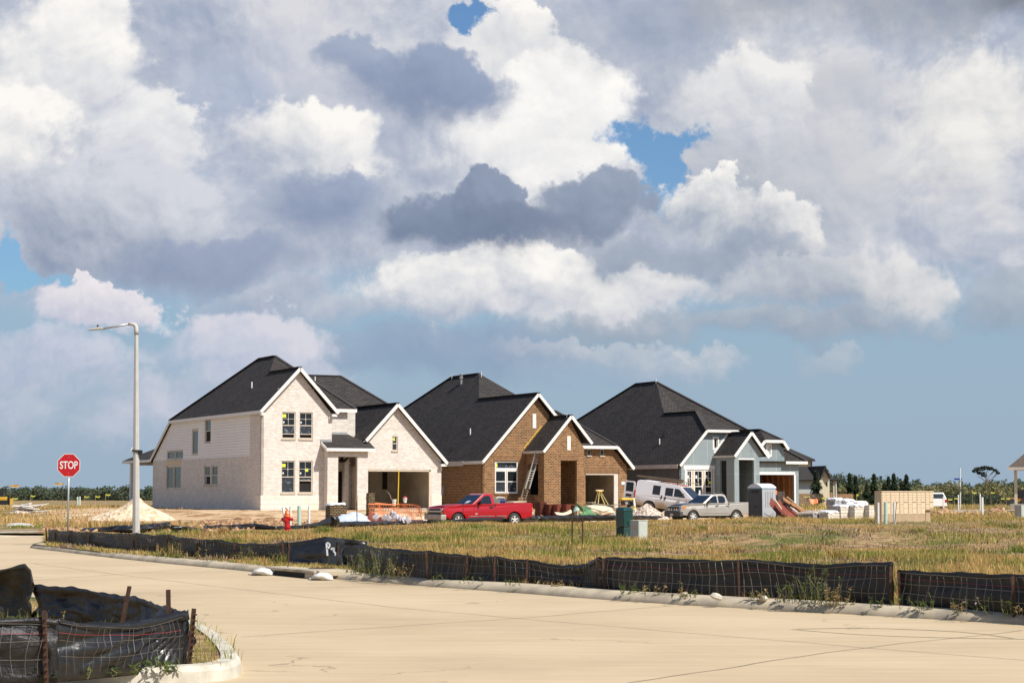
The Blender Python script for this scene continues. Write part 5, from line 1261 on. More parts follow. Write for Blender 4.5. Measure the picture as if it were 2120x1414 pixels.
# ---------------------------------------------------------------- vehicles
class Car:
    """x forward, y to its left, z up, origin on the ground under its middle"""
    def __init__(s, name, loc, rz, label, cat, pitch=0.0):
        s.o = empty(name, loc, rz, label, cat); s.o.rotation_euler = (0, pitch, rz)
    def shell(s, name, out, wf, m, bevel=.03, parent=None):
        n = len(out); P = [Vector((x, 0, z)) for x, z in out]
        tris = tessellate_polygon([P])
        vs = [(x, wf(x, z), z) for x, z in out] + [(x, -wf(x, z), z) for x, z in out]
        mb = MB(); fs = []
        for t in tris:
            a, b, c = (P[i] for i in t)
            ccw = (b - a).cross(c - a).y > 0
            t = tuple(t) if ccw else tuple(reversed(t)); fs.append(t); fs.append(tuple(i + n for i in reversed(t)))
        for i in range(n): fs.append((i, (i + 1) % n, (i + 1) % n + n, i + n))
        mb._add(vs, fs)
        return mb.build(name, M[m], parent or s.o, recalc=True, bevel=bevel)
    def side(s, name, pts, wf, m, off=.008, th=.012, parent=None, sides=(1, -1)):
        """a flat piece lying on the body's side"""
        r = None
        for sg in sides:
            P = [(x, sg * (wf(x, z) + off), z) for x, z in pts]
            r = MB().poly(P, th=th, n=(0, sg, 0)).build(name, M[m], parent or s.o)
        return r
    def face(s, name, pts, m, th=.012, parent=None, n=None, bevel=0):
        return MB().poly(pts, th=th, n=n).build(name, M[m], parent or s.o, bevel=bevel)
    def box(s, name, x0, x1, y0, y1, z0, z1, m, parent=None, bevel=0):
        return MB().box(x0, x1, y0, y1, z0, z1).build(name, M[m], parent or s.o, bevel=bevel)
    def wheel(s, x, y, r, w=.25, spokes=5):
        sg = 1 if y > 0 else -1
        t = MB().lathe([(r * .62, -w / 2), (r * .93, -w / 2), (r, -w / 2 + .04), (r, w / 2 - .04), (r * .93, w / 2), (r * .62, w / 2)], (0, 0, 0), 28, 'y').build('wheel', M['rubber'], s.o, loc=(x, y, r))
        rim = MB(); rim.lathe([(r * .62, sg * (w / 2 - .01)), (r * .60, sg * (w / 2 + .012)), (r * .52, sg * (w / 2 - .01)), (r * .50, sg * (w / 2 - .04)), (.02, sg * (w / 2 - .03))], (0, 0, 0), 24, 'y')
        for k in range(spokes):
            a = 2 * math.pi * k / spokes + .3
            rim.bar((0, sg * (w / 2 - .01), 0), (math.cos(a) * r * .55, sg * (w / 2), math.sin(a) * r * .55), .07, .03, up=(0, 1, 0))
        rim.lathe([(.06, sg * (w / 2 - .04)), (.055, sg * (w / 2 - .0)), (.01, sg * (w / 2 + .005))], (0, 0, 0), 12, 'y')
        rim.build('rim', M['alloy'], t, recalc=True)
def arch(cx, r, z0, n=9, zc=None):
    """wheel cut-out, from the rear of the arch to its front (outline running forward along the sill)"""
    zc = r * .78 if zc is None else zc
    pts = []
    for k in range(n + 1):
        a = math.pi - math.pi * k / n
        pts.append((cx + r * math.cos(a), max(z0, zc + r * math.sin(a) * 1.0)))
    return pts
def paint(name, c, dirt=None, rough=.32, metal=0.0):
    return plain(name, c, rough, metal, .06, 2.0, coat=.6, dirt=dirt)
M['paint_red'] = paint('red_car_paint', (0.38, 0.004, 0.010), rough=.25)
M['paint_hood'] = paint('faded_red_hood_paint', (0.32, 0.016, 0.026), rough=.35)
M['paint_gold'] = paint('warm_silver_car_paint', (0.43, 0.39, 0.345), rough=.34, metal=.15)
M['paint_hoodgrey'] = paint('dark_grey_hood_paint', (0.10, 0.105, 0.11), rough=.3)
def mat_dirty_white():
    m, t, b = mat_new('white_van_paint_with_mud')
    tc = t.new('ShaderNodeTexCoord').outputs['Object']; z = t.sep(tc)[2]
    n = t.noise(tc, 1.8, 7, 0.65)
    f = t.smooth(t.math('MULTIPLY_ADD', n, 0.9, t.math('MULTIPLY', z, -1.0)), -0.55, 0.02)      # mud thrown up from the road
    col = t.mix(f, (0.72, 0.705, 0.715, 1), (0.36, 0.25, 0.14, 1))
    t.l.new(col, b.inputs['Base Color']); b.inputs['Roughness'].default_value = 0.45
    return m
M['paint_van'] = mat_dirty_white()
M['rust_roof'] = plain('peeled_rusty_roof_paint', (0.36, 0.20, 0.15), 0.8, var=.35, scale=3)
M['trim_grey'] = plain('dark_grey_bumper_plastic', (0.07, 0.065, 0.062), 0.55, var=.15)
M['skin_in'] = plain('dark_cab_interior', (0.02, 0.02, 0.022), 0.8)

def red_pickup():
    Y = 106.3; p = gnd(993, Y); p.z = -0.13
    c = Car('pickup_truck', p, R(31 + 180), 'red two door pickup truck with a long bed and grey front bumper', 'pickup truck')
    W_ = .97
    wf = lambda x, z: W_ - .05 * max(0, (.55 - z)) - .10 * max(0, z - .95) - .10 * max(0, (x - 2.2)) * .9
    xf, xr = 1.85, -1.68; r = .37; A_ = .46
    lower = [(-2.78, .52)] + arch(xr, A_, .42) + [(-1.15, .42), (1.3, .42)] + arch(xf, A_, .42) + [(2.55, .50), (2.74, .62), (2.76, .98), (2.60, 1.08), (1.75, 1.16), (1.02, 1.20), (.98, 1.22), (-.42, 1.22), (-.44, 1.20), (-.47, 1.20), (-.48, 1.26), (-2.74, 1.28), (-2.80, 1.24), (-2.82, .8)]
    c.shell('body', lower, wf, 'paint_red', .035)
    wc = lambda x, z: W_ - .03 - .30 * max(0, z - 1.2)
    c.shell('cab', [(1.02, 1.18), (.28, 1.72), (.10, 1.79), (-.25, 1.80), (-.38, 1.76), (-.46, 1.19)], wc, 'paint_red', .05)
    c.side('door_glass', [(.72, 1.24), (.16, 1.66), (-.10, 1.68), (-.20, 1.62), (-.24, 1.24)], wc, 'carglass')
    z0, z1 = 1.235, 1.71; xs = lambda z: 1.02 - (z - 1.18) * (.74 / .54)
    c.face('windshield', [(xs(z0) + .018, -wc(0, z0) + .07, z0 + .01), (xs(z0) + .018, wc(0, z0) - .07, z0 + .01), (xs(z1) + .018, wc(0, z1) - .07, z1 + .01), (xs(z1) + .018, -wc(0, z1) + .07, z1 + .01)], 'carglass', n=(.6, 0, .8))
    c.face('dash_paper', [(1.0, .1, 1.275), (.98, .45, 1.285), (.80, .48, 1.41), (.82, .12, 1.40)], 'tarp', th=.006, n=(.6, 0, .8))
    MB().grid([[(1.04, -.86, 1.205), (1.04, -.4, 1.225), (1.04, .4, 1.225), (1.04, .86, 1.205)], [(1.8, -.86, 1.17), (1.8, -.4, 1.205), (1.8, .4, 1.205), (1.8, .86, 1.17)], [(2.62, -.78, 1.075), (2.62, -.4, 1.11), (2.62, .4, 1.11), (2.62, .78, 1.075)]]).build('hood', M['paint_hood'], c.o, smooth=True, recalc=True, solid=.02)
    c.box('grille', 2.745, 2.80, -.62, .62, .70, .97, 'black'); c.box('grille_bar', 2.79, 2.82, -.80, .80, .80, .865, 'chrome', bevel=.01)
    c.box('front_bumper', 2.60, 2.93, -.96, .96, .38, .66, 'bumper', bevel=.04); c.box('bumper_top', 2.62, 2.90, -.94, .94, .661, .70, 'trim_grey'); c.box('valance', 2.5, 2.78, -.85, .85, .28, .378, 'trim_grey')
    for sg in (1, -1):
        a_, b_ = sorted((sg * .60, sg * .86))
        c.box('headlight', 2.70, 2.785, a_, b_, .87, .985, 'lamp', bevel=.01); c.box('turn_light', 2.70, 2.785, a_, b_, .705, .79, 'amber' , bevel=.01)
        a_, b_ = sorted((sg * .845, sg * .90)); c.box('turn_light', 2.55, 2.74, a_, b_, .705, .84, 'amber')
        a_, b_ = sorted((sg * .86, sg * .965)); c.box('tail_light', -2.835, -2.76, a_, b_, .82, 1.20, 'redlens'); c.box('tail_lens', -2.838, -2.78, a_ + .002, b_ + .004, .94, 1.02, 'amber')
        a_, b_ = sorted((sg * .985, sg * 1.17))
        m_ = c.box('mirror', .50, .60, a_, b_, 1.20, 1.42, 'black', bevel=.02)
        c.box('mirror_arm', .56, .62, min(sg * .93, sg * 1.0), max(sg * .93, sg * 1.0), 1.20, 1.27, 'black')
    for q in ([(.86, .48), (.86, 1.2), (.845, 1.2), (.845, .48)], [(-.37, .48), (-.37, 1.2), (-.385, 1.2), (-.385, .48)]): c.side('door_seam', q, wf, 'black', .002, .006)
    c.side('cab_gap', [(-.44, .45), (-.44, 1.24), (-.48, 1.24), (-.48, .45)], wf, 'black', .003, .01)
    c.side('door_handle', [(-.10, 1.00), (-.10, 1.10), (-.30, 1.10), (-.30, 1.00)], wf, 'black', .01, .02)
    c.side('side_strip', [(1.2, .555), (1.2, .595), (-.38, .595), (-.38, .555)], wf, 'chrome', .012, .02); c.side('side_strip', [(-.52, .555), (-.52, .595), (-1.15, .595), (-1.15, .555)], wf, 'chrome', .012, .02)
    c.side('rocker', [(1.25, .43), (1.25, .50), (-1.15, .50), (-1.15, .43)], wf, 'trim_grey', .006, .012)
    c.side('badge', [(.82, .69), (.82, .72), (.66, .72), (.66, .69)], wf, 'sticker', .004, .008)
    c.box('tailgate', -2.84, -2.80, -.78, .78, .74, 1.25, 'paint_red'); c.box('rear_bumper', -3.0, -2.79, -.93, .93, .45, .62, 'trim_grey', bevel=.03)
    c.box('chassis', -2.5, 2.4, -.55, .55, .30, .5, 'black')
    for x in (xf, xr):
        for y in (.84, -.84): c.wheel(x, y, r, spokes=5)
    # things lying in the bed
    def over(x, y, z): v = Vector((x, y, z)); v.rotate(c.o.rotation_euler); return c.o.location + v
    q = empty('compressor', over(-1.15, .30, 1.20), c.o.rotation_euler.z, 'blue air compressor standing in the red truck bed', 'compressor')
    MB().lathe([(.02, -.28), (.15, -.24), (.16, .24), (.02, .28)], (0, 0, .16), 16, 'x').build('tank', M['blue_tank'], q, recalc=True); MB().box(-.32, .34, -.14, .14, .0, .06).build('base', M['black'], q); MB().tube([(-.3, -.05, .05), (-.3, -.05, .36), (.1, -.05, .40), (.32, -.05, .30), (.32, -.05, .05)], .025, 6).build('handle', M['sticker'], q)
    q = empty('tool_chest', over(-.72, .25, 1.20), c.o.rotation_euler.z, 'grey green tool chest behind the red truck cab', 'tool box')
    MB().box(-.22, .22, -.4, .4, 0, .30).build('body', M['chest'], q, bevel=.02); MB().box(-.23, .23, -.41, .41, .301, .34).build('lid', M['chest'], q, bevel=.02)
    sh = MB().obox((0, 0, 0), (.42, 0, -.02), (0, .6, 0), (0, 0, .02)).build('board', M['plank_pale'], loc=over(-2.2, .1, 1.33)); sh.rotation_euler = (0, 0, c.o.rotation_euler.z); tag(sh, 'pale flat board lying across the rear of the red truck bed', 'board')
M['bumper'] = plain('dull_silver_bumper', (0.40, 0.36, 0.32), 0.5, .3, var=.15, dirt=((0.25, 0.19, 0.13), .4))
M['blue_tank'] = plain('dark_blue_enamel', (0.012, 0.03, 0.12), 0.3)
M['chest'] = plain('grey_green_plastic', (0.13, 0.15, 0.12), 0.6)
red_pickup()

def silver_pickup():
    Y = 119.5; p = gnd(1463, Y); p.z = -0.10
    c = Car('pickup_truck', p, R(29 + 180), 'warm silver four door pickup truck with a dark grey hood', 'pickup truck')
    W_ = .91
    wf = lambda x, z: W_ - .06 * max(0, .55 - z) - .10 * max(0, z - .95) - .13 * max(0, x - 2.0)
    xf, xr, r = 1.72, -1.48, .37; A_ = .45
    lower = [(-2.55, .55)] + arch(xr, A_, .44) + [(-1.0, .40), (1.2, .40)] + arch(xf, A_, .44) + [(2.35, .45), (2.55, .50), (2.60, .72), (2.52, .96), (2.30, 1.06), (1.55, 1.14), (.95, 1.16), (-.92, 1.17), (-.96, 1.16), (-1.0, 1.20), (-2.58, 1.22), (-2.62, 1.18), (-2.60, .7)]
    c.shell('body', lower, wf, 'paint_gold', .04)
    wc = lambda x, z: W_ - .03 - .30 * max(0, z - 1.15)
    c.shell('cab', [(1.02, 1.12), (.25, 1.64), (.0, 1.72), (-.60, 1.73), (-.80, 1.66), (-.97, 1.12)], wc, 'paint_gold', .06)
    c.side('door_glass', [(.76, 1.19), (.20, 1.57), (-.02, 1.61), (-.10, 1.60), (-.10, 1.19)], wc, 'carglass'); c.side('door_glass', [(-.20, 1.19), (-.20, 1.61), (-.58, 1.61), (-.70, 1.50), (-.72, 1.30), (-.62, 1.19)], wc, 'carglass')
    z0, z1 = 1.18, 1.62; xs = lambda z: 1.02 - (z - 1.12) * (.77 / .52)
    c.face('windshield', [(xs(z0) + .02, -wc(0, z0) + .06, z0 + .01), (xs(z0) + .02, wc(0, z0) - .06, z0 + .01), (xs(z1) + .02, wc(0, z1) - .08, z1 + .01), (xs(z1) + .02, -wc(0, z1) + .08, z1 + .01)], 'carglass', n=(.6, 0, .8))
    MB().grid([[(.98, -.84, 1.155), (.98, -.4, 1.18), (.98, .4, 1.18), (.98, .84, 1.155)], [(1.6, -.80, 1.145), (1.6, -.4, 1.175), (1.6, .4, 1.175), (1.6, .80, 1.145)], [(2.42, -.66, 1.02), (2.42, -.35, 1.05), (2.42, .35, 1.05), (2.42, .66, 1.02)]]).build('hood', M['paint_hoodgrey'], c.o, smooth=True, recalc=True, solid=.02)
    c.box('grille', 2.50, 2.585, -.56, .56, .74, .97, 'black')
    for y in (-.17, .17, -.42, .42): c.face('grille_bar', [(2.60, y - .05 - (.06 if abs(y) > .3 else 0), .73), (2.60, y + .05 - (.0 if abs(y) > .3 else 0), .73), (2.57, y + .08, .97), (2.57, y - .04, .97)], 'chrome', th=.03, n=(1, 0, 0))
    c.box('front_bumper', 2.40, 2.68, -.86, .86, .36, .70, 'trim_grey', bevel=.05); c.box('front_plate', 2.681, 2.69, -.16, .16, .42, .54, 'sticker')
    for sg in (1, -1):
        a_, b_ = sorted((sg * .56, sg * .80)); c.box('headlight', 2.34, 2.53, a_, b_, .76, .98, 'lamp', bevel=.02)
        a_, b_ = sorted((sg * .79, sg * .865)); c.box('turn_light', 2.18, 2.44, a_, b_, .80, .97, 'amber', bevel=.01)
        a_, b_ = sorted((sg * .78, sg * .905)); c.box('tail_light', -2.635, -2.54, a_, b_, .80, 1.16, 'redlens', bevel=.01)
        a_, b_ = sorted((sg * .93, sg * 1.10)); c.box('mirror', .56, .66, a_, b_, 1.16, 1.32, 'trim_grey', bevel=.02)
        for x, zt in ((xf, 1), (xr, 1)):
            P = arch(x, A_ + .07, .42, 12); P2 = arch(x, A_ - .01, .42, 12)
            MB().poly([(q[0], sg * (wf(*q) + .02), q[1]) for q in P] + [(q[0], sg * (wf(*q) + .02), q[1]) for q in reversed(P2)], th=.05, n=(0, sg, 0)).build('fender_flare', M['paint_gold'], c.o, bevel=.01)
        y_ = sg * .62; MB().tube([(.10, y_, 1.72), (.0, y_, 1.80), (-.70, y_, 1.81), (-.80, y_, 1.72)], .022, 6).build('roof_rail', M['black'], c.o)
    for q in ([(.86, .46), (.86, 1.15), (.845, 1.15), (.845, .46)], [(-.14, .44), (-.14, 1.16), (-.155, 1.16), (-.155, .44)], [(-.90, .85), (-.90, 1.15), (-.915, 1.15), (-.915, .85)]): c.side('door_seam', q, wf, 'black', .002, .006)
    c.side('cab_gap', [(-.945, .45), (-.945, 1.19), (-.985, 1.19), (-.985, .45)], wf, 'black', .003, .01)
    for x in (.06, -.72): c.side('door_handle', [(x, .98), (x, 1.03), (x - .2, 1.03), (x - .2, .98)], wf, 'trim_grey', .012, .025)
    c.side('side_strip', [(1.15, .56), (1.15, .60), (-.9, .60), (-.9, .56)], wf, 'paint_gold', .014, .02)
    c.box('rear_bumper', -2.78, -2.58, -.85, .85, .48, .66, 'chrome', bevel=.03); c.box('chassis', -2.3, 2.3, -.5, .5, .28, .5, 'black')
    for x in (xf, xr):
        for y in (.78, -.78): c.wheel(x, y, r, spokes=6)
silver_pickup()

def white_van():
    Y = 129.0; p = gnd(1399, Y, .02)
    c = Car('cargo_van', p, R(-27), 'muddy white cargo van with its back door open and ladders on the roof', 'van', pitch=R(6.5))
    W_ = .99
    wf = lambda x, z: W_ - .05 * max(0, .5 - z) - .16 * max(0, z - 1.0) - .16 * max(0, x - 2.0)
    xf, xr, r = 1.52, -1.66, .37
    out = [(-2.75, .45)] + arch(xr, .47, .40) + [(-1.1, .38), (1.0, .38)] + arch(xf, .47, .40) + [(2.2, .40), (2.46, .55), (2.46, .95), (2.22, 1.10), (1.36, 1.25), (.46, 1.93), (.20, 2.03), (-.3, 2.07), (-2.55, 2.10), (-2.72, 2.02), (-2.80, 1.1)]
    c.shell('body', out, wf, 'paint_van', .06)
    c.side('door_glass', [(.86, 1.28), (.42, 1.72), (.30, 1.80), (-.62, 1.80), (-.62, 1.28)], wf, 'carglass'); c.side('side_glass', [(-.98, 1.26), (-.98, 1.86), (-1.52, 1.86), (-1.52, 1.26)], wf, 'carglass')
    c.side('window_post', [(.02, 1.28), (.02, 1.80), (-.06, 1.80), (-.06, 1.28)], wf, 'paint_van', .012, .014)
    x0, x1 = 1.33, .50
    c.face('windshield', [(x0, -.84, 1.30), (x0, .84, 1.30), (x1, .74, 1.93), (x1, -.74, 1.93)], 'carglass', n=(.7, 0, .7))
    MB().grid([[(.42, -.75, 1.965), (.42, .75, 1.965)], [(.18, -.78, 2.055), (.18, .78, 2.055)], [(-.5, -.78, 2.095), (-.5, .78, 2.095)], [(-1.3, -.76, 2.105), (-1.3, .76, 2.105)]]).build('roof_patch', M['rust_roof'], c.o, solid=.012, recalc=True)
    c.box('grille', 2.44, 2.49, -.7, .7, .62, .92, 'black'); c.box('front_bumper', 2.34, 2.62, -.95, .95, .35, .58, 'trim_grey', bevel=.04)
    for sg in (1, -1):
        a_, b_ = sorted((sg * .68, sg * .9)); c.box('headlight', 2.36, 2.48, a_, b_, .70, .92, 'lamp')
        a_, b_ = sorted((sg * 1.0, sg * 1.22)); c.box('mirror', .62, .74, a_, b_, 1.28, 1.55, 'black', bevel=.02)
        a_, b_ = sorted((sg * .90, sg * .985)); c.box('tail_light', -2.80, -2.72, a_, b_, .9, 1.4, 'redlens')
    for x in (.95, -.72, -.90, -1.62): c.side('door_seam', [(x, .45), (x, 1.22 if x > 0 else 1.9), (x - .022, 1.22 if x > 0 else 1.9), (x - .022, .45)], wf, 'trim_grey', .002, .006)
    c.side('door_handle', [(-.52, 1.00), (-.52, 1.20), (-.62, 1.20), (-.62, 1.00)], wf, 'black', .012, .02); c.side('door_handle', [(-.80, 1.02), (-.80, 1.26), (-.88, 1.26), (-.88, 1.02)], wf, 'black', .012, .02)
    c.box('rear_bumper', -2.98, -2.78, -.93, .93, .42, .60, 'black', bevel=.03); c.box('dark_cargo_panel', -2.815, -2.79, -.80, .80, .62, 1.92, 'void'); c.box('chassis', -2.4, 2.4, -.5, .5, .25, .45, 'black')
    # rear door swung wide open, seen beyond the corner
    d = empty('pivot', (-2.80, -.90, 0), 0); d.parent = c.o
    dm = MB().poly([(0, 0, .62), (-.78, 0, .62), (-.78, 0, 1.85), (-.66, 0, 1.96), (-.10, 0, 1.96), (0, 0, 1.85)], th=.06, n=(0, -1, 0), holes=[[(-.12, 0, 1.25), (-.68, 0, 1.25), (-.68, 0, 1.82), (-.60, 0, 1.88), (-.16, 0, 1.88), (-.12, 0, 1.82)]]).build('rear_door', M['paint_van'], c.o)
    bpy.data.objects.remove(d)
    dm.location = (-2.80, -.93, 0); dm.rotation_euler = (0, 0, R(2))
    MB().poly([(-.13, .03, 1.26), (-.67, .03, 1.26), (-.67, .03, 1.81), (-.60, .03, 1.87), (-.16, .03, 1.87), (-.13, .03, 1.81)], th=.01, n=(0, -1, 0)).build('pane', M['carglass'], dm)
    MB().box(-.62, -.22, -.015, -.003, .92, 1.10).build('plate_recess', M['black'], dm); MB().box(-.34, -.12, -.012, -.003, .82, .86).build('badge', M['trim_grey'], dm)
    # front far side door ajar
    fd = MB().poly([(1.6, .0, .5), (.6, 0, .5), (.6, 0, 1.78), (1.05, 0, 1.78), (1.6, 0, 1.25)], th=.06, n=(0, 1, 0), holes=[[(1.45, 0, 1.27), (1.02, 0, 1.70), (.70, 0, 1.70), (.70, 0, 1.27)]]).build('front_door', M['paint_van'], c.o)
    fd.location = (1.55, 2.0, 0); fd.rotation_euler = (0, 0, R(-62)); fd.location = (.45, 2.30, 0)
    # rack: bars, ladder and lumber
    for x in (.15, -1.0, -2.2): MB().bar((x, -.82, 2.22), (x, .82, 2.22), .05, .04).build('rack_bar', M['rust'], c.o); 
    mb = MB()
    for x in (.15, -1.0, -2.2):
        for y in (-.78, .78): mb.bar((x, y, 2.04), (x, y, 2.22), .04)
    mb.build('rack_post', M['rust'], c.o)
    for x in (xf, xr):
        for y in (.86, -.86): c.wheel(x, y, r, spokes=5)
    def over(v): v = Vector(v); v.rotate(c.o.rotation_euler); return c.o.location + v
    k = empty('ladder', over((-.9, -.45, 2.33)), 0, 'old wooden ladder tied on the van roof rack', 'ladder'); k.rotation_euler = c.o.rotation_euler
    for y in (-.18, .18): MB().bar((-2.0, y, .0), (1.25, y, .02), .06, .13).build('rail', M['wood_old'], k)
    for i in range(9): MB().bar((-1.8 + i * .36, -.16, .02), (-1.8 + i * .36, .16, .02), .04).build('rung', M['wood_old'], k)
    pl = MB(); pl.bar((-1.2, 0, 0), (1.9, .05, -.02), .12, .05); o = pl.build('plank', M['plank_pale'], loc=over((-.55, -.05, 2.27))); o.rotation_euler = c.o.rotation_euler; tag(o, 'pale plank on the van roof rack beside the ladder', 'plank')
M['wood_old'] = plain('grey_brown_old_wood', (0.16, 0.12, 0.085), 0.9, var=.3)
white_van()

# portable toilet
def toilet():
    Y = 115.5; p = gnd(1574, Y); p.z -= .02; s = empty('portable_toilet', p, R(37), 'dark grey portable toilet with pale front and white domed roof', 'portable toilet')
    w = .575; h = 2.05
    MB().box(-w - .03, w + .03, -w - .03, w + .03, -.05, .12).build('base', M['black'], s, bevel=.02)
    MB().box(-w, w, -w, w, .121, h).build('cabin', M['toilet_dark'], s, bevel=.03)
    # door faces right front (-y)
    MB().box(-w + .02, w - .02, -w - .03, -w - .002, .16, h - .02).build('door', M['toilet_pale'], s, bevel=.015)
    for x in (-.28, -.09, .10, .28): MB().box(x - .02, x + .02, -w - .042, -w - .031, .95, h - .18).build('door_rib', M['toilet_mid'], s)
    mb = MB(); mb.bar((-.42, -w - .036, .28), (.40, -w - .036, .62), .05, .012, up=(0, 1, 0)); mb.build('door_rib', M['toilet_mid'], s); mb = MB(); mb.bar((-.42, -w - .045, .62), (.40, -w - .045, .28), .05, .008, up=(0, 1, 0)); mb.build('door_rib', M['toilet_mid'], s)
    MB().box(-w - .012, -w - .001, -w + .08, w - .08, .30, 1.72).build('side_panel', M['toilet_dark'], s, bevel=.01); MB().box(-w - .02, -w - .001, -.3, .3, 1.80, 1.96).build('vent', M['black'], s); MB().box(-w - .03, -w - .013, -.1, .02, .95, 1.05).build('vent', M['black'], s)
    MB().box(-w - .03, w + .03, -w - .045, w + .03, h, h + .07).build('roof_rim', M['toilet_blue'], s, bevel=.01)
    rows = []
    for i in range(9):
        u = -1 + 2 * i / 8; z = h + .07 + .24 * (1 - u * u)
        rows.append([(x, u * (w + .05), z) for x in (-w - .03, -w * .5, 0, w * .5, w + .03)])
    mb = MB(); mb.grid(rows)
    for x in (-w - .03, w + .03): mb.poly([(x, u, z) for (_, u, z) in [r[0] for r in rows]], n=(x, 0, 0))
    mb.build('roof', M['roof_white'], s, smooth=False)
M['toilet_dark'] = plain('dark_grey_plastic_wall', (0.075, 0.072, 0.076), 0.55, var=.1); M['toilet_pale'] = plain('light_grey_plastic_door', (0.40, 0.41, 0.42), 0.5, var=.06); M['toilet_mid'] = plain('mid_grey_plastic_rib', (0.25, 0.26, 0.27), 0.5, var=.05)
M['roof_white'] = plain('white_translucent_roof', (0.78, 0.80, 0.80), 0.4, var=.04); M['toilet_blue'] = plain('pale_blue_lettered_rim', (0.36, 0.50, 0.60), 0.5, var=.4, scale=12)
toilet()
# ---------------------------------------------------------------- building site clutter
def heap(name, label, px, Y, wx, wy, h, m, seed=0, cat='pile', n=44, rough=.22, peaks=((0, 0, 1.0, .8),), kind=None, jag=.5):
    c = gnd(px, Y); rows = []
    for i in range(n + 1):
        r = []
        for j in range(n + 1):
            x = (i / n * 2 - 1) * wx; y = (j / n * 2 - 1) * wy
            e = max(a * max(0, 1 - math.hypot((x / wx - ax) / s, (y / wy - ay) / s)) ** .85 for ax, ay, a, s in peaks)
            k = float(fbm(np.array([x + 50]), np.array([y + 50]), .9, seed, 5)[0])
            z = h * e * (1 - rough + 2 * rough * k) + (jag * .1 * (k - .5) if e > .02 else 0)
            edge = max(0, 1 - math.hypot(x / wx, y / wy))
            r.append((x, y, z - (.25 if e <= .0 else .06)))
        rows.append(r)
    o = MB().grid(rows).build(name, m, smooth=False, loc=c)
    return tag(o, label, cat, kind=kind)
def mat_rubble(name, cols, scale=5):
    m, t, b = mat_new(name); tc = t.new('ShaderNodeTexCoord').outputs['Object']
    n = t.noise(tc, scale, 6, .7); vo = t.new('ShaderNodeTexVoronoi'); vo.inputs['Scale'].default_value = scale * 1.6; t.l.new(tc, vo.inputs['Vector'])
    f = t.math('ADD', t.math('MULTIPLY', n, .6), t.math('MULTIPLY', t.sep(vo.outputs['Color'])[0], .4))
    t.l.new(t.ramp(f, list(zip((.28, .42, .55, .7), cols))), b.inputs['Base Color']); b.inputs['Roughness'].default_value = .95
    bump(t, b, t.math('ADD', n, vo.outputs['Distance']), 1.0, .08); return m
M['sand'] = mat_rubble('pale_sand', [(.42, .30, .18), (.60, .46, .30), (.68, .54, .37), (.74, .61, .44)], 2.5)
M['limestone'] = mat_rubble('broken_limestone', [(.22, .15, .10), (.52, .41, .32), (.64, .52, .42), (.74, .63, .54)], 5)
M['clod'] = mat_rubble('brown_orange_earth', [(.10, .05, .025), (.24, .13, .06), (.36, .21, .10), (.46, .30, .17)], 3)
heap('sand_pile', 'pale sand pile behind the street lamp, beside the white house', 284, 113, 2.9, 2.2, 1.32, M['sand'], 1, peaks=((.0, 0, 1.0, .85), (-.35, 0, .55, .7)))
heap('limestone_pile', 'pale broken limestone heap in front of the silver pickup nose', 1332, 121.5, 1.65, 1.8, 1.10, M['limestone'], 2, peaks=((.1, 0, 1.0, .75), (.4, -.1, .7, .6), (-.4, 0, .5, .6)))
heap('limestone_pile', 'low spread of pale limestone left of the bigger limestone heap', 1287, 120.5, 1.3, 1.6, .72, M['limestone'], 3, peaks=((0, 0, 1.0, .9),))
heap('earth_pile', 'brown earth heap behind the red truck tailgate', 1121, 114, 1.0, .9, .62, M['clod'], 4, jag=1.2)
heap('earth_pile', 'small brown earth bank in front of the white house corner', 470, 108, 2.6, 1.2, .42, M['clod'], 5, peaks=((.3, 0, 1, .7), (-.4, 0, .7, .6)), jag=1.5)
heap('earth_pile', 'thin brown earth ridge below the white house windows', 565, 112, 2.2, 1.0, .34, M['clod'], 6, jag=1.4)
heap('dirt_bank', 'long bank of brown clods right of the cream mailboxes', 2005, 132, 2.8, 2.0, .85, M['clod'], 7, peaks=((-.7, 0, .8, .5), (-.1, 0, .6, .6), (.5, 0, .8, .6)), jag=2)
heap('dirt_bank', 'orange brown clod bank near the pale utility box at the edge', 2085, 134, 2.2, 2.0, .82, M['clod'], 8, peaks=((-.4, 0, .9, .6), (.4, 0, .8, .6)), jag=2)
# loose clods
def clods():
    N = 3200; v = []; mb = MB()
    px = RNG.uniform(90, 1330, N); d = np.interp(px, EDGE_X, EDGE_D) + 2 + RNG.random(N) ** 1.4 * 26
    X = (px - CX) / FPX / cp * d
    for x, y in zip(X, d):
        s_ = float(RNG.uniform(.05, .24)); z = h1(x, y)
        P = [Vector((math.cos(a) * s_ * RNG.uniform(.6, 1.3), math.sin(a) * s_ * RNG.uniform(.6, 1.3), 0)) for a in np.arange(5) * 1.2566]
        c = Vector((x, y, z)); t = c + Vector((RNG.uniform(-.3, .3) * s_, 0, s_ * RNG.uniform(.4, .9)))
        mb._add([c + p for p in P] + [t], [(i, (i + 1) % 5, 5) for i in range(5)])
    tag(mb.build('dirt_clods', M['clod']), 'loose brown clods scattered over the bare building lots', 'clods', kind='stuff')
clods()

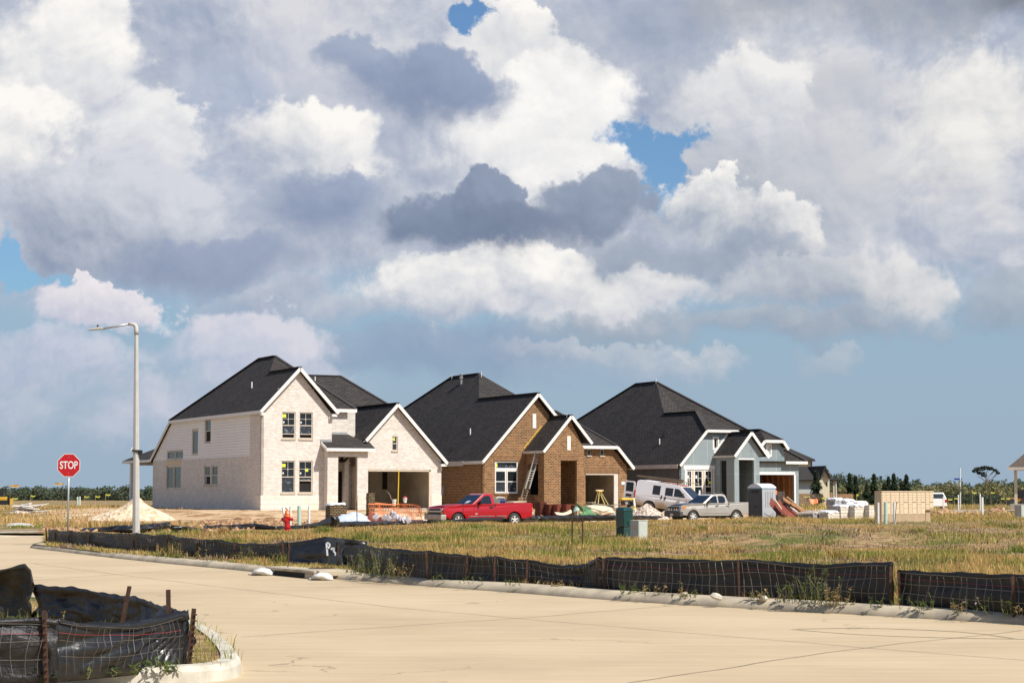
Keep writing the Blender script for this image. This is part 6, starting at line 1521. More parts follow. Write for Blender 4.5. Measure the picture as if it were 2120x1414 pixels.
def tube_thing(name, label, cat, px, y0, y1, Y, r, m, lx=0, group=None):
    b_ = at(px, y0, Y); t_ = at(px + lx, y1, Y); b_.z = min(b_.z, h1(b_.x, Y)) - .05
    f = MB(); d = t_ - b_; f.tube([(0, 0, 0), d], r, 10)
    o = f.build(name, m, smooth=False, loc=b_); return tag(o, label, cat, group)
tube_thing('plastic_pipe', 'white plastic pipe stub just behind the hydrant', 'pipe', 601.5, 1078, 1047.5, 86, .05, M['pvc'])
tube_thing('plastic_pipe', 'thick pale green plastic pipe stub right of the hydrant', 'pipe', 619.5, 1082, 1047, 86, .085, M['pvc_green'])
tube_thing('plastic_pipe', 'white plastic pipe stub farthest right of the hydrant', 'pipe', 640, 1078, 1047, 86, .055, M['pvc'])
tube_thing('plastic_pipe', 'short white pipe leaning left of the hydrant bonnet', 'pipe', 594, 1058, 1049, 87, .05, M['pvc'], lx=-9)
tube_thing('plastic_pipe', 'white pipe stub standing left of the green one at the mailboxes', 'pipe', 1818, 1078, 1040, 97, .06, M['pvc'])
tube_thing('plastic_pipe', 'pale green pipe stub standing in front of the mailboxes', 'pipe', 1833.5, 1078, 1039, 97, .095, M['pvc_green'])
tube_thing('plastic_pipe', 'white pipe stub with a thin dark rod, right of the green one', 'pipe', 1851.5, 1078, 1039, 97, .06, M['pvc'])
tube_thing('steel_rod', 'thin dark rod leaning on the white pipe at the mailboxes', 'rod', 1852, 1074, 1039, 96.7, .018, M['black'], lx=4)
tube_thing('plastic_pipe', 'distant thick pale green pipe stub in the left field', 'pipe', 160.5, 1042, 1028, 262, .13, M['pvc_green'])
tube_thing('plastic_pipe', 'distant thin white pipe stub in the left field', 'pipe', 165.5, 1041, 1027.5, 262, .08, M['pvc'])
tube_thing('plastic_pipe', 'bent white hose stub beside the yellow generator', 'pipe', 1317, 1048, 1031, 126, .09, M['pvc'], lx=-6)
tube_thing('plastic_pipe', 'white pipe stub on the far dirt bank', 'pipe', 2033, 1046, 1029, 128, .09, M['pvc'])
tube_thing('marker_post', 'tall white bare pole far right', 'pole', 1988, 1040, 969, 200, .06, M['pvc'])

# bricks on pallets
M['pack_tan'] = brick('tan_brick_pack', (.34, .25, .13), (.20, .14, .07), (.03, .022, .015), .20, .095, .03, .3)
M['pack_red'] = brick('dark_red_brick_pack', (.13, .035, .022), (.085, .024, .016), (.012, .006, .005), .09, .30, .012, .4, off=0)
M['pack_red2'] = brick('red_brick_ends', (.22, .06, .035), (.17, .045, .028), (.10, .03, .02), .10, .10, .004, .3)
M['block'] = brick('white_block_pack', (.72, .66, .55), (.62, .56, .46), (.40, .36, .29), .40, .19, .012, .15)
M['strap'] = plain('brown_strap', (.12, .05, .02), .6)
def pack(name, label, px, Y, w, d, h, m, rz=HA, top=None, group=None, pallet=True, cat='brick pallet', dz=0.0, m2=None):
    p = gnd(px, Y, dz); s = empty(name, p, rz, label, cat, group)
    if pallet:
        mb = MB()
        for y in (-.42, 0, .42): mb.box(-w / 2, w / 2, y * d - .05, y * d + .05, .0, .09)
        mb.box(-w / 2, w / 2, -d / 2, d / 2, .0905, .12); mb.build('pallet', M['wood'], s)
    k = MB(); z0 = .121 if pallet else 0; n = max(1, round(h / .25)); rr = random.Random(px)
    lay = (h - 0) / n
    for i in range(n):
        o_ = rr.uniform(-.015, .015); k.box(-w / 2 + o_, w / 2 + o_, -d / 2 + o_ * .6, d / 2 + o_ * .6, z0 + i * lay, z0 + (i + 1) * lay - .004)
    k.build('stack', m, s)
    if top: 
        tp = MB(); rows = []
        for i in range(9):
            r = []
            for j in range(9):
                x = (i / 8 - .5) * (w + .06); y = (j / 8 - .5) * (d + .06); e = i in (0, 8) or j in (0, 8)
                r.append((x, y, z0 + h + (.03 + .09 * float(fbm(np.array([x + px]), np.array([y]), .35, 5, 2)[0]) if not e else -.12 * rr.random())))
            rows.append(r)
        tp.grid(rows).build('cover', top, s, smooth=True)
    return s
pack('brick_pallet', 'pallet of tan bricks topped with white paper, beside the black heap', 698, 109, 1.0, .72, 1.05, M['pack_tan'], top=M['white_film'])
pack('brick_stack', 'narrow leaning stack of tan bricks at the garage corner', 769, 121, .42, .40, 1.42, M['pack_tan'], pallet=False, cat='brick stack')
pack('brick_pallet', 'dark red brick stack, leftmost of the row before the brown house', 1119, 123, .46, .7, .92, M['pack_red'])
pack('brick_pallet', 'dark red brick stack with strap lines, next to the leftmost one', 1138, 122.6, .50, .7, .90, M['pack_red'], pallet=False)
pack('brick_pallet', 'lighter red brick stack in the middle of the row', 1156, 122.2, .58, .7, .92, M['pack_red2'], pallet=False)
pack('brick_pallet', 'red brick stack with a dark hole, before the narrow tan one', 1175, 121.8, .58, .7, .95, M['pack_red2'], pallet=False)
pack('brick_stack', 'narrow tan brick stack closing the right of the red row', 1187.5, 121.4, .20, .5, .92, M['pack_tan'], pallet=False, cat='brick stack')
for lb, px, Y, w, h, top, dz in (('tall white block pallet in the middle, under white wrap', 1737, 118, .82, .90, 'white_film', 0), ('white block pallet right of the middle one, gaps between its blocks', 1766, 118, .86, .92, 'white_film', 0), ('narrow white block pallet against the mailboxes', 1790, 118, .42, .90, None, 0), ('low white block pallet wrapped in plastic, nearest the red boards', 1712, 116, .92, .52, 'white_film', 0), ('low grey plastic wrapped bundle at the left of the block pallets', 1682, 116.5, .98, .50, 'clear_film', 0)):
    pack('block_pallet', lb, px, Y, w, .8, h, M['block'] if top != 'clear_film' else M['clear_film'], R(33), top=M[top] if top else None, cat='block pallet', dz=dz)
pack('block_pallet', 'grey plastic wrapped bundle on top behind the white block pallets', 1724, 122, .72, .8, .42, M['clear_film'], R(33), top=M['white_film'], cat='block pallet', dz=1.05, pallet=False)
pack('block_pallet', 'white plastic wrapped bundle on top, between the other two', 1748, 122, .72, .8, .34, M['white_film'], R(33), top=M['white_film'], cat='block pallet', dz=1.05, pallet=False)
pack('block_pallet', 'white plastic wrapped bundle on top, nearest the mailboxes', 1774, 122, .80, .8, .18, M['white_film'], R(33), top=M['white_film'], cat='block pallet', dz=1.05, pallet=False)
for px in (1726, 1752, 1776): pack('block_pallet', {1726: 'back row white block pallet under the grey wrapped bundle', 1752: 'back row white block pallet under the middle wrapped bundle', 1776: 'back row white block pallet under the wrapped bundle by the mailboxes'}[px], px, 122, .9, .8, .92, M['block'], R(33), cat='block pallet')

def sheet(name, label, cat, c, w, d, rz, m, curl=.15, seed=0, th=.02, tilt=(0, 0), group=None):
    rows = [[((i / 10 - .5) * w, (j / 6 - .5) * d, curl * ((i / 5 - 1) ** 2) * (1 if seed % 2 else -1) * .5 + curl * .6 * (float(fbm(np.array([i * .3 + seed * 9]), np.array([j * .4]), 1.2, seed, 3)[0]) - .5)) for j in range(7)] for i in range(11)]
    o = MB().grid(rows).build(name, m, smooth=True, solid=th, loc=c); o.rotation_euler = (tilt[0], tilt[1], rz); return tag(o, label, cat, group)
def board(name, label, cat, a_, b_, w, t, m, group=None, up=(0, 0, 1)):
    a_ = Vector(a_); b_ = Vector(b_); o = MB().bar((0, 0, 0), b_ - a_, w, t, up=up).build(name, m, loc=a_); return tag(o, label, cat, group)
# tarp mound, bags and boards behind the fence
def tarp():
    c = gnd(730, 97.5); rows = []
    for i in range(25):
        r = []
        for j in range(17):
            u = i / 12 - 1; v = j / 8 - 1; e = max(0, 1 - abs(u) ** 2.6) * max(0, 1 - v * v)
            k = float(fbm(np.array([i * .22]), np.array([j * .22]), .8, 31, 4)[0]); k2 = abs(math.sin(i * .9 + j * .7 + 3 * k))
            r.append((u * .93 + .05 * math.sin(j), v * .7, .60 * e ** .55 * (.72 + .55 * k) + .03 * k2 - .05))
        rows.append(r)
    tag(MB().grid(rows).build('tarp', M['tarp'], smooth=True, solid=.012, loc=c), 'crumpled pale blue white tarp mound between pallet and paper bags', 'tarp')
tarp()
M['paper'] = plain('printed_paper_bag', (.50, .46, .48), .7, var=.6, scale=9)
rb = random.Random(5)
for k, (px, yb, lab) in enumerate(((778, 1070, 'paper bag tipped on its corner on the red boards'), (797, 1072, 'paper bag behind the red boards, left in the bag row'), (806, 1074, 'paper bag lying low in the bag row'), (813, 1065, 'paper bag lying highest on the bag heap'), (820, 1070, 'paper bag leaning right of the highest one'), (826, 1075, 'paper bag low in the middle of the heap'), (836, 1076, 'paper bag near the right end of the heap'), (844, 1077, 'rightmost small paper bag of the heap'))):
    c = at(px, yb, 96.0); o = MB().box(-.14, .14, -.10, .10, -.16, .16).build('paper_bag', M['paper'], bevel=.05, loc=c)
    o.rotation_euler = (rb.uniform(-.5, .5), (.75 if k == 0 else rb.uniform(-.9, .9)), rb.uniform(-.6, .6)); tag(o, lab, 'bag', 'paper bags by the orange mesh')
q0 = at(768, 1079, 96.3); sheet('red_board', 'dark red board propped under the tipped paper bag', 'board', at(776, 1073, 96.5), .75, .5, .3, M['plywood_red'], .02, 1, tilt=(.9, .45)); sheet('red_board', 'dark red board lying right of the tipped paper bag', 'board', at(789, 1075, 96.5), .7, .5, -.3, M['plywood_red'], .05, 2, tilt=(.6, -.4))
# orange mesh
def orange_mesh(label, pts, Y, seed=0):
    s = empty('orange_mesh_fence', at(pts[0][0], pts[0][2], Y), 0, label, 'mesh fence'); o = s.location
    mb = MB(); cols = []
    L = sum(abs(b_[0] - a_[0]) for a_, b_ in zip(pts[:-1], pts[1:])); n = int(L / (FPX / Y) / .085)
    for i in range(n + 1):
        t = i / n * (len(pts) - 1); k = min(int(t), len(pts) - 2); f = t - k
        x = pts[k][0] + (pts[k + 1][0] - pts[k][0]) * f; y0 = pts[k][2] + (pts[k + 1][2] - pts[k][2]) * f; y1 = pts[k][1] + (pts[k + 1][1] - pts[k][1]) * f
        Yd = Y + .8 * math.sin(x * .04)
        b_ = at(x, y0, Yd) - o; t_ = at(x + 3 * math.sin(i * .5), y1, Yd) - o
        cols.append([b_.lerp(t_, u) + Vector((.05 * math.sin(i * .8 + u * 5 + seed), .14 * math.sin(u * 3.1) + .05 * math.sin(i * .6 + u * 4), 0)) for u in np.linspace(0, 1, 9)])
    for i in range(n):
        for r in range(8): mb.bar(cols[i][r], cols[i][r + 1], .030, .004, up=(0, 1, 0))
        for r in (0, 2, 4, 6, 8): mb.bar(cols[i][r], cols[i + 1][r], .022 if r not in (0, 8) else .05, .004, up=(0, 1, 0))
    mb.build('net', M['orange'], s, uv=False)
    for x, a_, b_ in ((pts[0][0], pts[0][2], pts[0][1]), (pts[-1][0] - 2, pts[-1][2], pts[-1][1] + 3)): MB().bar(at(x, a_, Y) - o, at(x, b_, Y) - o, .03).build('post', M['rust'], s)
orange_mesh('slumped orange mesh fence in front of the open white house garage', [(765, 1043, 1078), (800, 1044, 1078), (840, 1043, 1077), (874, 1048, 1076)], 104)
board('mesh_roll', 'rolled orange mesh lying on top of the fence, left half', 'mesh roll', at(777, 1041, 108), at(802, 1044, 108), .1, .08, M['orange'])
heap('sand_apron', 'pale sand apron behind the orange mesh fence', 826, 113, 3.4, 3.2, .62, M['sand'], 51, cat='sand', peaks=((0, .1, 1.0, 1.0), (.4, 0, .8, .6), (-.4, 0, .8, .6)))
# driveway sand in front of the garage, buckets and brace
def bucket(label, px, yb, Y, h, m=None):
    p = at(px, yb, Y); s = empty('bucket', p, 0, label, 'bucket')
    MB().lathe([(.10, 0), (.15, h * .96), (.165, h * .97), (.165, h), (.13, h), (.10, .03)], n=16).build('pail', M['pvc'], s)
    MB().tube([(-.15, 0, h * .9), (-.12, -.13, h * .6), (.12, -.13, h * .6), (.15, 0, h * .9)], .008, 5).build('handle', M['steel'], s)
    return p
pb = bucket('white bucket with a broom handle in it at the garage front', 816, 1046.5, 126.5, .42); bucket('white bucket inside the garage opening, red rag on it', 838.5, 1040.5, 131, .32)
o = MB().lathe([(.02, 0), (.15, .02), (.12, .09), (.02, .12)], n=9).build('rag', M['pink'], loc=at(838.5, 1031, 131)); tag(o, 'red rag heaped on the far white bucket', 'rag')
k = empty('broom', at(814, 1033, 126.5), 0, 'broom standing upside down in the near white bucket', 'broom'); o0 = k.location
MB().tube([(0, 0, -.3), at(806, 1021, 126.5) - o0], .014, 6).build('handle', M['wood'], k); MB().bar(at(806, 1021, 126.5) - o0, at(799, 1016.5, 126.5) - o0, .10, .05).build('head', M['wood_old'], k)
lp = O1 + HW * 9.72 + HD * -.14
o = MB().bar((0, 0, -.1), (.05, 0, 2.62), .09, .06).build('brace', M['yellow'], loc=(lp.x, lp.y, lp.z)); tag(o, 'yellow timber brace standing in the white house garage opening', 'brace')
M['yellow_soft'] = M['yellow']
# extension ladder
def ladder():
    a_ = at(1078.5, 1048, 132.6); t_ = at(1111.5, 936, 134.1); s = empty('ladder', a_, 0, 'long metal extension ladder leaning on the brown house entry roof', 'ladder')
    d = t_ - a_; ac = Vector((.86, .5, 0)).normalized() * .19
    mid = d * .62
    for sg in (-1, 1):
        MB().bar(ac * sg, d * .66 + ac * sg, .055, .08).build('rail', M['wood_old'], s)
        MB().bar(mid * .52 + ac * sg * .86 + Vector((.07, -.1, 0)), d + ac * sg * .86 + Vector((.07, -.1, 0)), .055, .08).build('rail', M['ladder_pale'], s)
    for i in range(22):
        u = (i + .6) / 22.4; off = Vector((.07, -.1, 0)) if u > .45 else Vector((0, 0, 0))
        MB().bar(d * u - ac * .86 + off, d * u + ac * .86 + off, .04).build('rung', M['ladder_pale'] if u > .45 else M['wood_old'], s)
ladder()
# sawhorse, generator
def sawhorse():
    c = at(1241, 1044, 127); s = empty('sawhorse', c, R(20), 'yellow legged sawhorse with a pale plank before the brown house garage', 'sawhorse')
    for x in (-.12, .12):
        for y in (-.3, .3): MB().bar((x * (4.2 if x > 0 else 1.8), y, 0), (x * .5, y * .4, .82), .045).build('leg', M['saw_yellow'], s)
    MB().box(-.12, .12, -.22, .22, .82, .88).build('beam', M['yellow'], s); MB().box(-.26, .26, -.12, .12, .881, .96).build('plank', M['plank_pale'], s)
sawhorse()
g = empty('generator', at(1296, 1047.5, 126), R(20), 'black framed generator with a yellow top beside the van', 'generator')
mb = MB()
for x in (-.38, .38):
    for y in (-.26, .26): mb.bar((x, y, 0), (x, y, .42), .04)
mb.build('frame', M['black'], g); MB().box(-.43, .43, -.30, .30, .40, .52).build('tank', M['yellow'], g, bevel=.03); MB().box(-.30, .22, -.2, .2, .08, .34).build('engine', M['black'], g, bevel=.03); MB().lathe([(.02, -.1), (.1, -.1), (.1, .1), (.02, .1)], (-.1, -.25, .2), 12, 'y').build('alternator', M['steel'], g)
# boards and green scrap
rb = random.Random(9)
M['green_scrap'] = plain('green_printed_wrap', (.10, .22, .09), .6, var=.5, scale=3)
M['beige'] = plain('beige_packing_board', (.66, .54, .37), .8, var=.1)
sheet('packing_board', 'big curled beige board on the scrap heap', 'board', at(1243, 1052, 117), 1.7, .9, .3, M['beige'], .22, 2, tilt=(.45, 0.05))
sheet('packing_board', 'curved pale strip of board lying in front of the red bricks', 'board', at(1166, 1063, 113), 1.1, .28, .5, M['beige'], .22, 3, tilt=(.5, -.12))
sheet('scrap_wrap', 'green wrapping sheet heaped left on the scrap pile', 'wrap', at(1205, 1057, 116), .9, .8, .8, M['green_scrap'], .5, 5, tilt=(.5, .3)); sheet('scrap_wrap', 'green wrapping sheet at the foot of the scrap pile', 'wrap', at(1222, 1065, 114.5), 1.3, .5, .1, M['green_scrap'], .3, 6, tilt=(.5, 0)); sheet('scrap_wrap', 'pale green wrap standing up in the scrap pile', 'wrap', at(1198, 1053, 117), .35, .35, .4, M['pvc_green'], .6, 8, tilt=(.9, .3))
heap('scrap_heap', 'low heap of torn cardboard and earth under the beige board', 1240, 116.3, 1.75, 1.0, .42, mat_rubble('torn_cardboard_and_earth', [(.12, .07, .035), (.36, .23, .11), (.55, .42, .26), (.66, .58, .44)], 4), 14, jag=2, rough=.4)
for k, (x0, y0, x1, y1, w, m, lb) in enumerate(((1212, 1040, 1232, 1039, .12, 'plank_pale', 'short pale plank high at the left of the scrap pile'), (1226, 1042, 1275, 1047, .10, 'plank_pale', 'long pale plank lying along the top of the scrap pile'), (1200, 1048, 1226, 1040, .1, 'wood', 'brown plank tilted up at the scrap pile left'), (1252, 1046, 1285, 1044, .1, 'wood', 'brown plank at the right end of the scrap pile'), (1232, 1064, 1262, 1056, .08, 'plank_pale', 'pale lath at the front of the scrap pile'), (1228, 1058, 1244, 1066, .08, 'wood', 'brown lath crossing the front of the scrap pile'), (1250, 1066, 1271, 1062, .07, 'plywood_red', 'red lath at the right foot of the scrap pile'))): board('plank', lb, 'plank', at(x0, y0, 117 - k * .4), at(x1, y1, 116.6 - k * .4), w, .04, M[m])
# right hand clutter
sheet('red_plywood', 'red stained panel leaning beside the portable toilet', 'plywood', at(1609, 1054, 113.5), 1.3, 1.0, .2, M['plywood_red'], .03, 1, tilt=(.6, .85)); sheet('red_plywood', 'red stained panel fallen toward the planks', 'plywood', at(1626, 1056, 113), 1.3, .9, -.1, M['plywood_red'], .03, 3, tilt=(.6, .62))
sheet('brown_plywood', 'brown plywood panel leaning like a ramp by the garage', 'plywood', at(1642, 1046, 116), 1.5, .8, .1, M['osb'], .02, 2, tilt=(.35, .62)); sheet('brown_plywood', 'small brown plywood panel lying right of the ramp', 'plywood', at(1653, 1050, 115.5), 1.0, .7, .1, M['osb'], .02, 4, tilt=(.35, .5))
for k, (x0, y0, x1, y1, m, lb) in enumerate(((1604, 1034, 1618, 1054, 'plank_pale', 'pale lath along the red leaning panel'), (1629, 1028, 1664, 1056, 'plank_pale', 'long pale lath along the top of the brown ramp'), (1618, 1033, 1640, 1056, 'black', 'dark lath between the red and brown panels'), (1612, 1064, 1660, 1060, 'plank_pale', 'pale plank lying below the red panels'), (1650, 1061, 1702, 1058, 'white_film', 'white plank lying before the grey wrapped bundle'), (1648, 1063, 1698, 1062, 'plank_pale', 'pale plank lying nearest the fence'), (1640, 1052, 1652, 1062, 'white_film', 'short white board sticking out under the ramp'))): board('plank', lb, 'plank', at(x0, y0, 112.8 + k * .3), at(x1, y1, 112.5 + k * .3), .09, .05, M[m])
def cage(label, px0, px1, y0, y1, Y, fill=True):
    p = at(px0, y0, Y); s = empty('wire_cage', p, R(15), label, 'wire cage'); w = (px1 - px0) / (FPX / Y); h = (y0 - y1) / (FPX / Y); mb = MB()
    for y in (0, .7):
        for i in range(8): mb.bar((w * i / 7, y, 0), (w * (i / 7 * .86 + .1), y, h), .016)
        for i in range(6): mb.bar((w * .1 * i / 5, y, h * i / 5), (w * (1 - .04 * i / 5), y, h * i / 5), .016)
    for i in range(6):
        for xx in (0, w): mb.bar((xx + (w * .1 * i / 5 if xx == 0 else -w * .04 * i / 5), 0, h * i / 5), (xx + (w * .1 * i / 5 if xx == 0 else -w * .04 * i / 5), .7, h * i / 5), .016)
    mb.build('grid', M['wire'], s)
    return s
cage('wire cage of leaning mesh panels right of the grey house', 1664, 1693, 1046, 1024, 121); cage('low wire cage behind the red panels', 1611, 1626, 1040, 1018, 118)
sheet('orange_sheet', 'crumpled orange netting inside the right wire cage', 'netting', at(1683, 1039, 120.6), .50, .4, .2, M['orange'], .3, 5, tilt=(.9, .1)); o = MB().lathe([(.13, 0), (.15, .22), (.13, .26)], n=12).build('bucket', M['orange'], loc=at(1604, 1024, 117)); tag(o, 'orange bucket perched beside the portable toilet roofline', 'bucket')
# left field scraps
sheet('metal_sheet', 'pale grey warped sheet lying in the grass left of the stop sign', 'sheet', at(44, 1085, 91), 1.5, 1.0, .2, M['pole'], .35, 2, tilt=(.12, .02))
rb = random.Random(21); c0 = at(52, 1056, 141)
for k in range(22):
    a_ = c0 + Vector((rb.uniform(-1.2, .9), rb.uniform(-.6, .6), rb.uniform(-.2, .38))); an = rb.uniform(-.6, .6)
    board('scrap_board', 'white broken board in the heap at the left field edge', 'board', a_, a_ + Vector((math.cos(an) * rb.uniform(.7, 1.5), rb.uniform(-.3, .3), rb.uniform(-.15, .22))), rb.uniform(.18, .4), .05, M['trim'], 'white scrap boards heaped in the left field')
heap('scrap_heap', 'pale plaster rubble under the white scrap boards', 55, 141, 1.35, 1.0, .72, M['limestone'], 23)
for px, yy, Y in ((150, 1062, 118), (185, 1057, 128), (215, 1066, 112)): heap('sand_spill', {150: 'thin pale sand spill behind the stop sign post', 185: 'far pale sand spill left of the big sand pile', 215: 'thin pale sand spill at the foot of the big sand pile'}[px], px, Y, 1.7, 1.2, .14, M['sand'], px, cat='sand')
# mailboxes
def mailboxes():
    p = gnd(1806, 103.0); s = empty('mailbox_cluster', p, R(40), 'row of cream cluster mailboxes, the last one shorter on a pedestal', 'mailboxes'); u = .735
    p_ = MB().box(-.03, u * 6 + .03, -.6, .15, -.3, -.02).build('pad', M['concrete'], s)
    for i in range(6):
        x0 = i * u; z0 = .0 if i < 5 else .62; x1 = x0 + u - .012
        cb = MB().box(x0, x1, -.46, 0, z0, 1.60).build('cabinet', M['cream'], s, bevel=.008); MB().box(x0 + .025, x1 - .025, -.466, -.4605, z0 + .02, 1.575).build('frame', M['cream_shade'], s)  # backing plate darkened to paint the shaded gaps round the doors
        MB().box(x0 - .005, x1 + .005, -.485, .012, 1.601, 1.655).build('cap', M['cream'], s)
        if i == 5: MB().box(x0 + .16, x1 - .16, -.36, -.10, -.02, .619).build('pedestal', M['cream_shade'], s)
        for cx_ in range(2):
            zt = 1.56; xx = x0 + .04 + cx_ * .335
            hs = [.125] * 5 + [.02] + [.125] * 4 if cx_ == 0 else [.125] * 4 + [.03] + [.30, .30]
            for h_ in hs:
                if zt - h_ < z0 + .02: break
                if h_ > .05: MB().box(xx, xx + .31, -.478, -.4665, zt - h_ + .016, zt).build('door', M['cream'], s)
                elif cx_ == 1: MB().box(xx + .02, xx + .30, -.476, -.4665, zt - .035, zt - .005).build('mail_slot', M['wood_old'], s)
                zt -= h_
M['cream'] = plain('cream_powder_coat', (.66, .52, .35), .55, var=.04); M['cream_shade'] = plain('cream_seam_shade', (.40, .29, .18), .6, var=.05)  # darker cream paints the shaded door gaps; the pedestal shares it
mailboxes()
def stake(label, px, Y, h, m='wood', flag='flag_yellow', group=None, lean=0.0, fl=1):
    p = gnd(px, Y); s = empty('survey_stake', p, 0, label, 'survey stake', group)
    MB().bar((0, 0, -.1), (lean, 0, h), .03 + Y * .00012, .02).build('post', M[m], s)
    MB().poly([(lean, 0, h), (lean + fl * .28, -.05, h - .06), (lean + fl * .5, 0, h - .02), (lean + fl * .46, 0, h - .16), (lean + fl * .2, -.05, h - .2), (lean, 0, h - .14)], th=.01).build('flag', M[flag], s)
M['flag_yellow'] = plain('yellow_flagging_tape', (.62, .60, .08), .6); M['flag_orange'] = plain('orange_yellow_flagging_tape', (.70, .38, .04), .6)
for px, Y, h in ((33, 190, 1.2), (70, 210, 1.5), (180, 205, 1.4), (203, 200, 1.4), (224, 195, 1.6)): stake('thin survey stake with a yellow flag in the left field', px, Y, h, group='yellow flagged survey stakes left of the white house')
for px, Y, h, f in ((27, 150, 2.1, 1), (136, 165, 2.2, -1)): stake({27: 'tall survey rod with an orange streamer at the left edge', 136: 'tall survey rod with an orange streamer by the stop sign'}[px], px, Y, h, 'wood_old', 'flag_orange', fl=f * 1.6)
for px, Y, h in ((1660, 160, 1.1), (1671, 150, .7), (1699, 150, .8), (1777, 170, 1.0), (1806, 168, 1.0), (1850, 165, .9), (1890, 172, 1.1)): stake('thin survey stake with a yellow flag behind the block pallets', px, Y, h, group='yellow flagged survey stakes behind the pallets')
for px, Y, h in ((1943, 205, 1.1), (1957, 215, 1.1), (1970, 235, 1.2), (2007, 220, 1.9), (2045, 225, 1.9), (2066, 240, 1.2), (2077, 240, 1.2)): stake('thin survey stake with a yellow flag on the far right ground', px, Y, h, group='yellow flagged survey stakes far right')
stake('short stake with a yellow disc on the limestone heap', 1308, 119.6, .95, fl=.4); stake('thick yellow post behind the block pallets', 1769, 165, 1.5, 'yellow', fl=.3)
for px, y0, y1, lb in ((1953, 1034, 1027, 'short white marker stub left of the far street sign'), (1984, 1036, 1024, 'short white marker stub at the foot of the white pole'), (2029, 1033, 1022, 'white marker stub with a dark cap far right')): tube_thing('marker_post', lb, 'marker post', px, y0, y1, 150, .05, M['pvc'])
heap('sign_base', 'white sign stand lying on the far dirt, right of the markers', 2071, 150, .4, .3, .5, M['white_film'], 41, cat='stand', n=10); 
# ---------------------------------------------------------------- trees and far things
def leaf_cloud(C, Rr, n, size, cols, rng=RNG, shell=.55):
    """n small leaf clumps spread through ellipsoids C (k,3) with radii Rr (k,3)"""
    k = len(C); wsum = (Rr[:, 0] * Rr[:, 1] * Rr[:, 2]) ** .7; idx = rng.choice(k, n, p=wsum / wsum.sum())
    d = rng.normal(size=(n, 3)); d /= np.linalg.norm(d, axis=1)[:, None]
    r = shell + (1 - shell) * rng.random(n) ** .6; r = np.where(rng.random(n) < .25, rng.random(n) ** .5, r)
    P = C[idx] + d * Rr[idx] * r[:, None]
    a = rng.normal(size=(n, 3)); b = rng.normal(size=(n, 3)); a /= np.linalg.norm(a, axis=1)[:, None]; b -= (a * b).sum(1)[:, None] * a; b /= np.linalg.norm(b, axis=1)[:, None]
    s = size * rng.uniform(.55, 1.4, n)[:, None]
    V = np.stack([P - a * s, P + b * s * .7, P + a * s, P - b * s * .7], 1)
    c = cols[rng.integers(0, len(cols), n)] * rng.uniform(.7, 1.25, n)[:, None]
    return V, c
def leaf_mesh(name, V, c, parent=None, mat=None):
    n = len(V); me = bpy.data.meshes.new(name); me.vertices.add(n * 4); me.vertices.foreach_set('co', V.astype(np.float32).ravel())
    me.loops.add(n * 4); me.polygons.add(n); me.loops.foreach_set('vertex_index', np.arange(n * 4, dtype=np.int32)); me.polygons.foreach_set('loop_start', np.arange(0, n * 4, 4, dtype=np.int32)); me.update()
    ca = me.color_attributes.new('Col', 'FLOAT_COLOR', 'POINT'); cc = np.ones((n, 4, 4), np.float32); cc[:, :, :3] = c[:, None, :]; ca.data.foreach_set('color', cc.ravel())
    me.materials.append(mat or M['grass']); o = bpy.data.objects.new(name, me); COL.objects.link(o)
    if parent: o.parent = parent
    return o
G_FAR = np.array([[.085, .115, .072], [.105, .130, .078], [.072, .098, .068], [.125, .135, .080]])  # greens lightened and cooled: distance haze put into the leaf colour
G_OLV = np.array([[.22, .205, .095], [.17, .18, .08], [.27, .23, .11], [.14, .155, .07]])
G_SPR = np.array([[.045, .070, .036], [.060, .085, .042], [.034, .052, .030]])
def wood(name, label, px0, px1, Y0, Y1, ntree, hfun, cols, per=90, size=.7, wr=(2.0, 4.5)):
    C = []; Rr = []; H = []
    for i in range(ntree):
        px = RNG.uniform(px0, px1); Y = RNG.uniform(Y0, Y1); x = bear(px, Y); z = h1(x, Y); h = hfun(px) * RNG.uniform(.72, 1.15); w = RNG.uniform(*wr)
        for k in range(3): C.append((x + RNG.uniform(-.5, .5) * w, Y + RNG.uniform(-.5, .5) * w, z + h * (.45 + .22 * k) - .1 * h)); Rr.append((w * RNG.uniform(.5, .9), w * .7, h * RNG.uniform(.22, .32)))
        C.append((x, Y, z + h * .2)); Rr.append((w * .9, w * .7, h * .28))
    V, c = leaf_cloud(np.array(C), np.array(Rr), ntree * per, size, cols)
    o = leaf_mesh(name, V, c); return tag(o, label, 'wood', kind='stuff')
wood('far_wood', 'dark treeline along the left horizon behind the field', -500, 900, 900, 1250, 420, lambda p: 6.2, G_FAR, 260, .55, (2.5, 5.5))
wood('far_wood', 'long dark treeline along the right horizon', 1640, 2650, 820, 1150, 420, lambda p: 10.0 + 1.6 * math.sin(p * .012) - .002 * (p - 1640), G_FAR, 260, .55, (2.5, 5.5))
wood('scrub', 'olive scrub in front of the right treeline', 1640, 2550, 420, 640, 420, lambda p: 4.0, G_OLV, 170, .34, (1.6, 3.4))
wood('scrub', 'dark low bushes along the right field edge', 1690, 2500, 300, 400, 140, lambda p: 1.7, G_FAR * .7, 130, .22, (.9, 2.2))
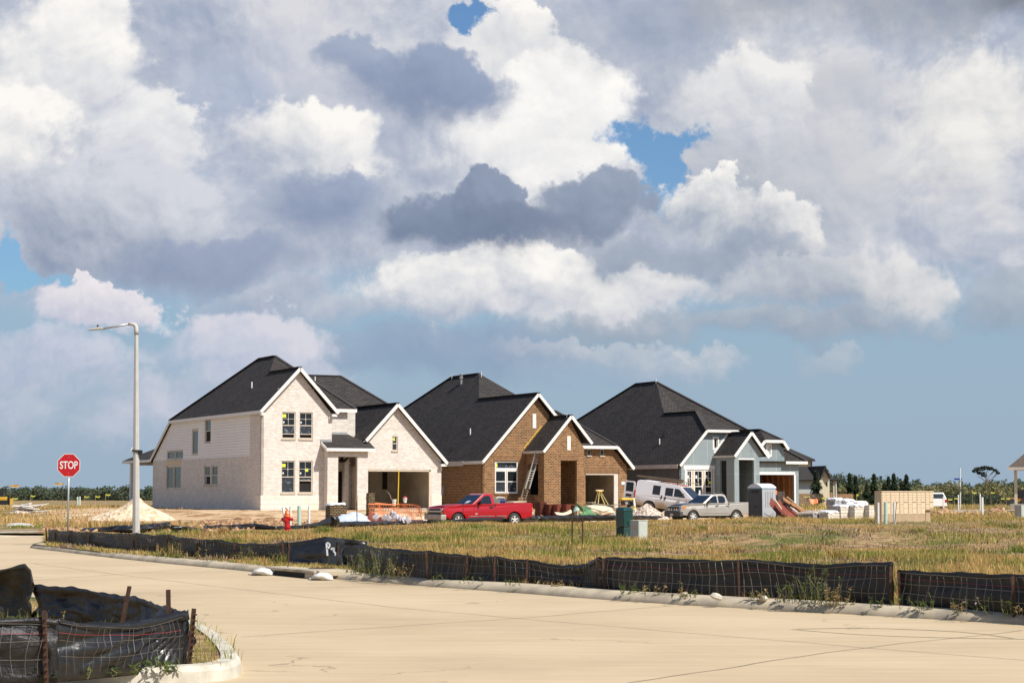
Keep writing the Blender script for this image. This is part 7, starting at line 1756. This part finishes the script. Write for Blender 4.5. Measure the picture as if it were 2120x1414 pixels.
def spruce(label, px, Y, ytop, w=.75):
    p = gnd(px, Y); h = at(px, ytop, Y).z - p.z; s = empty('evergreen_tree', p, 0, label, 'tree', 'young evergreens behind the pallets')
    MB().tube([(0, 0, -.1), (0, 0, h * .9)], [.07, .015], 6).build('trunk', M['wood_old'], s)
    n = 1500; t = RNG.random(n) ** .75; z = h * (.06 + .94 * t); r = w * (1 - t) ** .8 * (.75 + .35 * np.sin(z * 7 / max(h, 1) * 3 + RNG.random(n))) * RNG.uniform(.45, 1.08, n); a = RNG.uniform(0, 6.28, n)
    P = np.stack([np.cos(a) * r, np.sin(a) * r, z - r * .25], 1); out = np.stack([np.cos(a), np.sin(a), -.35 + 0 * a], 1); sd = np.stack([-np.sin(a), np.cos(a), RNG.normal(0, .4, n)], 1); sz = RNG.uniform(.09, .2, n)[:, None] * (.7 + .12 * h)
    V = np.stack([P - out * sz * .5, P + sd * sz * .45, P + out * sz, P - sd * sz * .45], 1)
    leaf_mesh('crown', V, G_SPR[RNG.integers(0, 3, n)] * RNG.uniform(.7, 1.5, n)[:, None], s)
for px, Y, yt, w, lb in ((1686, 168, 973, .95, 'broad young evergreen before the cream gabled house'), (1755, 205, 979, .85, 'tall young evergreen, taller of the pair behind the wrapped bundles'), (1767, 212, 985, .75, 'young evergreen, shorter of the pair behind the wrapped bundles'), (1805, 205, 981, .85, 'young evergreen standing alone above the left mailboxes'), (1835, 215, 986, .85, 'young evergreen left of the tallest one above the mailboxes'), (1846, 203, 980, .75, 'slender tall young evergreen above the middle mailboxes'), (1872, 204, 982, .9, 'bushy young evergreen above the right mailboxes'), (1862, 225, 998, .9, 'short wide evergreen left of the bushy one'), (1826, 222, 1000, .9, 'short wide evergreen between the lone and the slender ones'), (1790, 220, 1003, 1.0, 'low dark evergreen left of the lone tall one')): spruce(lb, px, Y, yt, w)
def flat_tree():
    Y = 430; px = 2038; p = gnd(px, Y); s = empty('tree', p, 0, 'lone bare trunked tree with a flat dark crown at the far right', 'tree')
    top = at(2030, 975, Y) - p; mb = MB()
    mb.tube([(0, 0, -.2), (0, 0, 1.5), (-.15, 0, 3.2), (-.2, 0, top.z - 1.5)], [.28, .22, .18, .13], 7)
    br = [(-.2, top.z - 1.6, -2.4, top.z + .2), (-.2, top.z - 2.2, 1.6, top.z + .1), (-.15, top.z - 2.8, 2.4, top.z - .8), (-.2, top.z - 1.4, .3, top.z + .6), (-.2, top.z - 2.4, -2.2, top.z - 1.0), (1.0, top.z - .7, 2.0, top.z + .2), (1.4, top.z - 1.4, 2.7, top.z - .3)]
    for x0, z0, x1, z1 in br: mb.tube([(x0, 0, z0), ((x0 + x1) / 2, .3, (z0 + z1) / 2 + .15), (x1, .2, z1)], [.10, .07, .03], 5)
    mb.build('trunk', M['wood_old'], s)
    C = np.array([[-1.6, 0, top.z + .45], [-.4, .2, top.z + .75], [-2.6, 0, top.z + .0], [.7, 0, top.z + .55], [-1.3, 0, top.z - .45], [-.6, 0, top.z - 1.0], [1.9, 0, top.z + .1], [2.4, 0, top.z - .4]]); Rr = np.array([[1.4, 1.0, .45], [1.2, 1, .4], [.7, .7, .35], [.9, .8, .4], [1.0, .7, .35], [.7, .5, .3], [.6, .6, .35], [.5, .5, .3]])
    V, c = leaf_cloud(C, Rr, 1300, .16, G_FAR * .55); leaf_mesh('crown', V, c, s)
flat_tree()
# houses beyond
def far_house_b():
    Y = 185; o0 = gnd(1652, Y); s = Hs('house', o0, 'cream single storey house with a dark roof and a steep front gable', R(8)); X = lambda px, y: (at(px, y, Y) - o0)
    sc = Y / FPX
    e = lambda px, y: ((px - 1652) * sc, at(px, y, Y).z - o0.z)
    a0 = e(1652, 993); g0 = e(1690, 1012); ga = e(1702, 966); g1 = e(1713, 985)
    s.wall([(-6, -.3), (g0[0], -.3), (g0[0], e(0, 994)[1]), (-6, e(0, 994)[1])], 'y', 0, M['pale_wall']); 
    s.wall([(g0[0], -.3), (g1[0], -.3), (g1[0], e(0, 988)[1]), (ga[0], ga[1] - .25), (g0[0], e(0, 990)[1])], 'y', -.4, M['cream_wall'], [(e(1697, 0)[0], e(1700.5, 0)[0], e(0, 988)[1], e(0, 980)[1]), (e(1705.5, 0)[0], e(1709, 0)[0], e(0, 1007)[1], e(0, 998)[1])])
    s.window('y', -.4, e(1697, 0)[0], e(1700.5, 0)[0], e(0, 988)[1], e(0, 980)[1], fm='winwhite', film=False); s.window('y', -.4, e(1705.5, 0)[0], e(1709, 0)[0], e(0, 1007)[1], e(0, 998)[1], fm='black', film=False, sill=False)
    zr = e(0, 964)[1]; ze = e(0, 993)[1]
    s.roof([[(-6, -.5, ze), (e(1692, 0)[0], -.5, ze), (e(1702, 0)[0], 5, zr), (-2, 5, zr)], [(e(1702, 0)[0], -.8, ga[1] + .1), (e(1690, 0)[0], -.8, e(0, 992)[1]), (e(1690, 0)[0], 5, e(0, 992)[1]), (e(1702, 0)[0], 5, ga[1] + .1)], [(e(1702, 0)[0], -.8, ga[1] + .1), (e(1702, 0)[0], 5, ga[1] + .1), (e(1715, 0)[0], 5, e(0, 989)[1]), (e(1715, 0)[0], -.8, e(0, 989)[1])], [(e(1713, 0)[0], .5, e(0, 992)[1]), (e(1740, 0)[0], .5, e(0, 992)[1]), (e(1712, 0)[0], 5, e(0, 975)[1])], [(e(1740, 0)[0], .5, e(0, 992)[1]), (e(1740, 0)[0], 8, e(0, 992)[1]), (e(1712, 0)[0], 5, e(0, 975)[1])]], 'roof_far')
    s.box('wall', e(1713, 0)[0], e(1729, 0)[0], 4, 4.2, -.3, e(0, 994)[1], 'cream_wall'); s.box('patio_post', e(1729, 0)[0], e(1733.5, 0)[0], .8, 1.0, -.3, e(0, 993)[1], 'sill'); s.box('patio_post', e(1734, 0)[0], e(1735.5, 0)[0], .7, .8, -.3, e(0, 993)[1], 'winwhite')
def far_house_a():
    Y = 205; o0 = gnd(1640, Y); s = Hs('house', o0, 'two storey cream house with a dark hip roof behind the grey house', R(5)); sc = Y / FPX
    e = lambda px, y: ((px - 1640) * sc, at(px, y, Y).z - o0.z)
    s.box('wall', -3, e(1677, 0)[0], 0, 5, -.3, e(0, 952)[1], 'cream_wall')
    s.roof([[(-4, -.5, e(0, 951)[1]), (e(1683, 0)[0], -.5, e(0, 951)[1]), (e(1636, 0)[0], 4, e(0, 920)[1]), (-4, 4, e(0, 920)[1])], [(e(1683, 0)[0], -.5, e(0, 951)[1]), (e(1683, 0)[0], 9, e(0, 951)[1]), (e(1636, 0)[0], 4, e(0, 920)[1])]], 'roof_far')
    s.box('downpipe', e(1677, 0)[0], e(1678.5, 0)[0], -.15, -.02, 0, e(0, 951)[1], 'black'); s.trim([((-4, -.52, e(0, 951)[1]), (e(1683, 0)[0], -.52, e(0, 951)[1]))], 'roof_far')
M['cream_wall'] = plain('cream_render', (.60, .53, .38), .8, var=.06); M['pale_wall'] = plain('pale_grey_green_render', (.44, .46, .42), .8, var=.06); M['fence_wood'] = plain('brown_fence_boards', (.24, .13, .06), .85, var=.3, scale=2)
far_house_a(); far_house_b()
def edge_house():
    Y = 170; o0 = at(2103, 1036, Y); o0.z -= .3; s = Hs('house', o0, 'covered patio corner of a tan house at the right edge', R(-15)); sc = Y / FPX
    e = lambda px, y: ((px - 2103) * sc, at(px, y, Y).z - o0.z)
    s.box('patio_post', e(2100.5, 0)[0], e(2106.5, 0)[0], 0, .28, -1, e(0, 971)[1], 'cream_wall'); s.box('patio_beam', e(2100, 0)[0], 14, -.02, .3, e(0, 974)[1], e(0, 968.5)[1], 'sill'); s.box('slab', -.5, 14, -.3, 8, -1.2, 0, 'concrete')
    s.roof([[(e(2088, 0)[0], -.6, e(0, 968)[1]), (14, -.6, e(0, 968)[1]), (14, 5, e(0, 940)[1] + .8), (e(2140, 0)[0], 5, e(0, 940)[1] + .8)], [(e(2088, 0)[0], -.6, e(0, 968)[1]), (e(2140, 0)[0], 5, e(0, 940)[1] + .8), (e(2088, 0)[0], 10, e(0, 968)[1])]], 'roof_edge')
    s.trim([((e(2088, 0)[0], -.63, e(0, 968)[1]), (14, -.63, e(0, 968)[1]))], 'soffit', h=.26)
    s.wall([(1.5, -.5), (14, -.5), (14, e(0, 972)[1]), (1.5, e(0, 972)[1])], 'y', 5.5, M['cream_wall'])
M['roof_edge'] = plain('brown_shingles', (.085, .062, .045), .9, var=.25)
edge_house()
def wood_fence():
    a_, b_ = gnd(1645, 176), gnd(1762, 196); s = empty('wood_fence', a_, 0, 'brown board fence behind the block pallets', 'fence'); d = b_ - a_; n = 60
    mb = MB()
    for i in range(n): 
        p = d * (i / n); q = d * ((i + .93) / n); mb.obox((p + q) / 2 + Vector((0, 0, .72)), (q - p) / 2, (0, .02, 0), (0, 0, .86 + .02 * math.sin(i * 2.1)))
    mb.build('board_panel', M['fence_wood'], s); MB().bar(d * 0 + Vector((0, .06, 1.2)), d + Vector((0, .06, 1.2)), .06).build('rail', M['fence_wood'], s)
wood_fence()
def far_suv():
    p = gnd(1917, 186); c = Car('suv', p, R(100), 'white sport utility vehicle seen from behind over the mailboxes', 'car'); W_ = .92
    wf = lambda x, z: W_ - .35 * max(0, z - 1.05); out = [(-2.3, .4)] + arch(-1.4, .42, .38) + [(1.0, .38)] + arch(1.45, .42, .38) + [(2.3, .5), (2.35, .9), (1.2, 1.1), (.4, 1.68), (-2.0, 1.70), (-2.25, 1.1)]
    c.shell('body', out, wf, 'trim', .05)
    c.face('rear_glass', [(-2.262, -.72, 1.16), (-2.262, .72, 1.16), (-2.06, .62, 1.58), (-2.06, -.62, 1.58)], 'carglass', n=(-1, 0, .4)); c.side('side_glass', [(.5, 1.14), (.2, 1.58), (-1.8, 1.6), (-2.0, 1.14)], wf, 'carglass')
    for sg in (1, -1): a_, b_ = sorted((sg * .74, sg * .9)); c.box('tail_light', -2.33, -2.24, a_, b_, .8, 1.05, 'redlens')
    for x in (-1.4, 1.45):
        for y in (.78, -.78): c.wheel(x, y, .36)
far_suv()
def far_sign():
    p = gnd(1981.5, 200); s = empty('street_sign', p, 0, 'distant blue street name sign on a thin post beside the white pole', 'street sign'); h = at(1981, 993, 200).z - p.z
    MB().bar((0, 0, -.2), (0, 0, h), .07).build('post', M['steel'], s); MB().box(-.55, .25, -.02, .02, h - .02, h + .16).build('name_plate', M['sign_blue'], s); MB().box(-.02, .02, -.5, .3, h - .24, h - .04).build('name_plate', M['sticker'], s); MB().lathe([(.38, 0), (.38, .02)], (0, 0, 0), 8, 'x').build('stop_plate', M['steel'], s, loc=(.03, 0, h - .95))
M['sign_blue'] = plain('blue_sign_sheeting', (.02, .05, .25), .4)
far_sign()
def far_digger():
    p = gnd(8, 330); s = empty('bulldozer', p, R(5), 'distant yellow bulldozer at the left edge of the field', 'bulldozer')
    for y in (-.9, .9): MB().prism([(-1.6, y - .25, .1), (-1.3, y - .25, .0), (1.3, y - .25, 0), (1.7, y - .25, .3), (1.5, y - .25, .8), (-1.5, y - .25, .8)], (0, .5, 0)).build('track', M['black'], s)
    MB().box(-1.7, 1.0, -.7, .7, .6, 1.35).build('body', M['digger'], s, bevel=.06); MB().box(-.5, .55, -.6, .6, 1.36, 2.35).build('cab', M['black'], s, bevel=.05); MB().box(1.75, 1.9, -1.4, 1.4, .05, 1.1).build('blade', M['digger'], s); MB().box(1.0, 1.75, -.85, -.7, .3, .5).build('arm', M['digger'], s); MB().box(1.0, 1.75, .7, .85, .3, .5).build('arm', M['digger'], s)
M['digger'] = plain('machine_yellow', (.62, .36, .03), .5)
far_digger()
def far_loader():
    p = gnd(2103, 262); s = empty('tractor', p, R(170), 'distant orange wheeled tractor behind the patio post', 'tractor')
    for x, r in ((-1.0, .75), (1.1, .55)):
        for y in (-.8, .8):
            t = MB().lathe([(r * .55, -.2), (r, -.18), (r, .18), (r * .55, .2)], (0, 0, 0), 18, 'y').build('wheel', M['rubber'], s, loc=(x, y, r)); MB().lathe([(r * .54, -.16), (.05, -.18), (.05, .18), (r * .54, .16)], (0, 0, 0), 14, 'y').build('rim', M['orange_rim'], t, recalc=True)
    MB().box(-1.3, 1.5, -.45, .45, .6, 1.2).build('body', M['orange_rim'], s, bevel=.05); MB().box(-1.1, .2, -.55, .55, 1.21, 2.3).build('cab', M['black'], s, bevel=.05)
M['orange_rim'] = plain('orange_machine_paint', (.48, .22, .06), .6)
far_loader()
tag(MB().poly([(bear(1938, 148), 146, h1(bear(1938, 148), 148) + .12), (bear(2250, 148), 146, h1(bear(2250, 148), 148) + .2), (bear(2250, 156), 156, h1(bear(2250, 156), 156) + .2), (bear(1938, 156), 156, h1(bear(1938, 156), 156) + .12)], th=.5).build('far_road', M['concrete']), kind='structure')

# ---------------------------------------------------------------- weeds along the fences
def weeds(label, spots, seed):
    rng = np.random.default_rng(seed); VV = []; CC = []; st = MB()
    for (px, yb, h, n, kind) in spots:
        p = gr(px, yb, .13)
        for k in range(n):
            b_ = p + Vector((rng.normal(0, .12), rng.normal(0, .05), -.02)); hh = h * rng.uniform(.5, 1.1); ln = Vector((rng.normal(0, .22) * hh, rng.normal(-.05, .12) * hh, hh))
            m_ = b_ + ln * .5 + Vector((rng.normal(0, .03), 0, 0)); st.tube([b_, m_, b_ + ln], [.005, .004, .002], 4, False)
            nl = int(10 + 34 * hh); t = rng.random(nl) ** .8; P = np.array([b_ + ln * float(u) for u in t]); a = rng.uniform(0, 6.28, nl)
            sz = rng.uniform(.018, .05, nl)[:, None]; o_ = np.stack([np.cos(a), np.sin(a), rng.uniform(-.2, .7, nl)], 1); sd = np.stack([-np.sin(a), np.cos(a), 0 * a], 1)
            VV.append(np.stack([P, P + o_ * sz * .7 + sd * sz * .3, P + o_ * sz * 1.5, P + o_ * sz * .7 - sd * sz * .3], 1))
            base = {'g': [[.085, .13, .03], [.14, .19, .045], [.06, .10, .026]], 'd': [[.42, .30, .13], [.30, .19, .08], [.16, .16, .05]], 'f': [[.075, .12, .03], [.12, .16, .04], [.42, .30, .36]]}[kind]
            CC.append(np.array(base)[rng.choice(3, nl, p=[.45, .42, .13])] * rng.uniform(.75, 1.2, nl)[:, None])
    o = leaf_mesh('weeds', np.concatenate(VV), np.concatenate(CC)); 
    tag(o, label, 'weeds', kind='stuff')
    s_ = st.build('stems', M['stem'], o, uv=False)
M['stem'] = plain('weed_stems', (.20, .18, .07), .8, var=.3)
weeds('leafy weeds climbing the silt fence right of the storm drain', [(722, 1184, .28, 5, 'f'), (738, 1187, .42, 9, 'f'), (752, 1189, .45, 10, 'g'), (768, 1190, .48, 10, 'f'), (785, 1192, .48, 9, 'g'), (800, 1194, .42, 8, 'f'), (815, 1196, .34, 7, 'd'), (828, 1196, .22, 4, 'd'), (900, 1201, .14, 4, 'g'), (975, 1206, .14, 5, 'g'), (1060, 1211, .13, 5, 'g'), (1140, 1214, .1, 5, 'd')], 3)
weeds('mixed weeds at the foot of the wire backed silt fence', [(1300, 1226, .12, 5, 'g'), (1320, 1228, .2, 6, 'g'), (1352, 1230, .16, 6, 'd'), (1410, 1234, .24, 4, 'd'), (1432, 1235, .12, 5, 'g'), (1560, 1241, .14, 6, 'g'), (1600, 1243, .18, 6, 'd'), (1625, 1245, .3, 6, 'f'), (1655, 1247, .36, 9, 'g'), (1676, 1248, .56, 9, 'g'), (1700, 1249, .36, 9, 'f'), (1722, 1250, .26, 8, 'd'), (1745, 1251, .18, 6, 'd'), (1800, 1254, .14, 6, 'g'), (1900, 1259, .22, 6, 'g'), (1915, 1260, .12, 5, 'g'), (1985, 1264, .14, 5, 'd'), (2030, 1267, .22, 6, 'f'), (2085, 1270, .18, 7, 'g'), (2112, 1272, .2, 5, 'd')], 4)
weeds('weeds and vines hanging on the long low silt fence', [(130, 1130, .16, 4, 'd'), (160, 1134, .18, 4, 'd'), (230, 1140, .12, 5, 'g'), (325, 1149, .22, 4, 'd'), (352, 1152, .42, 10, 'g'), (362, 1153, .36, 8, 'd'), (380, 1155, .2, 5, 'd'), (418, 1158, .34, 6, 'd'), (455, 1161, .16, 5, 'g'), (498, 1164, .36, 8, 'g'), (512, 1165, .3, 6, 'd'), (570, 1172, .34, 5, 'g'), (590, 1173, .14, 4, 'd')], 5)
weeds('weeds growing inside and before the near corner fences', [(72, 1398, .32, 4, 'g'), (80, 1402, .28, 4, 'g'), (92, 1405, .12, 4, 'g'), (30, 1300, .15, 6, 'g'), (55, 1296, .2, 6, 'g'), (148, 1318, .16, 5, 'g'), (198, 1322, .14, 4, 'd'), (215, 1326, .18, 4, 'g'), (243, 1330, .2, 5, 'g'), (312, 1345, .28, 3, 'g'), (108, 1310, .28, 3, 'd'), (268, 1392, .1, 6, 'g'), (300, 1388, .1, 8, 'g'), (330, 1383, .1, 8, 'g'), (310, 1368, .16, 4, 'd'), (122, 1400, .14, 4, 'g')], 6)
for px, yb, s_, lb in ((1417, 1230, .06, 'small white stone at the kerb, left of the white lump'), (1483, 1236, .10, 'white concrete lump at the foot of the wire backed fence'), (1582, 1239, .07, 'tiny white stone right of the white lump'), (880, 1192, .05, 'pale pebble before the sagging fence')):
    o = MB().lathe([(.01, -.3), (.8, -.25), (1, .05), (.75, .45), (.35, .6), (.01, .62)], n=9).build('stone', M['kerb_near'], loc=gr(px, yb, .15)); o.scale = (s_, s_ * .8, s_); o.rotation_euler = (.2, .3, px); tag(o, lb, 'stone')
